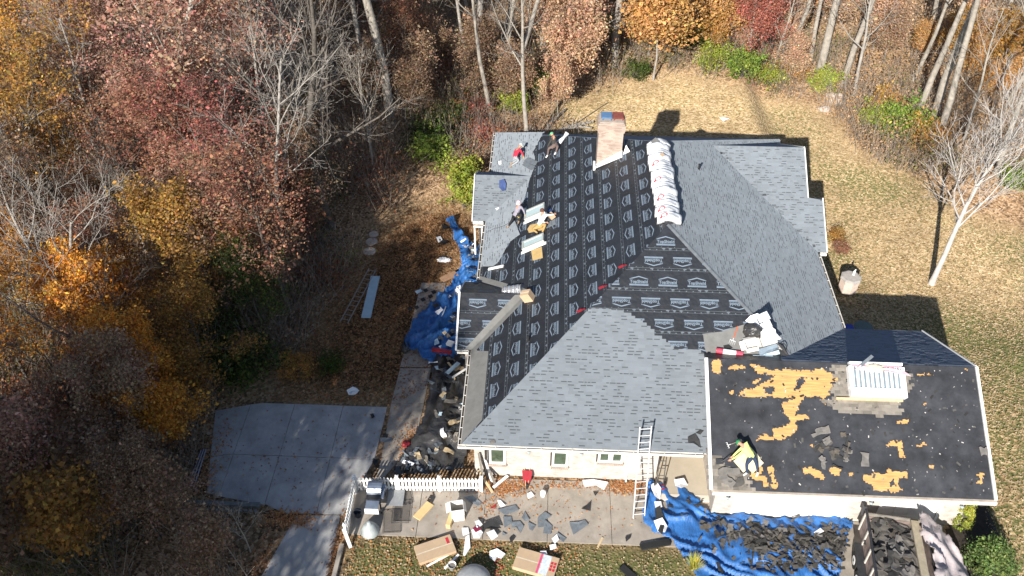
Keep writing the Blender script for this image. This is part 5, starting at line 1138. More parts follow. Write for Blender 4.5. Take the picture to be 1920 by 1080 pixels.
lump('torn_paper', 'crumpled tan paper behind the wrapped stack at the garage ridge', 'paper', gS.P(1635, 693, .25), .36, mat('tan_paper', (.55, .47, .36), .9, .2, 6), (1.3, .6, .45), 5, .3, sl_rot)
tag(MB().bar(gS.P(1608, 690, .35), gS.P(1628, 673, .5), .14, .03).build('loose_shingle', m_newsh, loc=gS.P(1608, 690)), 'loose shingle strip sticking up above the wrapped stack', 'shingle')
SCR = []
for k in range(7):
    r = random.Random(k + 40); mb = MB(); a, b_ = r.uniform(.35, .9), r.uniform(.16, .34); n = 8
    xs_ = [-a / 2 + a * i / 4 for i in range(5)]; lo = [(x, -b_ / 2 + r.uniform(-.05, .04), .012 + r.uniform(0, .05)) for x in xs_]; hi = [(x + r.uniform(-.04, .04), b_ / 2 + r.uniform(-.06, .04), .012 + r.uniform(0, .05)) for x in xs_]
    v = lo + hi + [(p[0], p[1], p[2] - .01) for p in lo + hi]; f = [(i, i + 1, 6 + i, 5 + i) for i in range(4)] + [(10 + i, 15 + i, 16 + i, 11 + i) for i in range(4)]
    rim = [0, 1, 2, 3, 4, 9, 8, 7, 6, 5]; f += [(rim[i], 10 + rim[i], 10 + rim[(i + 1) % 10], rim[(i + 1) % 10]) for i in range(10)]
    mb.add(v, f); SCR.append(mb.mesh('shingle_scrap', [m_oldsh1]))
m_sc = [mat('dull_scrap', (.075, .07, .064), .95, .35, 4, .5, 50), mat('brown_scrap', (.1, .085, .068), .95, .3, 4, .4, 40), mat('dark_scrap', (.035, .034, .033), .9, .3, 4, .4, 40), mat('grey_scrap', (.15, .14, .13), .95, .3, 4, .4, 40)]
def put_scrap(p, R3, label, group, k=None, mt=None, sc=1., cat='shingle scrap'):
    o = bpy.data.objects.new('shingle_scrap', SCR[rnd.randrange(7) if k is None else k]); COL.objects.link(o); o.location = p; o.rotation_euler = R3.to_euler(); o.scale = (sc,) * 3
    o.material_slots[0].link = 'OBJECT'; o.material_slots[0].material = mt or rnd.choice(m_sc); return tag(o, label, cat, group)
for i in range(24):
    cx_, cy_ = rnd.gauss(1572, 22), rnd.gauss(842, 15); put_scrap(gS.P(cx_, cy_, .02 + i * .004), gS.R @ rotm(U(0, 6), U(-.1, .1)), 'torn shingle in the loose pile in the middle of the stripped garage roof', 'torn shingles on the garage roof', mt=m_sc[i % 4], sc=.62)
for i, (px, py, lab) in enumerate(((1362, 900, 'long torn shingle strip at the front left corner of the garage roof'), (1540, 806, 'pale torn shingle left of the loose pile, lower'), (1538, 812, 'pale torn shingle left of the loose pile, upper'), (1845, 846, 'torn grey shingle hanging over the right rake of the garage roof'), (1380, 905, 'torn shingle near the garage gutter at the left'), (1620, 862, 'upright grey torn shingle at the right end of the loose pile'), (1365, 884, 'torn shingle at the worker\'s shovel'))):
    put_scrap(gS.P(px, py, .05), gS.R @ rotm((-.6, .4, .3, .1, .2, 1.5, .1)[i]), lab, None, k=i % 7, mt=m_sc[3 if i != 4 else 0], sc=1.1)

# ------------------------------------------------------------------ people
def person(label, base, surf, J, shirt, pants, shoe, hat=None, hair=None, hatcol=None, sleeves=True, glove=None, gaze=(1, 0, 0)):
    """J: joint -> (east, north, height above the surface below); surf(x,y) gives that surface; one skinned body"""
    b = Vector(base); W3 = {k: Vector((v[0], v[1], surf(b.x + v[0], b.y + v[1]) - b.z + v[2])) for k, v in J.items()}
    sh = [W3['shL'], W3['shR']]; 
    V = []; E_ = []; Rr = []; cls = []; ix = {}
    def add(k, p, r, c): ix[k] = len(V); V.append(tuple(p)); Rr.append(r); cls.append(c)
    add('pel', W3['pel'], .165, 'p'); add('belly', W3['pel'].lerp(W3['chest'], .5), .15, 's'); add('chest', W3['chest'], .17, 's'); add('neck', W3['neck'], .062, 'k')
    hd = W3['head']; nk = W3['neck']; add('jaw', nk.lerp(hd, .55), .085, 'k'); add('head', hd, .108, 'k'); add('crown', hd + (hd - nk).normalized() * .1, .085, 'k')
    for s in 'LR':
        add('sh' + s, W3['sh' + s], .08, 's'); add('el' + s, W3['el' + s], .055, 's'); add('wr' + s, W3['wr' + s], .037, 's' if sleeves else 'k'); add('pa' + s, W3['wr' + s] + (W3['wr' + s] - W3['el' + s]).normalized() * .06, .04, 'g' if glove else 'k')
        add('hip' + s, W3['pel'].lerp(W3['kn' + s], .18) + (W3['sh' + s] - (sh[0] + sh[1]) / 2).normalized() * .09, .12, 'p'); add('kn' + s, W3['kn' + s], .082, 'p'); add('an' + s, W3['an' + s], .052, 'p'); add('toe' + s, W3['toe' + s], .045, 'b')
    for a, c in [('pel', 'belly'), ('belly', 'chest'), ('chest', 'neck'), ('neck', 'jaw'), ('jaw', 'head'), ('head', 'crown')] + [q for s in 'LR' for q in (('chest', 'sh' + s), ('sh' + s, 'el' + s), ('el' + s, 'wr' + s), ('wr' + s, 'pa' + s), ('pel', 'hip' + s), ('hip' + s, 'kn' + s), ('kn' + s, 'an' + s), ('an' + s, 'toe' + s))]: E_.append((ix[a], ix[c]))
    me = bpy.data.meshes.new('body'); me.from_pydata(V, E_, []); o = bpy.data.objects.new('tmp_body', me); COL.objects.link(o)
    o.modifiers.new('skin', 'SKIN'); sd = me.skin_vertices[0].data
    for i, r in enumerate(Rr): sd[i].radius = (r, r * (.8 if cls[i] in 'ps' and r > .14 else 1)); sd[i].use_root = i == 0
    o.modifiers.new('smooth', 'SUBSURF').levels = 1; o.modifiers['smooth'].render_levels = 1
    dg = bpy.context.evaluated_depsgraph_get(); dg.update(); bm_ = bpy.data.meshes.new_from_object(o.evaluated_get(dg)); bpy.data.objects.remove(o)
    mats_ = {'p': pants, 's': shirt, 'k': m_skin, 'b': shoe, 'g': glove or m_skin}; keys = list(mats_); bm_.materials.clear()
    for k in keys: bm_.materials.append(mats_[k])
    segs = [(V[a], V[c], cls[c] if cls[a] != 'g' else 'g') for a, c in E_]
    for p in bm_.polygons:
        c = p.center; best = None
        for a, q, cl in segs:
            a_, q_ = Vector(a), Vector(q); d = q_ - a_; t = max(0, min(1, (c - a_).dot(d) / d.length_squared)); D = (c - a_ - d * t).length
            if best is None or D < best[0]: best = (D, cl)
        p.material_index = keys.index(best[1]); p.use_smooth = True
    root = thing('person', label, 'person', b); bo = bpy.data.objects.new('body', bm_); COL.objects.link(bo); bo.parent = root
    up = (hd - nk).normalized(); fw = Vector(gaze); fw = (fw - up * fw.dot(up)).normalized(); sd_ = up.cross(fw)
    f = MB(); R3 = Matrix((fw, sd_, up)).transposed()
    f.box(hd + fw * .115 - up * .01, (.03, .025, .045), R3); f.box(hd + fw * .1 - up * .06, (.02, .05, .012), R3)
    for s in (1, -1): f.box(hd + sd_ * s * .105, (.04, .02, .06), R3); f.box(hd + fw * .1 + sd_ * s * .035 + up * .025, (.02, .025, .012), R3, 1)
    f.build('face', [m_skin, m_dark], root, world=False)
    if hat:
        prof = [(.118, .0), (.12, .04), (.105, .09), (.06, .125), (.015, .135)]; h = MB(); h.lathe(hd + up * .015, prof, 14, axis=R3)
        if hat == 'cap': h.box(hd + fw * .15 + up * .03, (.13, .15, .015), R3)
        if hat == 'hood': h.lathe(hd - up * .12 - fw * .04, [(.13, 0), (.15, .08), (.12, .15)], 12, axis=R3)
        h.build('hat', hatcol, root, world=False, smooth=True)
    if hair: MB().lathe(hd + up * .0 - fw * .02, [(.11, -.06), (.125, .0), (.12, .06), (.09, .115), (.03, .14)], 12, axis=R3).build('hair', hair, root, world=False, smooth=True)
    for s in 'LR':                                          # hands: palm with five bent fingers
        w = Vector(V[ix['pa' + s]]); d = (w - Vector(V[ix['el' + s]])).normalized(); sv = d.orthogonal().normalized(); n_ = d.cross(sv); h = MB(); h.box(w + d * .03, (.09, .075, .03), Matrix((d, sv, n_)).transposed())
        for k, L_ in enumerate((.07, .08, .075, .06)):
            a = w + d * .07 + sv * (-.03 + .02 * k); m_ = a + d * L_ * .55 - n_ * .01; h.tube(a, m_, .009, .008, 5); h.tube(m_, m_ + d * L_ * .35 - n_ * .03, .008, .006, 5)
        a = w + d * .01 + sv * .035; m_ = a + (d * .6 + sv * .8) * .04; h.tube(a, m_, .011, .009, 5); h.tube(m_, m_ + (d * .9 + sv * .2) * .03, .009, .007, 5)
        h.build('hand', glove or m_skin, root, world=False)
    root.scale = (.93,) * 3
    return root
sfW = lambda x, y: ZE + TP * (x - XW) + .03
sfG = lambda x, y: ZE + GT * (y - (GYR - GD)) + .02
clo = lambda k, c: mat('cloth_' + k, c, .9, .2, 9, .3, 40)
jeans = clo('blue_jeans', (.09, .13, .22)); greyp = clo('grey_trousers', (.3, .32, .34)); blackp = clo('black_trousers', (.02, .02, .022)); boots = clo('tan_boots', (.3, .2, .12)); wshoe = clo('white_shoes', (.7, .7, .68)); dkshoe = clo('dark_shoes', (.03, .03, .03)); khaki = clo('khaki_trousers', (.4, .26, .1))
p1 = pW.P(966, 305); person('person in a red hooded top and pale cap kneeling on the upper left roof slope', p1, sfW,
    dict(pel=(-.05, -.05, .38), chest=(.12, .28, .62), neck=(.22, .46, .68), head=(.32, .58, .72), shL=(.0, .42, .64), shR=(.32, .28, .58), elL=(.22, .5, .4), elR=(.45, .18, .32), wrL=(.42, .4, .18), wrR=(.52, .05, .12), knL=(.28, .12, .1), knR=(.25, -.18, .1), anL=(-.15, -.02, .08), anR=(-.2, -.3, .07), toeL=(-.32, -.05, .05), toeR=(-.38, -.32, .05)),
    clo('red_top', (.5, .03, .06)), greyp, boots, 'cap', None, clo('mint_cap', (.6, .7, .66)), glove=clo('yellow_glove', (.5, .38, .1)), gaze=(.8, .2, -.3))
p2 = pW.P(1036, 285); person('person in dark clothes and green cap crouching at the top of the roof', p2, sfW,
    dict(pel=(.15, .15, .3), chest=(.05, .45, .62), neck=(.0, .55, .78), head=(-.06, .62, .9), shL=(.12, .62, .66), shR=(-.1, .38, .66), elL=(.2, .38, .42), elR=(-.3, .25, .42), wrL=(.05, .1, .3), wrR=(-.25, .05, .25), knL=(.3, -.25, .36), knR=(-.25, .0, .38), anL=(.2, -.4, .08), anR=(-.3, -.3, .08), toeL=(.12, -.55, .05), toeR=(-.42, -.42, .05)),
    clo('dark_top', (.05, .045, .04)), clo('brown_trousers', (.14, .1, .09)), wshoe, 'cap', None, clo('green_cap', (.12, .42, .22)), gaze=(-.6, -.6, -.2))
p3 = pW.P(962, 417); person('person in a grey hooded top and pink cap squatting beside the upper skylight', p3, sfW,
    dict(pel=(.1, .05, .3), chest=(.28, .3, .6), neck=(.3, .42, .74), head=(.3, .5, .86), shL=(.14, .42, .64), shR=(.46, .32, .62), elL=(.1, .12, .42), elR=(.62, .1, .4), wrL=(.3, -.05, .25), wrR=(.7, -.1, .2), knL=(-.02, -.25, .42), knR=(.5, -.12, .4), anL=(-.25, -.3, .1), anR=(.35, -.28, .08), toeL=(-.34, -.42, .05), toeR=(.3, -.44, .05)),
    clo('grey_top', (.27, .25, .3)), blackp, boots, 'hood', None, clo('pink_cap', (.7, .5, .55)), glove=clo('yellow_glove', (.5, .38, .1)), gaze=(.2, -.9, -.2))
p4 = pW.P(1012, 432); person('person in a white shirt sitting between the two skylights reaching for a box', p4, sfW,
    dict(pel=(.0, .1, .2), chest=(.15, .42, .55), neck=(.12, .52, .7), head=(.12, .6, .84), shL=(-.05, .45, .58), shR=(.34, .42, .56), elL=(.05, .2, .4), elR=(.55, .42, .42), wrL=(.3, .15, .25), wrR=(.75, .52, .3), knL=(-.4, -.05, .3), knR=(.32, -.1, .32), anL=(-.1, -.32, .08), anR=(.15, -.4, .07), toeL=(-.16, -.46, .05), toeR=(.1, -.54, .05)),
    clo('white_shirt', (.75, .74, .72)), khaki, dkshoe, None, clo('brown_hair', (.12, .05, .035)), sleeves=True, gaze=(.8, .4, -.3))
carton('cardboard_box', 'small tan box at the right hand of the worker in white', pW.P(1036, 408, .02), (.36, .28, .22), pW.R @ rotm(.5), m_card)
scrap('jacket', 'dark blue cloth lying above the worker in white', 'cloth', pW, [(1027, 396), (1032, 391), (1041, 402), (1037, 406)], clo('navy', (.02, .05, .14)), .05, .03)
for i in range(3): tag(MB().box(pW.P(1024 + 7 * i, 424 - 3 * i, .03), (.45, .26, .02), pW.R @ rotm(.1)).build('loose_shingle', m_newsh, loc=pW.P(1024 + 7 * i, 424 - 3 * i)), 'loose new shingle %s of three right of the worker in white' % ('left', 'middle', 'right')[i], 'shingle')
p5 = gS.P(1398, 880); person('person in hi-vis yellow top and green cap bending with shovel on garage roof', p5, sfG,
    dict(pel=(.18, .2, .56), chest=(-.12, .42, .7), neck=(-.26, .54, .72), head=(-.38, .62, .72), shL=(-.2, .3, .68), shR=(-.06, .58, .74), elL=(-.44, .22, .48), elR=(-.4, .42, .48), wrL=(-.66, .16, .38), wrR=(-.6, .3, .36), knL=(-.02, .02, .34), knR=(.42, .08, .32), anL=(.02, -.2, .1), anR=(.52, -.16, .09), toeL=(-.14, -.28, .05), toeR=(.42, -.32, .05)),
    clo('hivis', (.62, .72, .22)), clo('navy_trousers', (.025, .04, .08)), wshoe, 'cap', None, clo('dark_green_cap', (.03, .2, .08)), gaze=(-.8, -.2, -.5))
sv = thing('shovel', 'dark shingle shovel held by the worker in hi-vis yellow', 'shovel', gS.P(1352, 868)); a = Vector((p5.x - .66, p5.y + .24, sfG(0, p5.y + .24) + .37)); e_ = gS.P(1352, 866, .08)
MB().tube(a, e_, .018, .018, 6).build('handle', m_steel, sv); MB().box(e_ + Vector((-.08, 0, 0)), (.3, .22, .02), gS.R @ rotm(.1)).build('blade', m_steel, sv)
for i, (c_, a_) in enumerate((((1400, 862), .7), ((1411, 868), .75))): tag(MB().box(gS.P(*c_, .04 + .03 * i), (.95 - .3 * i, .6, .03), gS.R @ rotm(a_)).build('foam_pad', mat('cream_foam', (.68, .58, .38), .9, .1, 5), loc=gS.P(*c_)), ['larger cream foam kneeling pad under the bending worker', 'smaller cream foam kneeling pad behind the bending worker'][i], 'pad')
fork('stripping fork with dark handle lying left of the bending worker', gS.P(1384, 828, .05), gS.P(1362, 836, .05), gS, m_greyw)

# ------------------------------------------------------------------ front: ladder, fence, patio things
def ladder(label, foot0, foot1, top0, n, name='extension_ladder', mt=None):
    f0, f1, t0 = Vector(foot0), Vector(foot1), Vector(top0); d = t0 - f0; s = f1 - f0; o = thing(name, label, 'ladder', f0); nn = d.cross(s).normalized()
    for q in (f0, f1): MB().bar(q, q + d, .035, .08, up=nn).build('rail', mt or m_alu, o)
    for k in range(n): q = f0 + d * ((k + .6) / n); MB().tube(q, q + s, .019, .019, 8).build('rung', mt or m_alu, o)
    return o
F0 = G(1187, 972, .04); F1 = G(1208, 970, .04); T0 = F0 + (Vector((4.29, 23.68, 2.85)) - F0) * 1.37
ladder('aluminium extension ladder leaning on the front gutter', F0, F1, T0, 14)
def picket_fence(label, p, q, h=.95, sp=.155, ends=True, group=None):
    p, q = Vector(p), Vector(q); d = q - p; L_ = d.length; x = d / L_; o = thing('picket_fence', label, 'fence', p, 0, group); R3 = Matrix((x, Vector((-x.y, x.x, 0)), Vector((0, 0, 1)))).transposed(); nP = max(2, round(L_ / 2.2) + 1)
    for z in (.25, h - .22): MB().box((p + q) / 2 + Vector((0, 0, z)), (L_, .04, .09), R3).build('rail', m_white, o)
    for i in range(nP): c = p + d * (i / (nP - 1)); MB().box(c + Vector((0, 0, h * .53)), (.11, .11, h * 1.06), R3).box(c + Vector((0, 0, h * 1.09)), (.15, .15, .04), R3).box(c + Vector((0, 0, h * 1.13)), (.12, .12, .07), R3, taper=.2).build('post', m_white, o)
    n = int(L_ / sp)
    for i in range(n):
        c = p + d * ((i + .5) / n) + R3 @ Vector((0, -.034, 0)); w = .045; t = .011; zz = h - .03
        MB().slab([c + R3 @ Vector((a, 0, b_)) for a, b_ in ((-w, .06), (w, .06), (w, zz), (0, zz + .07), (-w, zz))], R3 @ Vector((0, -1, 0)), .022).build('picket', m_white, o)
    return o
picket_fence('white picket fence running from the driveway to the house corner', (-7.98, 23.2, .03), (-2.4, 23.4, .03))
picket_fence('white picket fence running along the driveway side of the patio', (-7.98, 23.05, .03), (-7.95, 20.75, .03))
bd = thing('leaning_panel', 'white slatted panel leaning at the lower end of the side fence', 'panel', (-7.95, 20.6, .03)); MB().bar((-8.0, 20.7, .85), (-7.72, 20.3, .05), .14, .06).build('board', m_white, bd)
# grill with side shelf and bucket
gq = G(706, 946); gr = thing('gas_grill', 'black gas grill with raised steel lid inside the fence corner', 'grill', gq); m_lid = mat('steel_lid', (.35, .4, .48), .3, .15, 5, metal=.6)
for sx in (-.3, .3):
    for sy in (-.5, .5): MB().box((sx, sy * .9, .4), (.06, .06, .8)).build('leg', m_steel, gr, world=False)
MB().box((0, .05, .82), (.62, .85, .2)).build('firebox', m_steel, gr, world=False); lid = MB()
for k in range(7):
    a0, a1 = k * math.pi / 7, (k + 1) * math.pi / 7; y0, y1 = .33 * math.cos(a0), .33 * math.cos(a1); z0, z1 = .3 * math.sin(a0), .3 * math.sin(a1); lid.add([(-.3, .2 + y0, .92 + z0), (.3, .2 + y0, .92 + z0), (.3, .2 + y1, .92 + z1), (-.3, .2 + y1, .92 + z1)], [(0, 1, 2, 3)])
    lid.add([(-.3, .2, .92), (-.3, .2 + y0, .92 + z0), (-.3, .2 + y1, .92 + z1)], [(0, 1, 2)]); lid.add([(.3, .2, .92), (.3, .2 + y1, .92 + z1), (.3, .2 + y0, .92 + z0)], [(0, 1, 2)])
lid.build('lid', m_lid, gr, world=False); MB().box((0, -.62, .86), (.56, .42, .05)).build('side_shelf', m_lid, gr, world=False); MB().box((0, -.85, .72), (.6, .06, .3)).build('front_panel', m_white, gr, world=False); MB().box((.36, .1, .84), (.12, .7, .1)).build('control_panel', m_lid, gr, world=False)
for k in range(3): MB().tube((.42, -.1 + k * .2, .84), (.46, -.1 + k * .2, .84), .03, .03, 10).build('knob', m_steel, gr, world=False)
bk = G(672, 968); o = thing('bucket', 'dark bucket standing beside the grill', 'bucket', bk); MB().lathe((0, 0, 0), [(.13, 0), (.17, .36), (.18, .36), (.165, .33), (.12, .03)], 14).build('pail', mat('dark_pail', (.05, .06, .08), .5), o, world=False, smooth=True); MB().path([Vector((.18 * math.cos(a), 0, .36 + .12 * math.sin(a))) for a in np.linspace(0, 3.14, 8)], .006, 4).build('handle', m_alu, o, world=False)
cn = G(694, 996); o = thing('urn_lid', 'grey conical cover standing at the lower left of the patio', 'cover', cn); MB().lathe((0, 0, 0), [(.42, 0), (.42, .05), (.3, .3), (.17, .52), (.1, .55), (.1, .66), (.04, .7)], 20).build('cone', mat('grey_plastic', (.33, .36, .36), .5), o, world=False, smooth=True)
# wire crate panels
def wire(label, c, rz, a, b_, n, m_):
    o = thing('wire_panel', label, 'wire panel', c, rz); f = MB()
    for s in (-1, 1): f.tube((-a / 2, s * b_ / 2, 0), (a / 2, s * b_ / 2, 0), .011, .011, 5); f.tube((s * a / 2, -b_ / 2, 0), (s * a / 2, b_ / 2, 0), .011, .011, 5)
    f.build('rim', m_steel, o, world=False); g_ = MB()
    for k in range(1, n): g_.tube((-a / 2 + a * k / n, -b_ / 2, 0), (-a / 2 + a * k / n, b_ / 2, 0), .0045, .0045, 4)
    for k in range(1, m_): g_.tube((-a / 2, -b_ / 2 + b_ * k / m_, 0), (a / 2, -b_ / 2 + b_ * k / m_, 0), .0045, .0045, 4)
    g_.build('mesh', m_steel, o, world=False); return o
wire('black wire crate panel lying lowest on the patio', G(735, 977, .09), .12, .75, 1.15, 15, 23); wire('black wire crate panel lying on top of the lower one', G(752, 960, .14), .05, .75, 1.1, 15, 22); wire('black wire crate panel nearest the fence', G(760, 928, .1), .3, .5, 1.0, 10, 20)
tag(MB().box(G(742, 933, .17), (.72, .85, .015), rotm(.02)).build('mesh_sheet', mat('grey_mesh', (.25, .26, .27), .6), loc=G(742, 933)), 'grey flat sheet lying over the wire crate panels', 'sheet')
MBc = MB(); cpts = [G(770 + 8 * math.sin(k), 925 - 9 * k, .05) for k in range(3)]
def ground_box(label, px, py, size, rz, mt=None, **k): return carton('cardboard_box', label, G(px, py, .04), size, rotm(rz), mt, **k)
def plank(label, a, b_, w, th, mt, z=.05, name='board', cat='board', up=(0, 0, 1)):
    p, q = G(*a, z), G(*b_, z); return tag(MB().bar(p, q, w, th, up=up).build(name, mt, loc=p), label, cat)
plank('tan foam board lying on the patio right of the wire panels', (781, 972), (807, 944), .38, .06, mat('tan_foam', (.62, .45, .22), .85, .1, 4), .06); plank('tan board standing on edge left of the white open box', (840, 988), (849, 962), .2, .3, mat('tan_foam', (.62, .45, .22)), .16)
scrap_g = Plane((0, 0, .04), 'S', 0.0)
def gscrap(name, label, cat, pts_, mt, h=.01, th=.008, curl=.03, group=None): return scrap(name, label, cat, scrap_g, pts_, mt, h, th, group, curl)
gscrap('felt_scrap', 'black torn felt at the upper end of the tan foam board', 'scrap', [(800, 940), (806, 930), (813, 922), (816, 934), (810, 945)], m_dkfelt)
ob = carton('cardboard_box', 'tall open white carton standing on the patio', G(858, 968, .04), (.55, .5, .8), rotm(.2), m_cardw, True)
def prints(o, R3, a, b_, h):
    MB().box(R3 @ Vector((a * .22, 0, h + .014)), (a * .2, b_ * .96, .003), R3).build('picture_print', mat('picture_print', (.6, .66, .72), .5, .4, 7), o, world=False); MB().box(R3 @ Vector((a * .08, 0, h + .0145)), (a * .05, b_ * .97, .003), R3).build('red_band', mat('pink_band', (.6, .08, .2), .5), o, world=False)
    for i in range(2):
        for j in range(3): MB().box(R3 @ Vector((a * (.37 + .075 * i), b_ * (-.15 + .16 * j), h + .014)), (a * .06, b_ * .12, .003), R3).build('red_panel', m_redp, o, world=False)
ground_box('large flat cardboard box with red band and picture on the front lawn', 1005, 1060, (1.75, .95, .22), -.27, extra=prints)
def mark(o, R3, a, b_, h): MB().box(R3 @ Vector((a * .38, b_ * .2, h + .013)), (.12, .3, .003), R3).build('red_mark', m_redp, o, world=False)
ground_box('large plain flat cardboard box on the lawn edge', 816, 1033, (1.6, .85, .18), .42, extra=mark)
m_paper = m_pla
PAPERS = [((745, 1), ((866, 992), (878, 990), (880, 1003), (868, 1005)), 'square white paper at the lawn edge below the open carton'), (0, ((873, 1008), (880, 1004), (882, 1028), (872, 1045), (868, 1042)), 'long white strip hanging from the patio onto the lawn'), (0, ((884, 998), (894, 990), (906, 1002), (900, 1014), (888, 1012)), 'crumpled white wrapper in the middle of the paper heap'), (0, ((912, 1003), (926, 996), (934, 1010), (922, 1016)), 'white wrapper at the right of the paper heap'),
    (0, ((890, 982), (898, 978), (905, 988), (896, 994)), 'white wrapper at the top of the paper heap'), (0, ((918, 1035), (932, 1030), (948, 1040), (940, 1050), (932, 1045), (928, 1055), (918, 1046)), 'star-shaped white paper scrap on the lawn'), (0, ((932, 940), (938, 938), (948, 950), (938, 952)), 'white bent scrap above the dark shingle pieces'), (0, ((988, 928), (996, 922), (1002, 932), (990, 936)), 'white bent scrap right of the red wheelbarrow'),
    (0, ((1034, 1012), (1044, 1002), (1048, 1014), (1040, 1020)), 'white scrap at the lawn edge beside a dark shingle'), (0, ((1030, 1024), (1042, 1020), (1044, 1030), (1032, 1032)), 'white scrap on the grass above the printed box'), (0, ((1092, 902), (1112, 900), (1140, 906), (1132, 920), (1120, 912), (1096, 914)), 'large white plastic sheet against the front wall'), (0, ((1348, 222), (1360, 221), (1368, 224), (1356, 228)), 'white scrap lying alone on the back lawn'),
    (0, ((650, 733), (662, 727), (674, 733), (668, 741), (654, 741)), 'round white lid on the dark grass above the driveway'), (0, ((1012, 1038), (1024, 1036), (1026, 1044), (1016, 1044)), 'white scrap on top of the printed box')]
for _, P_, lab in PAPERS: gscrap('paper_scrap', lab, 'paper', P_, m_paper, .12 if 'heap' in lab or 'on top' in lab else .02, .008, .08)
gscrap('felt_scrap', 'black torn felt beside the white paper heap', 'scrap', [(905, 985), (930, 978), (940, 993), (920, 996), (908, 994)], m_dkfelt, .1, .01, .1); gscrap('felt_scrap', 'dark red torn wrapper in the white paper heap', 'scrap', [(886, 995), (896, 990), (903, 998), (892, 1002)], mat('maroon_wrap', (.2, .02, .05), .5), .16, .01, .06); gscrap('felt_scrap', 'red triangle of wrapper above the dark shingle pieces', 'scrap', [(919, 953), (931, 944), (929, 954)], m_red)
DARK = [([(932, 957), (967, 947), (973, 958), (948, 966)], 'long dark shingle strip with white end at the top of the patio scraps'), ([(943, 970), (959, 969), (960, 982), (946, 990)], 'dark square shingle left of the bent strips'), ([(958, 980), (975, 978), (982, 988), (976, 1000), (968, 990), (960, 989)], 'dark bent shingle strip below the square one'), ([(978, 972), (984, 959), (993, 976), (985, 978)], 'dark narrow shingle wedge pointing up'), ([(990, 980), (1005, 986), (998, 997), (992, 992)], 'dark shingle wedge near the patio joint'),
    ([(1008, 972), (1022, 960), (1034, 969), (1024, 974), (1024, 989), (1008, 989)], 'dark square shingle piece right of the patio joint'), ([(1022, 976), (1036, 987), (1033, 1003), (1018, 1000)], 'grey shingle strip pointing at the lawn'), ([(1067, 980), (1085, 980), (1097, 975), (1103, 985), (1075, 1003)], 'large L-shaped grey shingle piece on the right of the patio'), ([(1090, 955), (1099, 948), (1108, 941), (1107, 958)], 'dark torn felt piece high on the right of the patio'),
    ([(1045, 1000), (1062, 1010), (1056, 1018), (1043, 1006)], 'dark shingle strip at the lawn edge'), ([(942, 997), (950, 1004), (942, 1004)], 'small dark triangle near the lawn edge'), ([(955, 1010), (962, 1003), (966, 1010), (958, 1020)], 'dark glove-like scrap on the lawn edge'), ([(870, 932), (886, 930), (905, 945), (896, 950), (880, 940)], 'dark blue shingle strip beside the open carton'), ([(1172, 1008), (1184, 1002), (1182, 1010), (1174, 1016)], 'black torn scrap near the blue tarp'), ([(1112, 922), (1122, 924), (1116, 930)], 'small dark scrap below the white plastic sheet'),
    ([(718, 815), (727, 815), (727, 822), (718, 823)], 'black scrap at the right edge of the driveway'), ([(713, 822), (736, 821), (735, 829), (714, 830)], 'grey slab of scrap where walkway and driveway meet'), ([(700, 860), (712, 866), (704, 876), (698, 866)], 'black torn piece on the driveway near the fence'), ([(694, 778), (700, 776), (703, 783), (697, 785)], 'small black clump on the sunlit driveway corner')]
for i, (P_, lab) in enumerate(DARK): gscrap('shingle_scrap', lab, 'shingle scrap', P_, m_newsh if i not in (8, 11, 13, 14, 15, 17, 18) else m_dkfelt, .02, .012, .05)
MB1 = MB(); fl_ = G(1018, 930); o = thing('white_cup', 'white round container standing on the patio', 'container', fl_); MB().lathe((0, 0, 0), [(.12, 0), (.13, .3), (.12, .31), (.05, .33)], 14).build('tub', m_white, o, world=False, smooth=True)
plank('pale short board standing at the lawn edge', (1121, 1026), (1130, 1008), .09, .05, m_wood); plank('white pipe length on the lawn below the plain box', (834, 1066), (860, 1040), .09, .07, m_white, .08); plank('white trim strip in front of the plain box', (800, 1062), (852, 1034), .08, .04, m_white, .06); plank('white plank lying in the leaves at the house corner', (925, 914), (952, 892), .13, .05, m_white, .15)
plank('ribbed black drain panel at the end of the blue tarp', (1201, 1026), (1256, 1016), .28, .1, m_rubber, .1, 'drain_panel', 'panel'); plank('black scrap block on the lawn at the bottom edge', (1165, 1062), (1190, 1085), .3, .06, m_rubber, .06)
pt_ = G(848, 1066); o = thing('flower_pot', 'white round flower pot with soil on the front lawn', 'pot', pt_); MB().lathe((0, 0, 0), [(.12, 0), (.17, .3), (.18, .3), (.15, .26), (.1, .05)], 16).build('pot', m_white, o, world=False, smooth=True); MB().lathe((0, 0, .2), [(.15, 0), (.145, .03), (.02, .04)], 12).build('soil', m_greyw, o, world=False)
cb_ = G(888, 1094); o = thing('kettle_lid', 'grey domed cover at the bottom edge of the lawn', 'cover', cb_); MB().lathe((0, 0, 0), [(.72, 0), (.75, .1), (.72, .3), (.6, .5), (.35, .6), (.05, .63)], 24).build('dome', mat('grey_shell', (.3, .31, .32), .5), o, world=False, smooth=True); MB().lathe((0, 0, .05), [(.78, 0), (.78, .05), (.7, .06)], 24).build('rim', m_rubber, o, world=False)
ch_ = [G(935 + 8 * math.sin(k * 1.3), 1040 + 4 * k, .05) for k in range(12)]; tag(MB().path(ch_, .015, 5).build('tangled_cord', m_red, loc=ch_[0]), 'red cord tangled on the front lawn', 'cord')
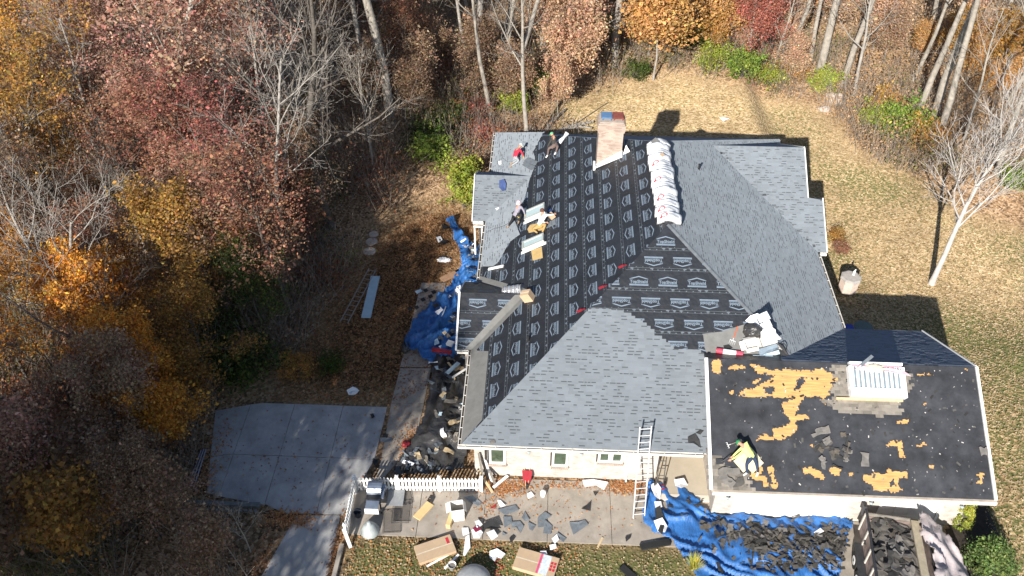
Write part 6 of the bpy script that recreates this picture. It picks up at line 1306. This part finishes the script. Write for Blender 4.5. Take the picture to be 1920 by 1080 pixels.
# red wheelbarrow against the wall
wb = G(988, 905); o = thing('wheelbarrow', 'red wheelbarrow tipped up near the front wall', 'wheelbarrow', wb); o.scale = (.78,) * 3; t = MB(); t.add([(-.3, .3, .75), (.3, .3, .75), (.24, -.1, .55), (-.24, -.1, .55), (-.2, .25, .3), (.2, .25, .3), (.15, -.15, .12), (-.15, -.15, .12)], [(0, 3, 2, 1), (0, 1, 5, 4), (1, 2, 6, 5), (2, 3, 7, 6), (3, 0, 4, 7), (4, 5, 6, 7)]); t.build('tray', m_red, o, world=False)
MB().tube((-.05, -.35, .17), (.05, -.35, .17), .17, .17, 16).build('wheel', m_rubber, o, world=False)
for s in (-1, 1): MB().tube((s * .16, .5, .85), (s * .06, -.35, .17), .02, .02, 6).build('handle', m_wood, o, world=False)
# debris lumber leaning at the house corner
for i, (a, b_, mt) in enumerate((((-2.15, 24.1, .0), (-2.5, 24.28, 1.5), m_greyw), ((-1.95, 23.85, 0), (-2.3, 24.28, 1.25), m_white), ((-2.3, 23.7, 0), (-2.55, 24.2, 1.7), m_greyw), ((-1.75, 23.6, .05), (-2.2, 24.25, .8), m_greyw), ((-1.9, 23.3, .1), (-2.6, 24.1, .6), m_wood))):
    tag(MB().bar(a, b_, .1, .04).build('scrap_lumber', mt, loc=a), ['grey scrap plank leaning on the house corner, nearest the wall', 'white trim plank leaning on the house corner', 'longest grey scrap plank leaning on the house corner', 'short grey scrap plank leaning at the house corner', 'pale scrap plank resting on the house corner pile'][i], 'lumber')
# hand truck on the porch
hq = Vector((5.5, 24.2, .26)); o = thing('hand_truck', 'dark hand truck with red base leaning on the porch wall', 'hand truck', hq); f = MB()
for s in (-.15, .15): f.tube((s, -.35, .1), (s + .05, .2, 1.4), .022, .022, 6)
for k in range(4): f.tube((-.15, -.3 + k * .14, .2 + k * .34), (.17, -.3 + k * .14, .2 + k * .34), .016, .016, 6)
f.build('frame', m_steel, o, world=False); MB().box((0, -.45, .06), (.4, .25, .04)).build('toe_plate', m_red, o, world=False)
for s in (-1, 1): MB().tube((s * .2, -.3, .12), (s * .26, -.3, .12), .12, .12, 14).build('wheel', m_rubber, o, world=False)

# ------------------------------------------------------------------ front tarp, trailer and garden plants
def heap(x, y, cs):
    return sum(h * math.exp(-(((x - cx) / rx) ** 2 + ((y - cy) / ry) ** 2)) for cx, cy, rx, ry, h in cs)
def pp(L): return [tuple(Z(x, y, .05)[:2]) for x, y in L]
front = pp([(1215, 905), (1235, 912), (1270, 905), (1310, 945), (1332, 970), (1380, 968), (1480, 975), (1570, 968), (1596, 985), (1578, 1040), (1565, 1150), (1345, 1150), (1285, 1050), (1262, 1020), (1225, 1000), (1206, 975)])
hf = [(8.6, 21, 1.2, 1., .25), (11.2, 20.6, 1.6, .8, .35), (10.2, 19.4, 1.3, .9, .3), (6.4, 22.2, .6, .6, .2)]
zf_ = lambda x, y: .04 + heap(x, y, hf)
rough_sheet('blue_tarp', 'large crumpled blue tarp covered in shingle debris in front of the garage', 'tarp', front, m_blue, zf_, .22, .06, seed=2, freq=1.9, dirv=(.6, .8))
rt = random.Random(9); k = 0
DEB = []
for cx, cy, sx, sy, n in ((1470, 1012, 55, 14, 56), (1395, 1015, 28, 18, 24), (1560, 1020, 20, 26, 30), (1480, 1050, 60, 18, 36), (1300, 945, 22, 16, 12), (1330, 985, 18, 12, 6), (1420, 982, 70, 7, 10)):
    for _ in range(n):
        px, py = rt.gauss(cx, sx), rt.gauss(cy, sy); p = Z(px, py, .25)
        if inpoly(p.x, p.y, front): DEB.append((p, n))
for p, n in DEB:
    z = zf_(p.x, p.y) + rt.uniform(.2, .34)
    put_scrap((p.x, p.y, z), rotm(rt.uniform(0, 6.3), rt.uniform(-.35, .35), rt.uniform(-.35, .35)), 'torn dark shingle in the debris spread over the blue tarp before the garage', 'torn shingles on the front tarp', k=rt.randrange(7), sc=rt.uniform(.4, .75))
pile = MB()
for _ in range(560):
    cx, cy, sx, sy = rt.choice(((1470, 1015, 48, 11), (1560, 1020, 16, 22), (1480, 1050, 50, 14), (1400, 1018, 22, 12))); p = Z(rt.gauss(cx, sx), rt.gauss(cy, sy), .25)
    if inpoly(p.x, p.y, front): t = rt.uniform(.35, 1.2); pile.box((p.x, p.y, zf_(p.x, p.y) + rt.uniform(.18, .3)), (rt.uniform(.1, .4), rt.uniform(.06, .2), .012), rotm(rt.uniform(0, 6), rt.uniform(-.4, .4), rt.uniform(-.4, .4)), 0, (t * .085, t * .078, t * .068))
tag(pile.build('shingle_rubble', m_crumb, cols=True), 'broken shingle bits heaped on the blue tarp before the garage', 'rubble', kind='stuff')
for P_, lab in (([(1218, 918), (1230, 912), (1238, 925), (1236, 945), (1226, 940), (1222, 928)], 'white wrapper at the top left end of the blue tarp'), ([(1262, 908), (1280, 906), (1288, 918), (1275, 925), (1265, 918)], 'white wrapper on the blue tarp below the porch'), ([(1224, 985), (1240, 980), (1250, 995), (1245, 1008), (1232, 1004)], 'white wrapper at the lower left end of the blue tarp'), ([(1225, 950), (1238, 948), (1240, 960), (1228, 962)], 'white and pink wrapper at the left edge of the blue tarp'), ([(1522, 1008), (1535, 998), (1541, 1006), (1528, 1012)], 'small white paper in the middle of the debris')):
    gscrap('paper_scrap', lab, 'paper', P_, m_paper, .3, .008, .1)
gscrap('felt_scrap', 'long black felt strip at the left edge of the blue tarp', 'scrap', [(1226, 962), (1236, 958), (1246, 985), (1240, 1012), (1230, 1000)], m_dkfelt, .28, .01, .12)
# trailer
tA = Z(1624, 957, 1.75); tB = Z(1643, 1085, 1.75); ty = (tB - tA); ty.z = 0; TL = 4.8; ty.normalize(); tx = Vector((-ty.y, ty.x, 0))
tr = thing('dump_trailer', 'rusty high-sided dump trailer backed up to the garage, heaped with shingles', 'trailer', tA + ty * 2 + tx * 1.2 - Vector((0, 0, 1.75))); A0 = Vector((tA.x, tA.y, 0)); TW = 2.42
tp = lambda a, b_, z: A0 + tx * a + ty * b_ + Vector((0, 0, z)); TR3 = Matrix((tx, ty, Vector((0, 0, 1)))).transposed()
MB().box(tp(TW / 2, TL / 2, .62), (TW, TL, .1), TR3).build('bed', m_rust, tr)
for a, nm in ((0, 'side_wall'), (TW, 'side_wall')):
    h = 1.1 if a == 0 else .85; w = MB().box(tp(a, TL / 2, .67 + h / 2), (.05, TL, h), TR3).build(nm, m_rust, tr); MB().box(tp(a, TL / 2, .69 + h), (.09, TL, .05), TR3).build('top_rail', m_steel, tr)
    for k in range(6): MB().box(tp(a + (-.05 if a == 0 else .05), .2 + k * .85, .67 + h / 2), (.06, .08, h), TR3).build('stake', mat('pale_stake', (.45, .42, .38), .7), w)
MB().box(tp(TW / 2, .03, 1.05), (TW, .05, .75), TR3).build('front_wall', m_rust, tr); MB().box(tp(TW / 2, -.0, 1.5), (TW, .04, .2), TR3).build('front_plank', m_greyw, tr); MB().box(tp(TW * .8, TL / 2 - .2, 1.62), (.3, TL - .6, .1), TR3).build('top_plank', mat('dusty_plank', (.33, .28, .2), .9, .3, 3), tr)
for b_ in (1.55, 2.45):
    c = tp(-.22, b_, .38); w = MB().tube(c - tx * .1, c + tx * .1, .37, .37, 20).build('wheel', m_rubber, tr); MB().tube(c - tx * .115, c - tx * .105, .2, .2, 14).build('rim', m_white, w); MB().tube(c - tx * .13, c - tx * .112, .06, .06, 8).build('hub', m_steel, w)
    c = tp(TW + .22, b_, .38); MB().tube(c - tx * .1, c + tx * .1, .37, .37, 20).build('wheel', m_rubber, tr)
MB().box(tp(-.2, 2.0, .82), (.32, 2.0, .04), TR3).build('fender', m_steel, tr); MB().box(tp(-.05, -.15, 1.6), (.1, .3, .5), TR3 @ rotm(0, .3)).build('tarp_arm', m_steel, tr)
for i in range(46):
    a, b_ = rt.uniform(.2, 1.85), rt.uniform(.15, 2.8); put_scrap(tp(a, b_, 1.1 + .35 * math.sin(a * 1.8) + rt.uniform(0, .12)), rotm(rt.uniform(0, 6.3), rt.uniform(-.3, .3), rt.uniform(-.3, .3)), 'torn shingle in the load of the dump trailer', 'torn shingles in the trailer', k=rt.randrange(7), sc=rt.uniform(.7, 1.1))
ld = MB(); nl = 14
for i in range(nl):
    for j in range(nl * 2):
        q = [(TW * (i + di) / nl, TL * (j + dj) / (nl * 2)) for di, dj in ((0, 0), (1, 0), (1, 1), (0, 1))]; ld.add([tp(a, b_, .95 + .38 * math.sin(a * 1.3) + .12 * noise.noise((a * 4, b_ * 4, 0))) for a, b_ in q], [(0, 1, 2, 3)])
ld.build('load', m_oldsh1, tr)
tz = lambda x, y: max(0, 1.6 - max(0, ((Vector((x, y, 0)) - A0).dot(tx) - TW)) * .8)
gtp = [tuple(tp(*q, 0)[:2]) for q in ((2.1, -.2), (2.6, -.4), (3.4, .0), (4.0, .8), (4.3, 2.0), (4.5, 4.8), (2.3, 4.8), (2.25, 3), (2.4, 1.5), (2.1, .8))]
rough_sheet('grey_tarp', 'crumpled grey-pink tarp thrown over the right side of the trailer', 'tarp', gtp, m_gtarp, lambda x, y: max(.08, tz(x, y)), .3, .085, seed=6, freq=1.5)
def conifer(label, p, R_, H, pal, name, n=5200, size=.1, cat='shrub'):
    o = thing(name, label, cat, p); r = random.Random(int(R_ * 100)); pts_ = []
    st_ = MB().tube((0, 0, -.1), (0, 0, H * .8), .05, .02, 6)
    for k in range(120):
        z = r.uniform(.05, 1) * H; a = r.uniform(0, 6.28); q = R_ * (1 - (z / H) ** 1.6) ** .6 * r.uniform(.55, 1.05); e_ = Vector((q * math.cos(a), q * math.sin(a), z)); pts_.append(e_); st_.tube((0, 0, z * .7), e_, .012, .005, 3, cap=False)
    st_.build('stems', m_barkd, o, world=False); me = leaf_mesh('needles', pts_, n, size, R_ * .13, PAL[pal], 4, flat=.3); me.materials.append(m_leaf); c = bpy.data.objects.new('foliage', me); COL.objects.link(c); c.parent = o; return o
conifer('dark green spruce shrub at the bottom right of the picture', G(1850, 1062), 1.0, 1.5, 'spruce', 'spruce_shrub', 9000, .1)
conifer('narrow bright green shrub against the right end of the garage front', G(1795, 985), .42, 1.9, 'lime', 'column_shrub', 4200, .08)
bed = pp([(1770, 1085), (1775, 985), (1850, 945), (1872, 1000), (1905, 1085)]); rough_sheet('mulch_bed', 'mulch bed beside the trailer, its colour darkened for the spruce shadow', 'mulch', bed, mat('mulch', (.035, .028, .022), .95, .5, 6, .6, 30), lambda x, y: .0, .04, .2, base=.012); bpy.data.objects['mulch_bed']['kind'] = 'structure'  # mulch colour is extra dark, with the spruce's shadow painted into it
gt = G(1300, 1066); o = thing('grass_tuft', 'yellow ornamental grass tuft beside the blue tarp', 'grass', gt); bl = MB()
for k in range(260): a = U(0, 6.28); q = U(.1, .5); h = U(.35, .75); b0 = Vector((U(-.1, .1), U(-.1, .1), 0)); e_ = Vector((q * math.cos(a), q * math.sin(a), h)); s = Vector((-math.sin(a), math.cos(a), 0)) * .012; bl.add([b0 - s, b0 + s, e_ + s * .2, e_ - s * .2], [(0, 1, 2, 3)], 0, (U(.35, .6), U(.38, .5), .09))
bl.build('blades', m_leaf, o, world=False, cols=True)

# ------------------------------------------------------------------ left side: tarps, walkway debris, lawn things
west = pp([(836, 412), (852, 416), (866, 440), (880, 462), (900, 470), (905, 520), (890, 560), (872, 600), (868, 650), (856, 676), (810, 684), (775, 664), (756, 650), (775, 612), (800, 585), (825, 562), (848, 538), (866, 505), (860, 470), (848, 440)])
west = [(min(x, -2.9), y) for x, y in west]
hw = [(-5.6, 33, .8, 1.6, .35), (-4.2, 37.5, .5, 2.5, .3), (-5.0, 35.2, .6, 1.0, .3)]
zw_ = lambda x, y: .04 + heap(x, y, hw)
rough_sheet('blue_tarp', 'long crumpled blue tarp along the left side of the house', 'tarp', west, m_blue, zw_, .4, .06, seed=4, freq=1.7, dirv=(.8, -.5))
bt = pp([(812, 668), (885, 662), (885, 760), (880, 835), (870, 880), (800, 895), (735, 895), (760, 850), (790, 800), (805, 740)]); bt = [(min(x, -2.9), y) for x, y in bt]
zb_ = lambda x, y: .04 + heap(x, y, [(-4.6, 28.5, .7, 1.5, .3), (-4.6, 26.2, .8, .8, .2)])
rough_sheet('black_tarp', 'shiny black plastic sheeting along the left front corner of the house', 'tarp', bt, m_blk, zb_, .26, .08, seed=8, freq=1.3, dirv=(.9, .2))
rw = random.Random(21); cols_ = [(m_paper, 'white'), (m_greyw, 'grey'), (m_wood, 'tan'), (m_dkfelt, 'black'), (m_pblue, 'pale blue'), (m_newsh, 'slate grey')]
for i in range(150):
    px, py = rw.choice(((rw.gauss(848, 14), rw.uniform(545, 660)), (rw.gauss(845, 16), rw.uniform(655, 720)), (rw.gauss(885, 8), rw.uniform(450, 540)), (rw.gauss(840, 20), rw.uniform(700, 860)), (rw.gauss(780, 25), rw.uniform(840, 890)))); p = Z(px, py, .35)
    if not (inpoly(p.x, p.y, west) or inpoly(p.x, p.y, bt)) or p.x > -3.0: continue
    mt, cn_ = cols_[rw.choices(range(6), [1.4, 1.6, 1.1, 3, .8, 3])[0]]
    put_scrap((p.x, p.y, (zw_ if inpoly(p.x, p.y, west) else zb_)(p.x, p.y) + rw.uniform(.25, .4)), rotm(rw.uniform(0, 6), rw.uniform(-.4, .4), rw.uniform(-.4, .4)), '%s scrap among the debris on the tarps left of the house' % cn_, 'roofing scraps left of the house', k=rw.randrange(7), mt=mt, sc=rw.uniform(.45, .9), cat='scrap').name = 'debris_scrap'
def wplank(label, a, b_, w, th, mt, z=.5, name='board', cat='board'): p, q = Z(*a, z), Z(*b_, z); return tag(MB().bar(p, q, w, th).build(name, mt, loc=p), label, cat)
wplank('red wrapped roll lying on the blue tarp left of the house', (810, 655), (846, 661), .2, .14, m_red, .6); wplank('white handle leaning out of the debris on the side tarp', (824, 605), (836, 575), .05, .05, m_white, .6); wplank('tan board in the debris beside the entry gable', (832, 622), (842, 632), .2, .05, m_wood, .6); wplank('white box side in the debris beside the entry gable', (838, 642), (850, 646), .35, .1, m_white, .6)
wplank('brown wooden board lying across the side tarp', (828, 525), (856, 512), .4, .06, mat('brown_board', (.3, .18, .11), .8), .5); wplank('pale blue bent flashing on the black plastic', (838, 700), (860, 680), .22, .03, m_pblue, .6); wplank('white trim strip resting on the black plastic', (848, 708), (876, 690), .1, .04, m_white, .7); wplank('brown plank edge beside the walkway', (801, 716), (806, 695), .1, .06, m_greyw, .08)
lump('plastic_bag', 'black and white knotted plastic bag at the corner of the side tarp', 'bag', G(761, 650, .15), .3, m_blk, (.8, 1.3, .8), 8, .35); lump('plastic_bag', 'white bag lying on the leaf-strewn side lawn', 'bag', G(833, 487, .06), .28, m_pla, (1.5, .7, .5), 9, .4); lump('red_bag', 'small red bundle on the black plastic near the driveway', 'bundle', G(763, 833, .08), .22, m_red, (1, .8, .7), 10, .3); lump('red_bag', 'small red cup-like bundle in the black plastic folds', 'bundle', Z(835, 737, .5), .14, m_red, (1, .9, .8), 11, .3); lump('wrapped_parcel', 'crumpled white wrapper at the corner of the entry gable', 'wrapper', Z(860, 545, .6), .3, m_pla, (.7, 1.2, .7), 12, .5)
gscrap('paper_scrap', 'white torn paper beside the walkway', 'paper', [(818, 447), (826, 444), (830, 452), (822, 456)], m_paper, .04, .01, .08); gscrap('felt_scrap', 'dark torn felt on the side lawn', 'scrap', [(828, 422), (842, 427), (838, 432), (830, 430)], m_dkfelt, .04, .01, .08); gscrap('felt_scrap', 'dark torn strip beside the white paper on the side lawn', 'scrap', [(823, 450), (840, 454), (836, 460), (826, 457)], m_dkfelt, .05, .01, .06); gscrap('paper_scrap', 'pale blue scrap at the walkway end', 'paper', [(778, 548), (789, 543), (792, 548), (782, 552)], m_pblue, .04, .01, .05)
for i, (px, py) in enumerate(((797, 545), (806, 556), (780, 577), (768, 580), (812, 548), (792, 562))): gscrap('shingle_scrap', 'black torn crumb on the walkway, number %d from its end' % (i + 1), 'scrap', [(px - 4, py), (px + 3, py - 4), (px + 6, py + 2), (px, py + 4)], m_dkfelt, .02, .01, .05, group='black crumbs on the walkway')
for o in [q for q in COL.objects if q.get('group') == 'black crumbs on the walkway']: o['label'] = 'small black felt crumb lying on the upper walkway'
# ladder and board lying on the side lawn
l0, l1 = G(638, 603, .06), G(652, 606, .06); l2 = G(692, 503, .06); ladder('grey ladder lying flat on the side lawn, its colour darkened for shade', l0, l1, l2, 12, 'straight_ladder', mat('shaded_aluminium', (.3, .28, .25), .6, .2, 6)); tag(MB().bar(G(686, 596, .06), G(704, 518, .06), .52, .04).build('blue_board', mat('pale_blue_board', (.38, .52, .6), .6, .15, 3), loc=G(686, 596)), 'pale blue flat board lying beside the ladder on the side lawn', 'board')  # ladder metal coloured darker to stand for the shade on the lawn
for i, (px, py, r) in enumerate(((693, 472, .38), (697, 454, .36), (701, 440, .3))): tag(MB().lathe(G(px, py, -.02), [(r, 0), (r, .05), (r * .95, .07), (.02, .075)], 18).build('stepping_stone', m_stone, loc=G(px, py)), 'round stepping stone on the side lawn, %s of three' % ('nearest the ladder', 'middle', 'farthest from the ladder')[i], 'stone')
# timber retaining wall, pipes and white bag at the driveway's left end
rw_ = thing('retaining_wall', 'weathered timber retaining wall below the left end of the driveway', 'wall', G(380, 948)); a_, b2_ = G(258, 942), G(488, 950); m_tim = mat('grey_timber', (.16, .17, .17), .9, .35, 3, .4, 25)
for k in range(3): MB().bar(a_ + Vector((0, -.05 * k, .1 - .2 * k)), b2_ + Vector((0, -.05 * k, .1 - .2 * k)), .2, .19).build('timber', m_tim, rw_)
for k in range(26): c = a_.lerp(b2_, (k + .5) / 26); MB().box(c + Vector((0, -.28, -.05)), (.1, .1, .5), rotm(0, .2)).build('picket', m_tim, rw_)
for k in range(3): tag(MB().tube(G(352 + k * 6, 912, .08), G(378 + k * 4, 842, .1), .03, .03, 6).build('plastic_pipe', mat('grey_pipe', (.3, .3, .36), .5), loc=G(352, 912)), ['grey pipe in the leaves left of the driveway, leftmost', 'grey pipe in the leaves left of the driveway, middle', 'grey pipe in the leaves left of the driveway, rightmost'][k], 'pipe')
lump('white_rock', 'pale white rock on top of the timber retaining wall', 'rock', G(409, 928, .1), .2, m_stone, (1.1, .8, .8), 14, .3); tag(MB().lathe(G(662, 734, .03), [(.26, 0), (.27, .03), (.2, .05), (.02, .06)], 14).build('round_lid', mat('pale_lid', (.5, .52, .55), .5), loc=G(662, 734)), 'pale round bin lid on the dark grass near the driveway', 'lid')
# fallen logs behind the house
for i, (a, b_, r) in enumerate((((1030, 255), (1112, 228), .14), ((1010, 262), (1060, 205), .12), ((985, 262), (1005, 240), .08), ((1060, 245), (1110, 240), .1))):
    p, q = G(*a, .15), G(*b_, .2); m1 = p.lerp(q, .45) + Vector((0, .3, .1)); mb = MB(); mb.tube(p, m1, r, r * .85, 8); mb.tube(m1, q, r * .85, r * .6, 8)
    for k in range(5): c = p.lerp(q, U(.3, .9)); mb.tube(c, c + Vector((U(-.8, .8), U(-.3, .9), U(.2, .8))), .03, .01, 4)
    tag(mb.build('fallen_log', m_barkl, loc=p), ['pale fallen log lying behind the house toward the chimney', 'pale fallen branch bending down to the house corner', 'short fallen branch at the back left corner of the house', 'pale split log lying close to the back eave'][i], 'log')
tag(MB().tube(G(1060, 245, .05), G(1140, 192, .05), .05, .03, 6).build('fallen_log', m_barkd, loc=G(1060, 245)), 'thin dark pole lying across the back lawn', 'pole')
lump('boulder', 'pale weathered stump at the edge of the back lawn', 'stump', G(1565, 190, .2), .7, m_stone, (1, .8, 1.), 20, .35); lump('boulder', 'pale boulder in the brush right of the stump', 'rock', G(1545, 205, .1), .4, m_stone, (1.2, .9, .6), 22, .3)
# stone fire pit chimney on the right lawn, blue bin and table in the garage shade
fp = G(1587, 546); o = thing('outdoor_oven', 'pale stone outdoor oven standing on the right lawn', 'oven', fp); prof = [(.42, 0), (.52, .15), (.56, .5), (.56, .95), (.5, 1.05), (.1, 1.08)]; MB().lathe((0, 0, 0), prof, 8).build('body', mat('pink_stone', (.5, .4, .34), .9, .2, 5, .5, 25), o, world=False); MB().lathe((0, 0, 1.0), [(.6, 0), (.6, .1), (.5, .14), (.02, .15)], 8).build('cap_slab', mat('grey_slab', (.38, .35, .32), .9, .2, 6), o, world=False); MB().box((.14, .12, 1.28), (.1, .08, .3), rotm(.4)).tube((.14, .12, 1.4), (.22, .2, 1.5), .05, .03, 6).build('ornament', m_white, o, world=False)
hb = Z(1588, 604, .5); o = thing('storage_bin', 'blue storage bin in the shade behind the garage', 'bin', (hb.x, hb.y, hgt(hb.x, hb.y))); MB().box((0, 0, .3), (.9, .6, .6), taper=1.08).build('tub', mat('deep_blue', (.01, .04, .35), .4), o, world=False); MB().box((0, 0, .63), (1.0, .7, .06)).build('bin_lid', mat('deep_blue', (.01, .04, .35), .4), o, world=False)
tq = Z(1625, 598, .4); o = thing('garden_table', 'dark garden table in the shade behind the garage', 'table', (tq.x, tq.y, hgt(tq.x, tq.y))); MB().lathe((0, 0, .7), [(.5, 0), (.5, .03), (.02, .035)], 18).build('tabletop', mat('green_grey', (.08, .12, .12), .5), o, world=False)
for s in range(4): MB().tube((.3 * math.cos(s * 1.57), .3 * math.sin(s * 1.57), 0), (.2 * math.cos(s * 1.57), .2 * math.sin(s * 1.57), .7), .02, .02, 6).build('leg', m_steel, o, world=False)
# white downspout elbow at the left gable
de = MB(); de.box((XW - .35, 39.55, 2.45), (.7, .08, .08)).box((XW - .62, 39.4, 1.5), (.08, .08, 1.9)).box((XW - .2, 39.3, 1.9), (.07, .07, 1.3), rotm(0, .25)); de.build('downspout', m_white, house)
